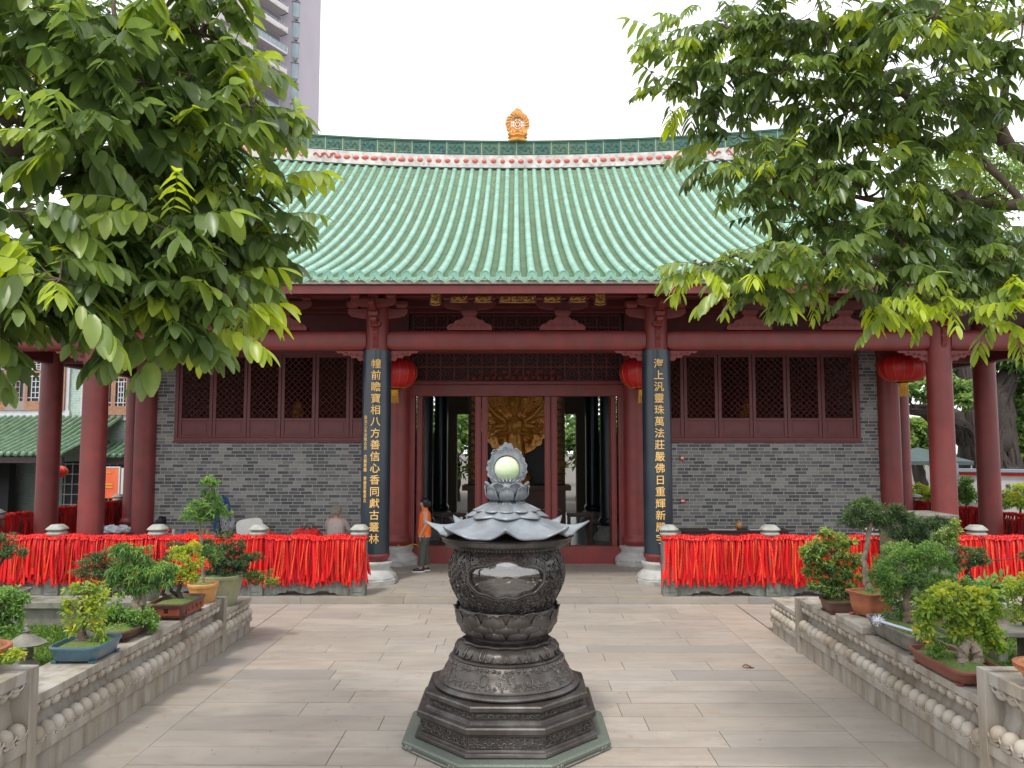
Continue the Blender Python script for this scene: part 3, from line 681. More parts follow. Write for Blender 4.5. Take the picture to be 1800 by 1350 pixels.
# ---- interior: floor, ceiling, rear wall with openings
wallbox('interior_floor', -8.38, 8.38, 18.95, 32.3, Z0+.005, Z0+.03, m_ifloor)
wallbox('ceiling', -8.38, 8.38, 19.1, 32.3, 6.9, 7.0, m_iwall)
k = MB(); 
for sx in (-1, 1):
    a = lambda p, q: (min(sx*p, sx*q), max(sx*p, sx*q))
    for (p, q, za, zb) in ((2.42, 3.3, Z0, 6.9), (3.3, 5.2, Z0, 3.4), (3.3, 5.2, 4.9, 6.9), (5.2, 8.38, Z0, 6.9)): k.box(*a(p, q), 32.0, 32.3, za, zb)
k.box(-2.45, 2.45, 32.0, 32.3, 4.15, 6.9); k.build('rear_wall', m_iwall, hall, 0)
k = MB()
for sx in (-1, 1):
    for i in range(-6, 16):
        xa = 3.3+i*.2
        for sg in (0, 1):
            p0, p1 = (xa, 3.4), (xa+1.5, 4.9)
            x0c, x1c = max(3.3, xa), min(5.2, xa+1.5)
            if x1c > x0c:
                za, zb = 3.4+(x0c-xa), 3.4+(x1c-xa)
                if sg: za, zb = 8.3-za, 8.3-zb
                k.tube([(sx*x0c, 32.1, za), (sx*x1c, 32.1, zb)], .02, 4, False)
k.build('rear_lattice', m_dark, hall, 0)
# ================================================================ INCENSE BURNER
BX, BY = -.10, 8.16
bur = thing('incense_burner', 'dark bronze incense burner with lotus bowl and jade ball on an octagonal stepped base', 'incense burner', (BX, BY, 0))
def octo(a): return a/cos(pi/8)
def B(): return MB()
k = B(); k.lathe([(octo(.995),0),(octo(1.0),.012),(octo(.985),.03),(octo(1.0),.045),(octo(1.0),.068),(octo(.985),.082),(octo(.86),.084)], 8, (BX,BY,0), pi/8)
sl = k.build('granite_slab', m_slab, bur, 0, bev=.004)
k = B()
for i in range(8):
    a = pi/4*i-pi/2; e = Vector((cos(a), sin(a), 0)); t = Vector((-sin(a), cos(a), 0)); c = Vector((BX, BY, 0))+e*1.001
    for sg in (-1, 1):
        for q in (0, 1):
            k.tube([c+t*(sg*(.34-.05*q)+.02*cos(w)*(1-w/8))+Vector((0,0,.035+.02*sin(w)*(1-w/8))) for w in [j*.7 for j in range(8)]], .004, 4)
    k.tube([c+t*-.24+Vector((0,0,.02)), c+t*.24+Vector((0,0,.02))], .003, 4)
k.build('slab_scrolls', m_stone, sl)
k = B()
P = [(.872,.084),(.88,.10),(.875,.125),(.85,.135),(.845,.15),(.822,.155),(.822,.262),(.84,.268),(.845,.28),(.862,.29),(.865,.335),(.855,.348),(.80,.352),(.79,.352),(.785,.37),(.77,.38),(.762,.385),(.745,.39),(.745,.445),(.757,.45),(.785,.462),(.788,.50),(.778,.512),(.70,.515)]
k.lathe([(octo(a), z) for a, z in P], 8, (BX,BY,0), pi/8); base = k.build('octagonal_base', m_bronze, bur, 20, bev=.004)
k = B(); rq = random.Random(5)
def relief_panel(k, a_, apo, z0_, z1_, half, n, rows):
    e = Vector((cos(a_), sin(a_), 0)); t = Vector((-sin(a_), cos(a_), 0)); c = Vector((BX, BY, 0))+e*apo
    for zz in (z0_+.006, z1_-.006): k.tube([c+t*-half+Vector((0,0,zz)), c+t*half+Vector((0,0,zz))], .005, 4)
    for sg in (-1, 1): k.tube([c+t*sg*half+Vector((0,0,z0_)), c+t*sg*half+Vector((0,0,z1_))], .006, 4)
    for i in range(n):
        for j in range(rows):
            u = -half+2*half*(i+.5+rq.uniform(-.2,.2))/n; zc = lerp(z0_, z1_, (j+.5)/rows)+rq.uniform(-.004,.004); r0 = (z1_-z0_)/rows*.55; ph = rq.uniform(0, 6.28); sg = rq.choice((-1, 1))
            k.tube([c+t*(u+r0*cos(ph+sg*w)*(1-w/8))+Vector((0,0,zc+r0*.8*sin(ph+sg*w)*(1-w/8)))+e*.002*w for w in [q*.65 for q in range(10)]], .0048, 4)
for i in range(8):
    a = pi/4*i-pi/2
    if sin(a) > .8: continue
    relief_panel(k, a, .824, .16, .258, .325, 20, 2); relief_panel(k, a, .747, .392, .443, .295, 22, 1)
k.build('relief_panels', M('relief_bronze', (.08,.07,.06), .5, (.14,.13,.12), 20, metal=.5), base)
# round drum with relief, ring mouldings
k = B(); k.lathe([(.70,.515),(.73,.53),(.735,.545),(.72,.56),(.70,.565),(.685,.572),(.69,.585),(.66,.60),(.60,.70),(.565,.775),(.55,.785),(.555,.80),(.53,.815)], 72, (BX,BY,0))
drum = k.build('relief_drum', m_bronze, bur)
def surf(prof, z):
    for (r0, z0_), (r1, z1_) in zip(prof[:-1], prof[1:]):
        if z0_ <= z <= z1_: return lerp(r0, r1, (z-z0_)/max(1e-6, z1_-z0_))
    return prof[-1][0]
def surf_scroll(k, prof, a0, z0_, r0, tr, lift, turns=10, ph=0, sg=1, n=12):
    pts = []
    for q in range(n):
        w = q*.62; z = z0_+r0*sin(ph+sg*w)*(1-w/9); rr = surf(prof, z)+lift; a = a0+r0*cos(ph+sg*w)*(1-w/9)/rr
        pts.append((BX+rr*cos(a), BY+rr*sin(a), z))
    k.tube(pts, tr, 4)
dp = [(.665,.59),(.60,.70),(.565,.775)]
k = B(); rq = random.Random(8)
for i in range(560):
    a = rq.uniform(pi, 2*pi) if i < 440 else rq.uniform(0, pi); z = rq.choice((.605, .625, .64, .66, .755, .762, .75))+rq.uniform(-.008,.008)
    if abs(((a/(pi/3)) % 1)-.5) < .12: z = rq.uniform(.6, .76)
    surf_scroll(k, dp, a, z, rq.uniform(.012,.024), .0042, .002, ph=rq.uniform(0,6), sg=rq.choice((-1,1)))
for i in range(60):
    a = 2*pi*i/60; rr = .572; k.ball((BX+rr*cos(a), BY+rr*sin(a), .762+.004*sin(9*a)), 1, 6, 4, (.018,.018,.016))
for i in range(9):
    a = 2*pi*i/9-pi/2+.35; rr = .62
    k.tube([(BX+(surf(dp,.68+.045*sin(w))+.004)*cos(a+.07*cos(w)), BY+(surf(dp,.68+.045*sin(w))+.004)*sin(a+.07*cos(w)), .68+.045*sin(w)) for w in [j*pi/8 for j in range(17)]], .005, 4)
k.build('drum_relief', M('worn_relief_bronze', (.13,.125,.12), .5, (.07,.06,.05), 14, metal=.45), drum)
# lotus petals along a profile
def petals(k, n, path, w, ph=0, bulge=.03, pt=.5, nu=8, nv=8, th=0):
    for i in range(n):
        a = ph+2*pi*i/n
        def fn(u, v):
            uu = 2*u-1; rr, z = path(v); ww = w*(sin(pi*min(1, .18+v*.82)**1.1)**.6 if v < .999 else 0.02); 
            if v > .75: ww = w*max(.0, 1-((v-.75)/.25)**1.8)*.93+.002
            b = bulge*(1-uu*uu)*sin(pi*min(1, v+.1)); ridge_ = .010*math.exp(-(uu*6)**2)*v
            rr2 = rr+b+ridge_+.012*abs(uu)**4*(1 if v > .1 else 0)
            return (BX+rr2*cos(a)-uu*ww*sin(a), BY+rr2*sin(a)+uu*ww*cos(a), z)
        k.grid(fn, nu, nv, .5)
def pathf(*pts):
    def f(v):
        x = v*(len(pts)-1); i = min(int(x), len(pts)-2); q = x-i
        return lerp(pts[i][0], pts[i+1][0], q), lerp(pts[i][1], pts[i+1][1], q)
    return f
k = B()
k.lathe([(.52,.812),(.53,.825),(.50,.835),(.49,.85),(.40,.90),(.36,.915),(.34,.915)], 48, (BX,BY,0)); o = k.build('lower_lotus', m_bronze, bur)
k = B(); petals(k, 14, pathf((.36,.935),(.43,.925),(.49,.89),(.515,.845),(.525,.822)), .118, -pi/2, .03); petals(k, 14, pathf((.35,.93),(.42,.918),(.485,.885),(.51,.84),(.52,.818)), .118, -pi/2+pi/14, .016)
for i in range(14):
    a = -pi/2+2*pi*i/14; 
    for sg in (-1, 1): k.tube([(BX+(r_+.035)*cos(a+sg*.045*q), BY+(r_+.035)*sin(a+sg*.045*q), z_) for (r_, z_, q) in ((.42,.925,.6),(.475,.902,1),(.50,.865,1),(.51,.84,.5),(.50,.85,0))], .007, 5)
k.build('petal', m_bronze, o)
k = B(); k.lathe([(.44,.928),(.455,.945),(.44,.955),(.36,.94),(.33,.96),(.33,1.0),(.36,1.015)], 64, (BX,BY,0), rf=lambda a, z: 1+.03*cos(14*a)*(1 if z < .956 else 0)); k.build('waist', m_bronze, bur)
# lotus bowl
k = B(); k.lathe([(.30,.985),(.36,1.0),(.42,1.04),(.47,1.10),(.495,1.18),(.50,1.24),(.47,1.27),(.44,1.262)], 72, (BX,BY,0)); bowl = k.build('lotus_bowl', m_bronze, bur)
k = B()
petals(k, 13, pathf((.33,.985),(.40,1.01),(.445,1.05),(.47,1.085),(.478,1.105)), .10, -pi/2+pi/13, .032)
petals(k, 13, pathf((.36,1.01),(.43,1.055),(.475,1.11),(.495,1.155),(.502,1.175)), .115, -pi/2, .032)
petals(k, 13, pathf((.40,1.05),(.465,1.11),(.498,1.18),(.51,1.235),(.525,1.262)), .118, -pi/2+pi/13, .03)
petals(k, 13, pathf((.44,1.12),(.485,1.18),(.502,1.225),(.518,1.262),(.535,1.285)), .10, -pi/2, .012)
o = k.build('petal', m_bronze, bowl); sm_ = o.modifiers.new('solid', 'SOLIDIFY'); sm_.thickness = .008; sm_.offset = -1
# openwork body
bp_ = [(.43,1.25),(.455,1.29),(.50,1.36),(.545,1.44),(.575,1.52),(.590,1.60),(.588,1.68),(.57,1.75),(.54,1.81),(.505,1.86)]
def inwin(a, z, m=0):
    for ac in (-pi/2, pi/2):
        d = (a-ac+pi) % (2*pi)-pi; u = d/(.66+m*.6); 
        if abs(u) < 1:
            zt = 1.755+m+.035*cos(u*pi*1.5)*(1-u*u)-.10*abs(u)**5; zb = 1.455-m+.0*u+.13*abs(u)**3+.012*cos(u*pi*4)
            if zb < z < zt-.0: return True
    return False
k = B(); NA, NZ = 300, 84
zs = [lerp(1.25, 1.86, j/NZ) for j in range(NZ+1)]
vs = []
for off in (0, -.02):
    for z in zs:
        r_ = surf(bp_, z)+off
        for i in range(NA):
            a = 2*pi*i/NA; vs.append((BX+r_*cos(a), BY+r_*sin(a), z))
keep = set()
for j in range(NZ):
    for i in range(NA):
        a = 2*pi*(i+.5)/NA; z = (zs[j]+zs[j+1])/2
        hole = inwin(a, z)
        if not hole and 1.30 < z < 1.84:
            zz = z*62; f = sin(26*a+2.2*sin(zz*.5))*sin(zz+2.5*sin(9*a)); hole = f > .45
            if not hole: hole = sin(37*a+1.3)*sin(zz*.8+11*a) > .82
            if inwin(a, z, .022): hole = False
        if not hole: keep.add((i, j))
fs = []; N1 = NA*(NZ+1)
for (i, j) in keep:
    i2 = (i+1) % NA; q = (j*NA+i, j*NA+i2, (j+1)*NA+i2, (j+1)*NA+i); fs.append(q); fs.append(tuple(v+N1 for v in q[::-1]))
    for (di, dj, e) in ((1,0,(1,2)), (-1,0,(3,0)), (0,1,(2,3)), (0,-1,(0,1))):
        nb = ((i+di) % NA, j+dj)
        if nb not in keep: fs.append((q[e[1]], q[e[0]], q[e[0]]+N1, q[e[1]]+N1))
k.add(vs, fs); body = k.build('openwork_body', m_bronze, bur, 30)
k = B(); rq = random.Random(12); cnt = 0
while cnt < 760:
    a = rq.uniform(0, 2*pi); z = rq.uniform(1.27, 1.84)
    if inwin(a, z, .045): continue
    surf_scroll(k, bp_, a, z, rq.uniform(.018,.034), rq.uniform(.0045,.007), .006, ph=rq.uniform(0,6.28), sg=rq.choice((-1,1))); cnt += 1
k.build('scrollwork', m_bronze, body)
k = B()
for ac in (-pi/2, pi/2):
    for m_, tr in ((.012,.009), (.036,.006)):
        pts = []
        N = 60
        for q in range(N+1):
            w = 2*pi*q/N; u = cos(w); u = math.copysign(abs(u)**.8, u); top = sin(w) > 0; uu = u*.985
            zt = 1.755+.035*cos(uu*pi*1.5)*(1-uu*uu)-.10*abs(uu)**5+m_; zb = 1.455+.13*abs(uu)**3+.012*cos(uu*pi*4)-m_
            mid = (1.755-.10+1.455+.13)/2
            z = (zt if top else zb) if abs(sin(w)) > .12 else lerp(zb, zt, .5+.5*sin(w)/.12)
            a = ac+uu*(.66+m_); r_ = surf(bp_, z)+.006; pts.append((BX+r_*cos(a), BY+r_*sin(a), z))
        k.tube(pts, tr, 6, False)
    for q in range(9):       # leaf fan under each window and crest over it
        w = (q-4)*.32; z1_ = 1.30; 
        pts = [(BX+(surf(bp_, 1.29+.11*s_*cos(w))+.014)*cos(ac+.22*s_*sin(w)), BY+(surf(bp_, 1.29+.11*s_*cos(w))+.014)*sin(ac+.22*s_*sin(w)), 1.29+.11*s_*cos(w)) for s_ in [j/5 for j in range(6)]]
        k.tube(pts, [.006,.010,.011,.009,.006,.002], 6)
k.build('window_frame', m_bronze, body)
k = B(); k.lathe([(.01,1.27),(.36,1.28),(.36,1.42),(.34,1.43),(.01,1.44)], 32, (BX,BY,0)); k.build('ash_bowl', M('grey_ash', (.40,.37,.35), .8, (.2,.18,.17), 12), bur)
m_bglass, _n, _l, _b = nt('burner_glass'); _t = _n.new('ShaderNodeBsdfTransparent'); _g = _n.new('ShaderNodeBsdfGlossy'); _g.inputs['Roughness'].default_value = .06; _x = _n.new('ShaderNodeMixShader'); _x.inputs[0].default_value = .22; _t.inputs[0].default_value = (.9,.9,.9,1)
_l.new(_t.outputs[0], _x.inputs[1]); _l.new(_g.outputs[0], _x.inputs[2]); _l.new(_x.outputs[0], [q for q in _n if q.type == 'OUTPUT_MATERIAL'][0].inputs['Surface'])
for ac in (-pi/2, pi/2):
    k = B(); k.grid(lambda u, v: (BX+(surf(bp_, lerp(1.43,1.80,v))-.022)*cos(ac+(u-.5)*1.42), BY+(surf(bp_, lerp(1.43,1.80,v))-.022)*sin(ac+(u-.5)*1.42), lerp(1.43,1.80,v)), 24, 10); k.build('glass_pane', m_bglass, body)
# rim and lid
k = B(); k.lathe([(.50,1.855),(.56,1.868),(.59,1.885),(.62,1.895),(.64,1.915),(.66,1.925),(.668,1.965),(.69,1.978),(.66,1.985),(.5,1.99)], 72, (BX,BY,0)); rim = k.build('rim', m_bronze, bur)
k = B()
for i in range(72):
    a = 2*pi*i/72; e = .662
    if i % 3: k.tube([(BX+e*cos(a+.025*cos(w)), BY+e*sin(a+.025*cos(w)), 1.944+.010*sin(w)) for w in [j*pi/4 for j in range(9)]], .003, 4)
for i in range(110):
    a = 2*pi*i/110; k.ball((BX+.63*cos(a), BY+.63*sin(a), 1.888), .009, 5, 4)
k.build('rim_beads', m_bronze, rim)
def tipf(a, sharp=3.4):
    q = ((a+pi/2)/(pi/4)) % 1; q = min(q, 1-q)*2; return max(0, 1-q)**sharp
def lid_pt(u, v):
    a = 2*pi*u; s_ = v; tp = tipf(a); scal = .012*cos(24*a)*s_**3
    r_ = lerp(.16, .70, s_)+(.165*tp-.02)*s_**4+scal*.6
    z = 2.295-.30*s_-.03*sin(pi*s_); z += (.12*tp)*s_**6
    return (BX+r_*cos(a), BY+r_*sin(a), z)
k = B(); k.grid(lid_pt, 192, 18); lid = k.build('lid', m_bronzel, bur, 50); sm_ = lid.modifiers.new('solid', 'SOLIDIFY'); sm_.thickness = .016; sm_.offset = -1
def layer(k, ra, rb, za, zb, n, ph, sharp, dep, tu=0.0):
    def fn(u, v):
        a = 2*pi*u; q = ((a-ph)/(2*pi/n)) % 1; q = abs(q-.5)*2; lob = (1-q**sharp); r_ = lerp(ra, rb-dep*(1-lob), v); z = lerp(za, zb+dep*.35*(1-lob), v)+.012*sin(pi*v)*lob+tu*lob*v**4
        return (BX+r_*cos(a), BY+r_*sin(a), z)
    k.grid(fn, n*12, 8)
k = B(); layer(k, .18, .43, 2.30, 2.155, 8, -pi/2-pi/8, 1.3, .07, .008); layer(k, .14, .35, 2.315, 2.215, 12, -pi/2+pi/12, 2.6, .05, .012)
o = k.build('lid_petals', m_bronzel, lid, 50); sm_ = o.modifiers.new('solid', 'SOLIDIFY'); sm_.thickness = .008; sm_.offset = -1
k = B()
k.lathe([(.14,2.27),(.15,2.30),(.13,2.315),(.15,2.33),(.17,2.36),(.185,2.42),(.18,2.48),(.15,2.51),(.1,2.52)], 48, (BX,BY,0))
fs_ = k.build('lid_lotus', m_bronzel, bur)
k = B()
petals(k, 8, pathf((.13,2.325),(.175,2.345),(.205,2.39),(.212,2.44),(.225,2.475)), .075, -pi/2, .018)
petals(k, 8, pathf((.12,2.35),(.17,2.38),(.20,2.43),(.205,2.48),(.235,2.515)), .07, -pi/2+pi/8, .012)
petals(k, 8, pathf((.14,2.33),(.16,2.315),(.175,2.30),(.185,2.285),(.19,2.27)), .05, -pi/2, .006)
o = k.build('petal', m_bronzel, fs_, 50); sm_ = o.modifiers.new('solid', 'SOLIDIFY'); sm_.thickness = .008; sm_.offset = -1
k = B(); cz = 2.655
of = outline_flame(.205, .19, 84, .10, 17); of = [(x, z+(.035*((z/.19-.3)/1.2)**2 if z > .06 else 0)) for x, z in of]
inn = [(.137*cos(2*pi*i/84-pi/2), .137*sin(2*pi*i/84-pi/2)) for i in range(84)]
ring_plate(k, of, inn, BY-.02, BY+.02, BX, cz)
rq = random.Random(4)
for yy in (BY-.024, BY+.024):
    for i in range(46):
        w = -pi/2+2*pi*i/46+.1; rr = .172+(.025 if sin(w) > .7 else 0)+rq.uniform(-.014,.014); cx, c2 = BX+rr*cos(w)*1.03, cz+rr*sin(w)*1.04
        ph = rq.uniform(0, 6); r0 = .02
        k.tube([(cx+r0*cos(ph+q)*(1-q/8), yy, c2+r0*sin(ph+q)*(1-q/8)) for q in [j*.65 for j in range(10)]], .0045, 4)
for q in (-3,-2,-1,0,1,2,3): k.tube([(BX+.02*q, BY-.13, 2.50), (BX+.035*q, BY-.15, 2.53), (BX+.045*q, BY-.14, 2.575-.008*abs(q))], [.014,.011,.003], 6)
k.build('flame_ring', m_bronzel, fs_, 30)
k = B(); k.ball((BX, BY, 2.648), .133, 40, 24); k.build('jade_ball', m_jade, bur)

# ================================================================ RAISED STONE BEDS either side
PROF = [(-.50,0),(0,0),(0,.235),(.035,.245),(.035,.315),(.02,.33),(-.05,.335),(-.085,.42),(-.115,.50),(-.115,.565),(-.06,.60),(-.02,.655),(-.02,.665),(.015,.668),(.015,.745),(-.50,.745)]
def prof_prism(k, sg, X0, ya, yb, sc):
    pl = [(X0+sg*d, z*sc) for d, z in PROF]; k.prism(pl if sg < 0 else pl, ya, yb)
def bed(side):
    sg = 1 if side < 0 else -1; X0 = XL if side < 0 else XR
    lab = ('left of the courtyard under the blue tray' if side < 0 else 'right of the courtyard near the mop')
    t = thing('stone_planter', 'long carved stone bed '+lab, 'planter', (X0, 9, 0), group=None)
    mods = [(3.2, 6.78, 1.34, 'near'), (6.90, 11.20, 1.0, 'mid'), (11.32, 12.45, .715, 'far')]
    w = MB(); bd = MB(); sc_ = MB(); dn = MB()
    BB = []
    for (ya, yb, sc, nm) in mods:
        bd, bd2, sc_ = MB(), MB(), MB(); BB.append((bd, bd2, sc_))
        # stones with butt joints
        y = ya; r_ = random.Random(int(ya*10)+side)
        prof_prism(w, sg, X0, ya, yb, sc)
        p = .15; n = int((yb-ya)/p); p = (yb-ya)/n
        for i in range(n):
            yc = ya+(i+.5)*p
            dn_s = 1 if sc > .8 else .8
            bd.ball((X0-sg*.012, yc, .33*sc+.072), 1, 14, 9, (.072, p*.46, .074))
            bd2.ball((X0-sg*.04*sc, yc, .66*sc-.045), 1, 12, 8, (.05, p*.40, .052))
            sc_.tube([(X0+sg*.030*sc, yc+p*.5*cos(w_), (.385*sc-.045*sin(w_))) for w_ in [pi*q/8 for q in range(9)]], .008*sc, 5)
            sc_.tube([(X0-sg*.005*sc, yc+p*.46*cos(w_), (.662-.03*sin(w_))*sc) for w_ in [pi*q/8 for q in range(9)]], .007*sc, 5)
            sc_.prism([(yc+p*.5*cos(w_), (.345 + 0*w_ -.0)*sc-(0.02 if 0<w_<3 else 0)*sin(w_)*0) for w_ in (0, pi)]+[(yc-p*.35,.325*sc),(yc+p*.35,.325*sc)], X0+sg*.0*sc, X0+sg*.03*sc, 'x')
    w.build('bed_wall', m_stone, t, 0, bev=.006)
    for (b1, b2, s1) in BB: b1.build('bead_moulding', m_bead, t); b2.build('bead_moulding', m_bead, t); s1.build('scallop_edge', m_bead, t)
    for (yc, zt, wd) in ((6.84, 1.015, .12), (11.26, .76, .12)):
        p = MB(); xa, xb = X0-sg*.3, X0+sg*.045; p.box(min(xa, xb), max(xa, xb), yc-wd/2, yc+wd/2, 0, zt); p.build('bed_post', m_stone, t, 0, bev=.006)
    q = MB(); xo = X0-sg*.45; xf = X0-sg*8.5
    q.box(min(xo, xf), max(xo, xf), 11.0, 11.25, 0, .66); q.box(min(xo, xf), max(xo, xf), 10.92, 11.3, .66, .745); q.box(min(X0-sg*.5, xf), max(X0-sg*.5, xf), 12.1, 12.45, 0, .5)
    q.build('rear_bed_wall', m_conc if side < 0 else m_stone, t, 0, bev=.008)
    s_ = MB(); s_.grid(lambda a, b: (X0-sg*(.45+8*a), lerp(3.2, 11.05, b), .40+.03*sin(a*13+b*5)+.04*sin(b*17+a*3)), 30, 40); s_.grid(lambda a, b: (X0-sg*(.4+8*a), lerp(11.2, 12.4, b), .38), 4, 4)
    tag(s_.build('mossy_soil', m_moss), kind='structure'); return t
bedL = bed(-1); bedR = bed(1)

# ================================================================ BALUSTRADES with prayer ribbons
def balustrade(label, x0, x1, posts, y=14.82):
    t = thing('stone_balustrade', label, 'balustrade', (x0, y, Z0))
    for px in posts:
        p = MB(); p.box(px-.13, px+.13, y-.13, y+.13, Z0, 1.12); o = p.build('post', m_bal, t, 0, bev=.01)
        q = MB(); 
        for i in range(3): q.tube([(px+.06*cos(w)*(1-w/9), y-.133, Z0+.2+i*.13+.05*sin(w)*(1-w/9)) for w in [j*.6 for j in range(12)]], .008, 5); q.tube([(px-.06*cos(w)*(1-w/9), y-.133, Z0+.24+i*.13+.05*sin(w)*(1-w/9)) for w in [j*.6 for j in range(12)]], .008, 5)
        q.tube([(px-.1, y-.132, Z0+.08), (px+.1, y-.132, Z0+.08), (px+.1, y-.132, .95), (px-.1, y-.132, .95), (px-.1, y-.132, Z0+.08)], .007, 4)
        q.build('post_carving', m_bal, o)
        c = MB(); sq = lambda a, z: 1/(abs(cos(a))**3.2+abs(sin(a))**3.2)**(1/3.2)
        c.lathe([(.10,1.14),(.105,1.145),(.12,1.20),(.15,1.222),(.163,1.245),(.158,1.268),(.135,1.288),(.118,1.296),(.12,1.304),(.155,1.316),(.175,1.328),(.175,1.338),(.15,1.365),(.115,1.395),(.10,1.412),(.05,1.416)], 28, (px, y, 0), 0, rf=sq)
        c.build('post_cap', m_cap, o, 50)
    ps = sorted(posts)
    for a, b in zip(ps[:-1], ps[1:]):
        xa, xb = a+.13, b-.13; L = xb-xa; f = lambda u, z: (xa+L*u, z)
        pl = [f(0, Z0), f(.07, Z0), f(.16, Z0+.015), f(.19, Z0+.05), f(.25, Z0+.05), f(.27, Z0+.085), f(.36, Z0+.085), f(.40, Z0+.05), f(.45, Z0+.035), f(.5, Z0+.02), f(.55, Z0+.035), f(.60, Z0+.05), f(.64, Z0+.085), f(.73, Z0+.085), f(.75, Z0+.05), f(.81, Z0+.05), f(.84, Z0+.015), f(.93, Z0), f(1, Z0), f(1, .40), f(0, .40)]
        p = MB(); p.prism(pl, y-.07, y+.07); p.box(xa, xb, y-.055, y+.055, .40, .95); p.box(xa, xb, y-.09, y+.09, .95, 1.08)
        p.box(xa+.08, xb-.08, y-.066, y-.055, .47, .88)
        o = p.build('panel', m_bal, t, 0, bev=.008)
        q = MB(); q.tube([f(0, .39)[0:1]+(y-.075, .385), (xb, y-.075, .385)], .014, 5)
        for u in (.08, .2, .34, .5, .66, .8, .92):
            for sg in (-1, 1): q.tube([(xa+L*u+sg*(.035+.045*cos(w)*(1-w/9)), y-.073, Z0+.17+.05*sin(w)*(1-w/9)) for w in [j*.6 for j in range(12)]], .009, 5)
        q.build('cloud_carving', m_bal, o)
    return t
PL = [-2.93, -4.82, -6.71, -8.6, -10.5, -12.3]; PR = [2.83, 4.72, 6.61, 8.55, 10.45, 12.3]
balustrade('greenish stone balustrade left of the hall steps, red ribbons', -7.6, 0, PL)
balustrade('greenish stone balustrade right of the central opening, red ribbons', 7.6, 0, PR)
def side_bal(sx, label):
    t = thing('stone_balustrade', label, 'balustrade', (sx*12.25, 24, Z0)); p = MB()
    p.box(sx*12.25-.07, sx*12.25+.07, 15.0, 33.5, Z0, .95); p.box(sx*12.25-.1, sx*12.25+.1, 15.0, 33.5, .95, 1.05); p.build('panel', m_bal, t, 0)
    c = MB(); q = MB(); sq = lambda a, z: 1/(abs(cos(a))**3.2+abs(sin(a))**3.2)**(1/3.2)
    for i in range(9):
        y = 16.7+i*1.9; p = MB(); p.box(sx*12.25-.13, sx*12.25+.13, y-.13, y+.13, Z0, 1.12); o = p.build('post', m_bal, t, 0)
        c = MB(); c.lathe([(.10,1.14),(.155,1.185),(.163,1.215),(.13,1.265),(.115,1.275),(.172,1.305),(.172,1.315),(.10,1.375),(.05,1.393)], 20, (sx*12.25, y, 0), 0, rf=sq); c.build('post_cap', m_cap, o)
side_bal(-1, 'stone balustrade along the left side of the terrace, running back under red ribbons'); side_bal(1, 'stone balustrade along the right side of the terrace, running back under red ribbons')
def ribbon_geo(mb, gd, o, u_, n_, L, rq, w=.037, gold=True):   # o: knot point, u_: along the rail, n_: outward
    t = rq.random()**1.5; z = Vector((0,0,1)); sw = rq.uniform(-.10, .10); tw = rq.uniform(-.9, .9); ph = rq.uniform(0, 6); am = rq.uniform(.004, .014); N = 9; vs = []; cen = []
    for k in range(N+1):
        q = k/N; c = o+u_*(sw*q*q+am*sin(5*q+ph))+n_*(.045*min(1, q*6)+.015*sin(4*q+ph*2)+.01)-z*(L*q-.02*max(0, 1-q*8)); a = tw*min(1, q*2)+.5*sin(3*q+ph)
        d = u_*cos(a)+n_*sin(a); ww = w/2*(1-.25*max(0, 1-q*6)); vs += [c-d*ww, c+d*ww]; cen.append((c, d, u_.cross(z)))
    mb.add(vs, [(2*k, 2*k+1, 2*k+3, 2*k+2) for k in range(N)], t)
    for sg in (-1, 1):         # loop and stub at the knot
        mb.add([o+u_*sg*.004+n_*.03, o+u_*sg*.035+n_*.04+z*rq.uniform(.0,.05), o+u_*sg*.03+n_*.06-z*.03, o+n_*.05-z*.02], [(0,1,2,3)], min(1, t+.2))
    mb.add([o-n_*.05-u_*w*.4, o-n_*.05+u_*w*.4, o+n_*.05+u_*w*.4+z*.012, o+n_*.05-u_*w*.4+z*.012], [(0,1,2,3)], t)
    if gold and gd is not None:
        m0 = rq.uniform(.02, .15)
        k = m0
        while k < L-.08:
            q = k/L; i = min(N-1, int(q*N)); c, d, _ = cen[i]; c2 = cen[i+1][0]; cc = c.lerp(c2, q*N-i); h = rq.uniform(.006, .010); nn = d.cross(c2-c).normalized()
            if nn.dot(n_) < 0: nn = -nn
            up = (c-c2).normalized(); e = rq.uniform(.007, .011)
            for (dx, dz, wx, wz) in ((0, .6, 1, .25), (0, -.6, .9, .22), (-.3, 0, .22, .8), (.35, 0, .25, .7)):
                p = cc+d*dx*e+up*dz*h+nn*.0012; a_, b_ = d*wx*e, up*wz*h; gd.add([p-a_-b_, p+a_-b_, p+a_+b_, p-a_+b_], [(0,1,2,3)])
            k += .027
rq = random.Random(21)
rprot = []
for i in range(14):
    mb, gd = MB(), MB(); ribbon_geo(mb, gd, Vector((0,0,0)), Vector((1,0,0)), Vector((0,-1,0)), rq.uniform(.72, .88), rq, gold=(i % 2 != 0))
    o = mb.build('prayer_ribbon', m_ribbon, None, 80, local=True); gg = None
    if gd.V: gg = gd.build('gold_print', m_ribgold, o, 0, local=True)
    rprot.append(o)
def railz(x, posts):
    d = min(abs(x-p) for p in posts); return 1.178+.022*max(0, 1-d/.5)+.012*sin(x*9)
used = [False]*14; nrb = 0
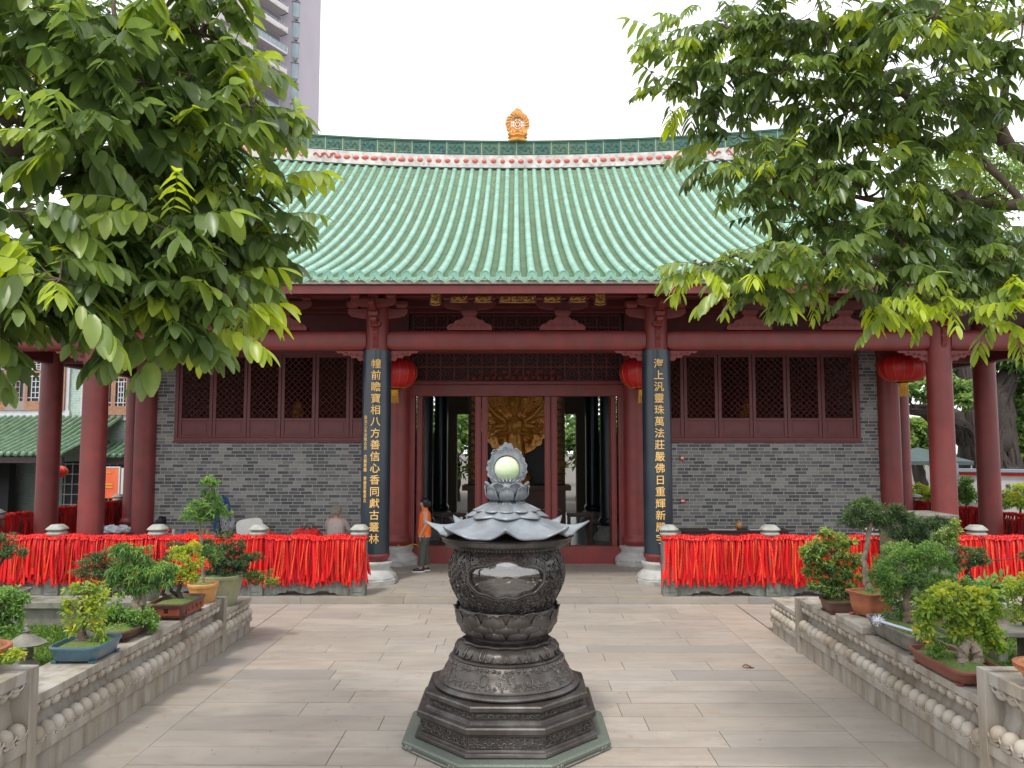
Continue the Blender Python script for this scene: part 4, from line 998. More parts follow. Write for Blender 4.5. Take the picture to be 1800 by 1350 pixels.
for (xa, xb, posts, side) in ((-9.75, -2.80, PL, 'left'), (2.72, 9.8, PR, 'right')):
    n = 150
    for i in range(n):
        x = lerp(xa, xb, (i+rq.uniform(.1,.9))/n); j = rq.randrange(14); o = rprot[j] if not used[j] else copy_tree(rprot[j]); used[j] = True
        o.location = (x, 14.70+rq.uniform(-.02,.015)-.03, railz(x, posts)+rq.uniform(-.012,.02)); o.rotation_euler = (0, 0, rq.uniform(-.25,.25)); o.scale = (1, 1, rq.uniform(.88, 1.1))
        tag(o, 'red prayer ribbon tied in the dense row on the '+side+' front balustrade', 'ribbon', 'prayer ribbons on the front balustrade, '+side)
def ribbon_mass(name, p0, p1, n_, count, posts, seed, back=False, gold=True):
    r_ = random.Random(seed); mb, gd = MB(), MB(); u_ = (p1-p0).normalized()
    for i in range(count):
        q = (i+r_.random())/count; o = p0.lerp(p1, q); o.z = (railz(o.x, posts) if posts else 1.2+.02*sin(q*60))+r_.uniform(-.02,.03); o = o+n_*r_.uniform(-.05, .0)
        ribbon_geo(mb, gd if gold and i % 3 == 0 else None, o, u_, n_, r_.uniform(.68, .88), r_)
        if i % 2 == 0: ribbon_geo(mb, None, o-n_*.12, u_, -n_, r_.uniform(.5, .8), r_)
    o = mb.build(name, m_ribbon, None, 80); tag(o, 'mass of red ribbons knotted thickly along the '+('front' if posts else 'side')+' balustrade', 'ribbons', None, 'stuff')
    return o
for (xa, xb, posts, sd_) in ((-12.3, -2.80, PL, 1), (2.72, 12.3, PR, 2)):
    ribbon_mass('ribbon_mass', Vector((xa, 14.72, 0)), Vector((xb, 14.72, 0)), Vector((0,-1,0)), 1500, posts, sd_, gold=False)
for sx in (-1, 1): ribbon_mass('ribbon_mass', Vector((sx*12.16, 15.2, 0)), Vector((sx*12.16, 32.5, 0)), Vector((-sx,0,0)), 900, None, 5+sx, gold=False)
# ================================================================ INSIDE THE HALL
def gold_figure(label, loc, rz, sc, arms=True):
    t = thing('gilded_statue', label, 'statue', loc, rz); rq = random.Random(31)
    k = MB(); k.lathe([(.42,0),(.45,.05),(.40,.09),(.34,.13),(.40,.20),(.44,.25),(.36,.28)], 32, rf=lambda a, z: 1+.04*cos(12*a)); k.build('lotus_seat', m_statue, t, local=True)
    k = MB()
    k.lathe([(.30,.26),(.33,.34),(.29,.5),(.25,.75),(.23,1.0),(.20,1.15),(.19,1.25),(.23,1.38),(.25,1.5),(.23,1.58),(.10,1.66),(.065,1.70),(.06,1.75)], 28, rf=lambda a, z: (1+.06*cos(9*a+z*6))*(1 if abs(cos(a)) > .5 else .8))
    k.ball((0,-.01,1.86), .125, 18, 12, (.86,.95,1.12)); k.ball((0,-.135,1.85), .02, 8, 6, (1,1,1.6))
    for sx in (-1, 1): k.ball((sx*.11,0,1.84), .03, 8, 6, (.5,.8,2)); k.ball((sx*.04,-.11,1.875), .018, 8, 5, (1.3,.5,.5))
    k.build('body', m_statue, t, local=True)
    k = MB(); k.lathe([(.13,1.93),(.15,1.99),(.13,2.05),(.14,2.12),(.10,2.2),(.11,2.27),(.05,2.36),(.01,2.42)], 20, rf=lambda a, z: 1+.12*cos(8*a)); k.build('crown', m_statue, t, local=True)
    n = 8 if arms else 2
    for i in range(n):
        k = MB(); sx = -1 if i % 2 else 1; q = i//2
        el = ((.42,-.12,1.22),(.48,-.05,1.45),(.45,-.02,1.72),(.36,-.1,1.12))[q]; ha = ((.10,-.36,1.32),(.62,-.22,1.28),(.66,-.12,1.95),(.3,-.34,.98))[q]
        k.tube([(sx*.2,0,1.52), (sx*el[0]*.6,el[1]*.5,(el[2]+1.5)/2), (sx*el[0],el[1],el[2])], [.075,.07,.058], 10); k.tube([(sx*el[0],el[1],el[2]), (sx*(el[0]+ha[0])/2,(el[1]+ha[1])/2,(el[2]+ha[2])/2), (sx*ha[0],ha[1],ha[2])], [.058,.05,.036], 10)
        k.ball((sx*ha[0],ha[1],ha[2]+.03), 1, 8, 6, (.04,.03,.06))
        for f_ in range(5): k.tube([(sx*(ha[0]+(f_-2)*.016),ha[1],ha[2]+.06), (sx*(ha[0]+(f_-2)*.02),ha[1]-.02,ha[2]+.13-.01*abs(f_-2))], [.009,.005], 5)
        k.build('arm', m_statue, t, local=True)
    if arms:
        k = MB()
        for i in range(38):
            a = pi*(-.14+1.28*(i % 19)/18+.01*sin(i*5)); r0, r1 = (.42, .70+.05*sin(i*3)) if i < 19 else (.36, .55+.04*sin(i*4))
            if i < 29 or 1: k.tube([(r0*cos(a), .1, 1.5+r0*sin(a)*.9), ((r0+r1)/2*cos(a+.05), .12, 1.5+(r0+r1)/2*sin(a+.05)), (r1*cos(a), .08, 1.5+r1*sin(a))], [.03,.026,.018], 6); k.ball((r1*cos(a), .07, 1.5+r1*sin(a)), .035, 6, 4)
        for sx in (-1, 1):
            for rr in (.17, .12): k.tube([(sx*.5+rr*cos(a), .02, 2.12+rr*sin(a)) for a in [2*pi*q/24 for q in range(25)]], .022, 6)
        for q in range(70): a = q*2.4; rr = .38+.42*((q*37) % 70)/70; aa = pi*(-.12+1.24*((q*53) % 70)/70); k.ball((rr*cos(aa), .15+.01*sin(a), 1.55+rr*sin(aa)), .05, 6, 4)
        of = outline_flame(.84, .86, 72, .08, 21)
        k.prism([(p[0], 1.62+p[1]) for p in of], .17, .20)
        for q in range(220):
            aa = q*2.399; rr = .82*math.sqrt(q/220); k.ball((rr*cos(aa), .165, 1.62+rr*sin(aa)), .03+.012*sin(q), 6, 4)
        k.build('arm_fan', m_statue, t, local=True)
    t.scale = (sc, sc, sc); return t
gold_figure('gilded many-armed statue standing in the dark hall behind the central doorway', (-.05, 24.2, 1.62), 0, 1.27)
gold_figure('gilded robed statue inside the hall behind the left lattice windows', (-6.6, 23.6, 1.6), .3, 1.1, False)
gold_figure('gilded robed statue inside the hall behind the right lattice windows', (6.9, 23.6, 1.6), -.3, 1.1, False)
def shrine(label, x, y, w, h, d=1.0):
    t = thing('altar', label, 'altar', (x, y, .15)); k = MB(); k.box(-w,w,-d/2,d/2,0,.12); k.box(-w*.94,w*.94,-d*.45,d*.45,.12,h-.15); k.box(-w*1.04,w*1.04,-d*.55,d*.55,h-.15,h); k.build('altar_body', m_brown, t, 0, local=True, bev=.01)
    k = MB(); 
    for i in range(7): 
        xx = -w*.8+w*1.6*i/6; k.tube([(xx+.09*cos(q)*(1-q/9), -d*.46, h*.5+.09*sin(q)*(1-q/9)) for q in [j*.6 for j in range(13)]], .012, 5)
    k.build('altar_carving', m_gold, t, local=True); return t
shrine('long carved dark wood altar below the central gilded statue', 0, 23.9, 1.55, 1.55); shrine('dark altar under the left robed statue', -6.6, 23.8, 1.1, 1.3); shrine('dark altar under the right robed statue', 6.9, 23.8, 1.1, 1.3)
t = thing('shrine_frame', 'carved dark and gold frame standing round the central statue', 'shrine', (0, 24.6, .15))
for sx in (-1, 1):
    k = MB(); k.box(min(sx*1.15,sx*1.5), max(sx*1.15,sx*1.5), 24.4, 24.7, .15, 5.2); o = k.build('shrine_post', m_brown, t, 0)
    k = MB(); scrollstrip(k, min(sx*1.15,sx*1.5), max(sx*1.15,sx*1.5), 24.38, 2.3, .25, .02, 2, 1)
    for z in [1.7+.22*i for i in range(14)]: scrollstrip(k, min(sx*1.16,sx*1.48), max(sx*1.16,sx*1.48), 24.38, z, .2, .018, 1, int(z*10))
    k.build('post_carving', m_gold, o)
k = MB(); k.box(-1.15, 1.15, 24.75, 24.85, .15, 5.2); k.build('shrine_screen', m_dark, t, 0)
k = MB(); k.box(-1.5, 1.5, 24.4, 24.7, 5.2, 5.7); k.build('shrine_top', m_brown, t, 0)
for sx in (-1, 1):
    t = thing('side_table', 'dark carved side table inside the hall, '+('left' if sx < 0 else 'right')+' of the altar', 'table', (sx*1.75, 22.0, .15)); k = MB(); k.box(-.35,.35,-.3,.3,.78,.85); k.build('tabletop', m_brown, t, 0, local=True)
    for a in (-.3, .3):
        for b in (-.25, .25): k = MB(); k.box(a-.03,a+.03,b-.03,b+.03,0,.78); k.build('leg', m_brown, t, 0, local=True)

# ================================================================ LANTERNS
def lantern(label, x, y, z, r, zr, group='red lanterns hung around the hall'):
    t = thing('red_lantern', label, 'lantern', (x, y, z), 0, group); n = 48; m = 14; pr = []
    for k in range(m+1):
        a = -pi/2*.8+pi*.8*k/m; pr.append((r*cos(a)**.8, zr*sin(a)/sin(pi*.4)))
    k = MB(); k.lathe(pr, n, rf=lambda a, q: 1-.022*abs(sin(a*8))**.4*0+.012*cos(a*16)); k.build('lantern_body', m_lantern, t, local=True)
    k = MB()
    for i in range(16):
        a = 2*pi*i/16; k.tube([(p[0]*1.014*cos(a), p[0]*1.014*sin(a), p[1]) for p in pr], .0035, 4)
    k.build('gold_ribs', m_gold, t, local=True)
    k = MB(); k.lathe([(r*.36,-zr*1.0),(r*.52,-zr*.955),(r*.52,-zr*.92),(r*.3,-zr*.9)], 24, rf=lambda a, q: 1+.06*cos(12*a)); k.lathe([(r*.3,zr*.97),(r*.4,zr*.95),(r*.3,zr*1.04)], 24); k.build('gold_trim', m_gold, t, local=True)
    k = MB(); k.lathe([(r*.15,-zr-.16),(r*.19,-zr-.02),(r*.05,-zr+.0),(.01,-zr+.02)], 16); 
    for i in range(18):
        a = 2*pi*i/18; k.tube([(r*.16*cos(a), r*.16*sin(a), -zr-.03), (r*.18*cos(a), r*.18*sin(a), -zr-.30-.01*(i % 3))], .008, 4)
    k.build('tassel', m_yellow, t, local=True)
    k = MB(); k.tube([(0,0,zr), (0,0,zr+.5)], .008, 5); k.build('hanging_cord', m_black2, t, local=True); return t
lantern('red lantern with yellow tassel behind the left couplet board', -2.72, 17.4, 4.50, .50, .36)
lantern('red lantern with yellow tassel behind the right couplet board', 2.80, 17.4, 4.50, .50, .36)
lantern('red lantern beside the rightmost front column, partly behind it', 8.62, 17.5, 4.62, .52, .33)
lantern('small flat red lantern hanging before the pale green building', -15.9, 27.2, 1.97, .36, .20, None)

# ================================================================ PEOPLE
m_skin = M('skin', (.52,.29,.19), .5, (.47,.25,.16), 20); m_hairb = M('black_hair', (.012,.011,.011), .45, bst=.6, bsc=60); m_hairg = M('grey_hair', (.33,.30,.25), .8, (.2,.18,.15), 60, bst=1, bsc=80)
m_vest = M('orange_vest', (.85,.16,.015), .6, (.75,.12,.01), 12); m_peach = M('peach_shirt', (.62,.27,.17), .7); m_trous = M('grey_green_trousers', (.075,.085,.07), .8, (.055,.062,.05), 10)
m_shoe = M('black_shoe', (.015,.015,.02), .6); m_sole = M('white_sole', (.75,.75,.75), .6); m_redshirt = M('red_shirt', (.5,.03,.03), .7)
m_pink = M('pale_checked_shirt', (.52,.43,.39), .8, (.40,.33,.31), 30)
def skinned(name, chains, mat, parent):
    """one continuous surface grown along connected joints; chains share joints by key"""
    keys, V, E, Rr = {}, [], [], []
    for ch in chains:
        prev = None
        for (key, p, r_) in ch:
            if key not in keys: keys[key] = len(V); V.append(p); Rr.append(r_)
            if prev is not None: E.append((keys[prev], keys[key]))
            prev = key
    me = bpy.data.meshes.new(name); me.from_pydata(V, E, []); me.materials.append(mat); o = bpy.data.objects.new(name, me); C.collection.objects.link(o); o.parent = parent
    sk = o.modifiers.new('skin', 'SKIN'); sk.use_smooth_shade = True
    for i, sv in enumerate(me.skin_vertices[0].data): sv.radius = (Rr[i] if isinstance(Rr[i], tuple) else (Rr[i], Rr[i])); sv.use_root = (i == 0)
    ss = o.modifiers.new('sub', 'SUBSURF'); ss.levels = 1; ss.render_levels = 2; return o
def loft(mb, rings, n=20):      # rings: (cx, cy, cz, rx, ry)
    vs = []
    for (cx, cy, cz, rx, ry) in rings:
        for i in range(n):
            a = 2*pi*i/n; f = 1/(abs(cos(a))**2.4+abs(sin(a))**2.4)**(1/2.4); vs.append((cx+rx*f*cos(a), cy+ry*f*sin(a), cz))
    mb.add(vs, [(k*n+i, k*n+(i+1)%n, (k+1)*n+(i+1)%n, (k+1)*n+i) for k in range(len(rings)-1) for i in range(n)]+[tuple(range(n))[::-1], tuple(range((len(rings)-1)*n, len(rings)*n))])
def hand(ch, pre, w, d, side):   # wrist point, direction of the fingers
    w = Vector(w); d = Vector(d).normalized(); s_ = Vector((0,1,0)).cross(d).normalized() if abs(d.y) < .9 else Vector((1,0,0)); pc = w+d*.05
    ch.append([(pre+'w', tuple(w), .024), (pre+'p', tuple(pc), (.016,.036))])
    for i, L in enumerate((.062,.072,.068,.052)):
        b = pc+d*.03+s_*((i-1.5)*.019); inn = Vector((0, 0, 0))+s_.cross(d)*(-.5)
        ch.append([(pre+'p', tuple(pc), (.016,.036)), (pre+'f%da' % i, tuple(b), .0095), (pre+'f%db' % i, tuple(b+d*L*.5+inn*.012), .0085), (pre+'f%dc' % i, tuple(b+d*L*.9+inn*.04), .006)])
    th = w+d*.02+s_*(-side*.035); ch.append([(pre+'w', tuple(w), .024), (pre+'t1', tuple(th), .011), (pre+'t2', tuple(th+d*.03+s_*(-side*.012)), .009), (pre+'t3', tuple(th+d*.055), .006)])
def head(ch, H, y=0):
    ch.append([('chest', (0,y+.0,H-.33), (.13,.09)), ('neck', (0,y+.005,H-.245), .05), ('jaw', (0,y-.015,H-.185), (.062,.072)), ('face', (0,y-.005,H-.12), (.074,.092)), ('brow', (0,y+.005,H-.07), (.074,.092)), ('top', (0,y+.01,H-.025), .05)])
    ch.append([('face', (0,y-.005,H-.12), (.074,.092)), ('nose', (0,y-.098,H-.125), .014), ('nose2', (0,y-.113,H-.135), .010)])
    for sx in (-1, 1): ch.append([('face', (0,y-.005,H-.12), (.074,.092)), ('ear%d' % sx, (sx*.078,y+.01,H-.125), (.010,.022))])
def face(t, H, y=0):
    k = MB()
    for sx in (-1, 1): k.ball((sx*.032, y-.088, H-.105), .009, 8, 6)
    k.build('eyes', m_black2, t, local=True)
    k = MB(); k.tube([(-.022, y-.088, H-.165), (0, y-.094, H-.163), (.022, y-.088, H-.165)], .005, 5); k.build('mouth', M('lips', (.4,.14,.11), .5), t, local=True)
    k = MB()
    for sx in (-1, 1): k.tube([(sx*.018, y-.094, H-.088), (sx*.045, y-.086, H-.086)], .004, 4)
    k.build('eyebrows', m_hairb, t, local=True)
def hair(t, H, mat, y=0, curly=False, back=True):
    k = MB()
    def fn(u, v):
        a = 2*pi*u; ph = v*pi*.62; fr = max(0, -sin(a)); ph *= (1-.38*fr); r_ = 1+.03*sin(9*a+v*7)+(.10*sin(17*a)*sin(19*v) if curly else 0)
        s_ = .104 if not curly else .125
        return (s_*.90*r_*sin(ph)*cos(a), y+.012+s_*1.08*r_*sin(ph)*sin(a), H-.105+s_*1.05*r_*cos(ph))
    k.grid(fn, 40, 14)
    if curly:
        q_ = random.Random(2)
        for i in range(150):
            a = q_.uniform(0, 2*pi); ph = q_.uniform(0, pi*.62)
            if sin(a) < -.5 and ph > 1: continue
            k.ball((.11*sin(ph)*cos(a), y+.01+.125*sin(ph)*sin(a), H-.105+.125*cos(ph)), .022, 6, 4)
    else:
        for i in range(26):
            a = pi*(-.1+1.2*i/25); k.tube([(.094*cos(a), y+.01+.108*sin(a), H-.08), (.097*cos(a), y+.015+.112*sin(a), H-.14), (.085*cos(a), y+.012+.10*sin(a), H-.185-.01*(i % 3))], [.02,.02,.006], 6)
        for i in range(9): q = (i-4)/4; k.tube([(q*.05, y-.06, H-.02), (q*.075, y-.10, H-.05), (q*.08+.01, y-.102, H-.08)], [.018,.014,.004], 6)
    k.build('hair', mat, t, local=True)
# --- standing person in the orange vest
P1 = thing('person', 'person in an orange vest standing outside the hall door, looking left', 'person', (-2.03, 17.5, .125), R(-82))
H = 1.60; ch = [[('pelvis', (0,0,.86), (.13,.10)), ('belly', (0,0,1.0), (.12,.09)), ('chest', (0,0,H-.33), (.13,.09))]]
head(ch, H)
for sx, lx, fy in ((-1, -.085, .05), (1, .085, -.07)):
    ch.append([('pelvis', (0,0,.86), (.13,.10)), ('hip%d' % sx, (lx,0,.80), .085), ('knee%d' % sx, (lx,fy*.5-.01,.45), .055), ('calf%d' % sx, (lx,fy*.8+.01,.28), .05), ('ank%d' % sx, (lx,fy,.085), .034), ('ball%d' % sx, (lx,fy-.10,.04), (.035,.028)), ('toe%d' % sx, (lx,fy-.15,.035), (.028,.02))])
    e = (sx*.235,.02,1.03); w = (sx*.21,-.09,.83)
    ch.append([('chest', (0,0,H-.33), (.13,.09)), ('sh%d' % sx, (sx*.17,.01,H-.30), .052), ('el%d' % sx, e, .038), ('ha%dw' % sx, w, .024)]); hand(ch, 'ha%d' % sx, w, (-sx*.05,-.15,-1), sx)
skinned('body', ch, m_skin, P1); face(P1, H); hair(P1, H, m_hairb)
k = MB(); loft(k, [(0,0,.80,.19,.145),(0,0,.84,.19,.15),(0,.005,1.0,.175,.135),(0,.01,1.15,.185,.135),(0,.01,1.27,.175,.12),(0,.01,1.325,.12,.085),(0,.005,1.345,.07,.07),(0,0,1.385,.062,.068)])
k.build('vest', m_vest, P1, local=True)
k = MB(); loft(k, [(0,0,.76,.178,.14),(0,0,.82,.178,.14)]); 
for sx in (-1, 1): k.tube([(sx*.15,.01,1.31), (sx*.2,.012,1.22), (sx*.232,.018,1.06)], [.066,.064,.058], 14)
k.build('shirt', m_peach, P1, local=True)
k = MB(); loft(k, [(0,0,.70,.165,.125),(0,0,.80,.165,.13),(0,0,.86,.15,.12)])
for lx, fy in ((-.085, .05), (.085, -.07)): k.tube([(lx,0,.80), (lx,fy*.4,.6), (lx,fy*.5-.005,.45), (lx,fy*.8+.01,.28), (lx,fy+.005,.13)], [.095,.088,.078,.07,.062], 16)
k.build('trousers', m_trous, P1, local=True)
for lx, fy in ((-.085, .05), (.085, -.07)):
    k = MB(); k.ball((lx,fy-.055,.045), 1, 16, 10, (.048,.135,.045)); o = k.build('shoe', m_shoe, P1, local=True)
    k = MB(); k.lathe([(.9,0),(1,.006),(1,.022),(.95,.026)], 24, (0,0,0)); k.V = [(lx+v[0]*.052, fy-.055+v[1]*.142, v[2]) for v in k.V]; k.build('sole', m_sole, o, local=True)
# --- seated people
def seated(label, loc, rz, H, shirt, hairmat, curly):
    t = thing('person', label, 'person', loc, rz); s_ = H-.85   # seat height
    ch = [[('pelvis', (0,0,s_+.1), (.14,.11)), ('belly', (0,-.01,s_+.28), (.13,.10)), ('chest', (0,-.03,H-.33), (.14,.09))]]; head(ch, H, -.03)
    for sx in (-1, 1):
        ch.append([('pelvis', (0,0,s_+.1), (.14,.11)), ('hip%d' % sx, (sx*.09,-.04,s_+.08), .085), ('knee%d' % sx, (sx*.12,-.42,s_+.06), .058), ('calf%d' % sx, (sx*.12,-.43,s_*.5), .05), ('ank%d' % sx, (sx*.12,-.42,.085), .034), ('toe%d' % sx, (sx*.12,-.56,.035), (.03,.02))])
        e = (sx*.25,-.14,s_+.33); w = (sx*.14,-.36,s_+.38)
        ch.append([('chest', (0,-.03,H-.33), (.14,.09)), ('sh%d' % sx, (sx*.175,-.02,H-.30), .055), ('el%d' % sx, e, .038), ('ha%dw' % sx, w, .024)]); hand(ch, 'ha%d' % sx, w, (-sx*.3,-1,-.1), sx)
    skinned('body', ch, m_skin, t); face(t, H, -.03); hair(t, H, hairmat, -.03, curly)
    k = MB(); loft(k, [(0,0,s_+.04,.20,.16),(0,0,s_+.2,.19,.15),(0,-.01,s_+.38,.20,.14),(0,-.02,H-.36,.205,.13),(0,-.02,H-.29,.16,.10),(0,-.022,H-.265,.075,.075),(0,-.025,H-.24,.06,.065)])
    for sx in (-1, 1): k.tube([(sx*.16,-.02,H-.31), (sx*.215,-.06,H-.40), (sx*.245,-.13,s_+.34)], [.07,.066,.056], 14); k.tube([(sx*.25,-.14,s_+.33), (sx*.2,-.25,s_+.36)], [.054,.045], 12)
    k.build('shirt', shirt, t, local=True)
    k = MB()
    for sx in (-1, 1): k.tube([(sx*.08,-.02,s_+.08), (sx*.12,-.42,s_+.06), (sx*.12,-.43,s_*.5), (sx*.12,-.42,.12)], [.10,.08,.07,.062], 14)
    loft(k, [(0,0,s_-.02,.19,.15),(0,0,s_+.1,.185,.15)]); k.build('trousers', m_trous, t, local=True)
    for sx in (-1, 1): k = MB(); k.ball((sx*.12,-.49,.045), 1, 14, 8, (.048,.13,.045)); k.build('shoe', m_shoe, t, local=True)
    return t
seated('grey-haired person in a pale shirt seen from behind at the left table', (-4.08, 17.9, .125), R(172), 1.38, m_pink, m_hairg, True)
seated('person in a red shirt sitting behind the balustrade, back turned', (-8.05, 17.9, .125), R(190), 1.16, m_redshirt, m_hairb, False)
m_wood = M('brown_wood', (.24,.12,.05), .55, (.16,.08,.035), 12); m_dwood = M('dark_wood', (.035,.022,.018), .5, (.05,.03,.025), 8); m_plast = M('white_plastic', (.66,.66,.62), .5, (.58,.58,.55), 5); m_desk = M('pale_tabletop', (.42,.36,.27), .5, (.36,.3,.23), 10)
def stool(loc, h, label, m=None):
    t = thing('stool', label, 'stool', loc); k = MB(); k.box(-.17,.17,-.17,.17,h-.04,h); k.build('seat', m or m_wood, t, 0, bev=.01, local=True)
    for a in (-1, 1):
        for b in (-1, 1): k = MB(); k.tube([(a*.13,b*.13,h-.04), (a*.16,b*.16,0)], .018, 6); k.build('leg', m or m_wood, t, local=True)
stool((-4.08, 17.9, .125), .49, 'wooden stool under the grey-haired person'); stool((-8.05, 17.9, .125), .27, 'low wooden stool under the person in red')
def table(label, x, y, w, d, h, m, top=None):
    t = thing('table', label, 'table', (x, y, .125)); k = MB(); k.box(-w/2,w/2,-d/2,d/2,h-.035,h); k.build('tabletop', top or m, t, 0, bev=.006, local=True)
    k = MB(); k.box(-w/2+.04,w/2-.04,-d/2+.04,d/2-.04,h-.12,h-.036); k.build('apron', m, t, 0, local=True)
    for a in (-1, 1):
        for b in (-1, 1): k = MB(); xx, yy = a*(w/2-.06), b*(d/2-.06); k.box(xx-.025,xx+.025,yy-.025,yy+.025,0,h-.12); k.build('leg', m, t, 0, local=True)
    return t
table('pale wooden table left of the hall, cluttered with cups', -7.1, 17.6, 1.35, .6, .80, m_wood, m_desk)
table('dark table between two left columns, heaped with bags', -8.95, 17.3, .9, .6, .84, m_dwood)
table('table with a red bag in front of the grey-haired person', -4.5, 17.35, 1.1, .5, .78, m_wood, m_desk)
table('long black table against the right brick wall', 4.95, 18.1, 2.4, .5, .86, m_dwood)
def small(name, label, cat, fn, mat, loc, group=None, bev=0, smooth=40):
    k = MB(); fn(k); o = k.build(name, mat, None, smooth, bev, local=True); o.location = loc; tag(o, label, cat, group); return o
zt = .125+.80
for i, (dx, c, lab) in enumerate(((-.5, (.5,.5,.5), 'grey'), (-.3, (.08,.12,.3), 'dark blue'), (.15, (.35,.2,.1), 'tan'), (.25, (.4,.28,.16), 'light brown'))):
    small('cup', lab+' cup standing on the pale table by the person in red', 'cup', lambda k: k.lathe([(.03,0),(.038,.11),(.033,.11),(.028,.01)], 14), M('cup_'+lab.replace(' ', '_'), c, .5), (-7.1+dx, 17.55, zt))
small('tea_flask', 'dark flask with cloth hung over it at the table end', 'flask', lambda k: k.lathe([(.05,0),(.055,.2),(.03,.24),(.03,.28),(.012,.3)], 16), m_black2, (-6.62, 17.6, zt))
def papers(k): k.box(-.12,.12,-.09,.09,0,.03); k.box(-.1,.13,-.08,.08,.03,.05)
small('paper_stack', 'orange paper packet lying among the cups', 'papers', papers, M('orange_paper', (.6,.2,.05), .8), (-7.15, 17.5, zt), smooth=0)
small('yellow_bottle', 'yellow bottle on the dark table between the columns', 'bottle', lambda k: k.lathe([(.045,0),(.047,.17),(.03,.19),(.03,.23),(.012,.235)], 16), M('yellow_plastic', (.7,.55,.15), .5), (-9.2, 17.25, .965))
small('thermos', 'blue-grey thermos beside the yellow bottle', 'thermos', lambda k: k.lathe([(.055,0),(.06,.15),(.04,.19),(.035,.22)], 16), M('blue_grey_plastic', (.22,.26,.42), .5), (-9.03, 17.25, .965))
def bag(k):
    def fn(u, v):
        a = 2*pi*u; r_ = sin(pi*min(.98, v*.9+.05))**.6; n_ = 1+.13*sin(5*a+v*9)+.08*sin(11*a-v*5); return (.28*r_*cos(a)*n_, .15*r_*sin(a)*n_, .17*(1-cos(pi*v*.9))/2*n_+.005)
    k.grid(fn, 36, 14)
small('plastic_bag', 'crumpled translucent pale bag on the dark table', 'bag', bag, M('pale_plastic_film', (.45,.47,.52), .35), (-8.75, 17.3, .965))
o = small('red_bag', 'red cloth bag slumped on the table near the grey-haired person', 'bag', bag, M('red_cloth', (.5,.015,.012), .7), (-4.55, 17.2, .905))
k = MB(); k.tube([(-.08+.3*q, 0, .14+.16*sin(pi*q)) for q in [j/10 for j in range(11)]], .012, 6); k.build('handle', m_dwood, o, local=True)
def wchair(label, loc, rz, m, tilt=0):
    t = thing('chair', label, 'chair', loc, rz); k = MB(); k.box(-.21,.21,-.2,.2,.42,.46); k.build('seat', m, t, 0, bev=.01, local=True)
    for a in (-1, 1):
        k = MB(); k.box(a*.19-.02,a*.19+.02,-.19,-.15,0,.42); k.build('leg', m, t, 0, local=True); k = MB(); k.box(a*.19-.02,a*.19+.02,.16,.20,0,.42); k.build('leg', m, t, 0, local=True)
    k = MB(); k.box(-.21,-.17,.16,.2,.46,.98); k.box(.17,.21,.16,.2,.46,.98); k.box(-.17,.17,.165,.195,.88,.97); k.box(-.05,.05,.17,.19,.46,.88); k.build('backrest', m, t, 0, bev=.006, local=True); return t
wchair('small brown wooden chair behind the ribbons, beside the white plastic chair', (-5.42, 17.4, .125), R(150), M('orange_brown_wood', (.3,.12,.05), .5))
t = thing('plastic_chair', 'white plastic chair with a broad rounded back, turned away by the left wall', 'chair', (-5.75, 17.5, .125), R(8))
k = MB(); pl = [(-.27+.0*q, .52) for q in (0,)]; pl = []
for i in range(40):
    a = 2*pi*i/40; f = 1/(abs(cos(a))**4.5+abs(sin(a))**4.5)**(1/4.5); pl.append((.29*f*cos(a), .93+.23*f*sin(a)))
k.prism(pl, -.02, .03, 'y', Matrix.Rotation(R(-8), 4, 'Y')); k.build('backrest', m_plast, t, 30, bev=.012, local=True)
k = MB(); k.box(-.24,.24,-.02,.42,.42,.46); k.build('seat', m_plast, t, 0, bev=.015, local=True)
for a in (-1, 1):
    for b in (0, .4): k = MB(); k.tube([(a*.21,b,.44), (a*.25,b*1.1-.02,0)], .025, 6); k.build('leg', m_plast, t, local=True)
    k = MB(); k.tube([(a*.26,.02,.78), (a*.28,.25,.68), (a*.25,.4,.45)], .022, 6); k.build('armrest', m_plast, t, local=True)
t = thing('electric_fan', 'round grey electric fan facing out behind the left balustrade', 'fan', (-6.42, 17.6, .125), R(-12))
k = MB()
for rr in (.2, .15, .10, .05): k.tube([(rr*cos(a), -.06+rr*rr*.6, 1.03+rr*sin(a)) for a in [2*pi*j/32 for j in range(33)]], .004, 4)
for i in range(40): a = 2*pi*i/40; k.tube([(.03*cos(a), -.07, 1.03+.03*sin(a)), (.15*cos(a), -.055, 1.03+.15*sin(a)), (.2*cos(a), -.03, 1.03+.2*sin(a)), (.15*cos(a), .05, 1.03+.15*sin(a))], .0028, 3)
k.build('guard', M('grey_wire', (.4,.4,.38), .4, metal=.3), t, local=True)
k = MB()
for i in range(3):
    a0 = 2*pi*i/3; k.grid(lambda u, v: ((.03+.14*v)*cos(a0+(u-.5)*1.3), -.02+.04*(u-.5), 1.03+(.03+.14*v)*sin(a0+(u-.5)*1.3)), 6, 4)
k.build('blades', M('grey_blade', (.3,.33,.36), .4), t, local=True)
k = MB(); k.lathe([(.04,-.0),(.05,.05),(.03,.1)], 14, (0,0,0)); k.V = [(v[0], v[2]+.0, 1.03+v[1]) for v in k.V]; k.tube([(0,.05,1.0), (0,.05,.05)], .018, 8); k.lathe([(.18,0),(.18,.03),(.05,.05)], 20, (0,.05,0)); k.build('stand', m_plast, t, local=True)
t = thing('folded_parasol', 'folded blue parasol standing against the left brick wall', 'parasol', (-6.80, 18.3, .125))
k = MB()
def fn(u, v):
    a = 2*pi*u; r_ = (.07+.10*sin(pi*min(1, v*1.02))**.5)*(1+.22*sin(7*a+v*3)); return (r_*cos(a), r_*sin(a), .62+v*.95)
k.grid(fn, 48, 16); k.build('canopy', M('blue_cloth', (.01,.045,.16), .7, (.015,.07,.22), 8), t, local=True)
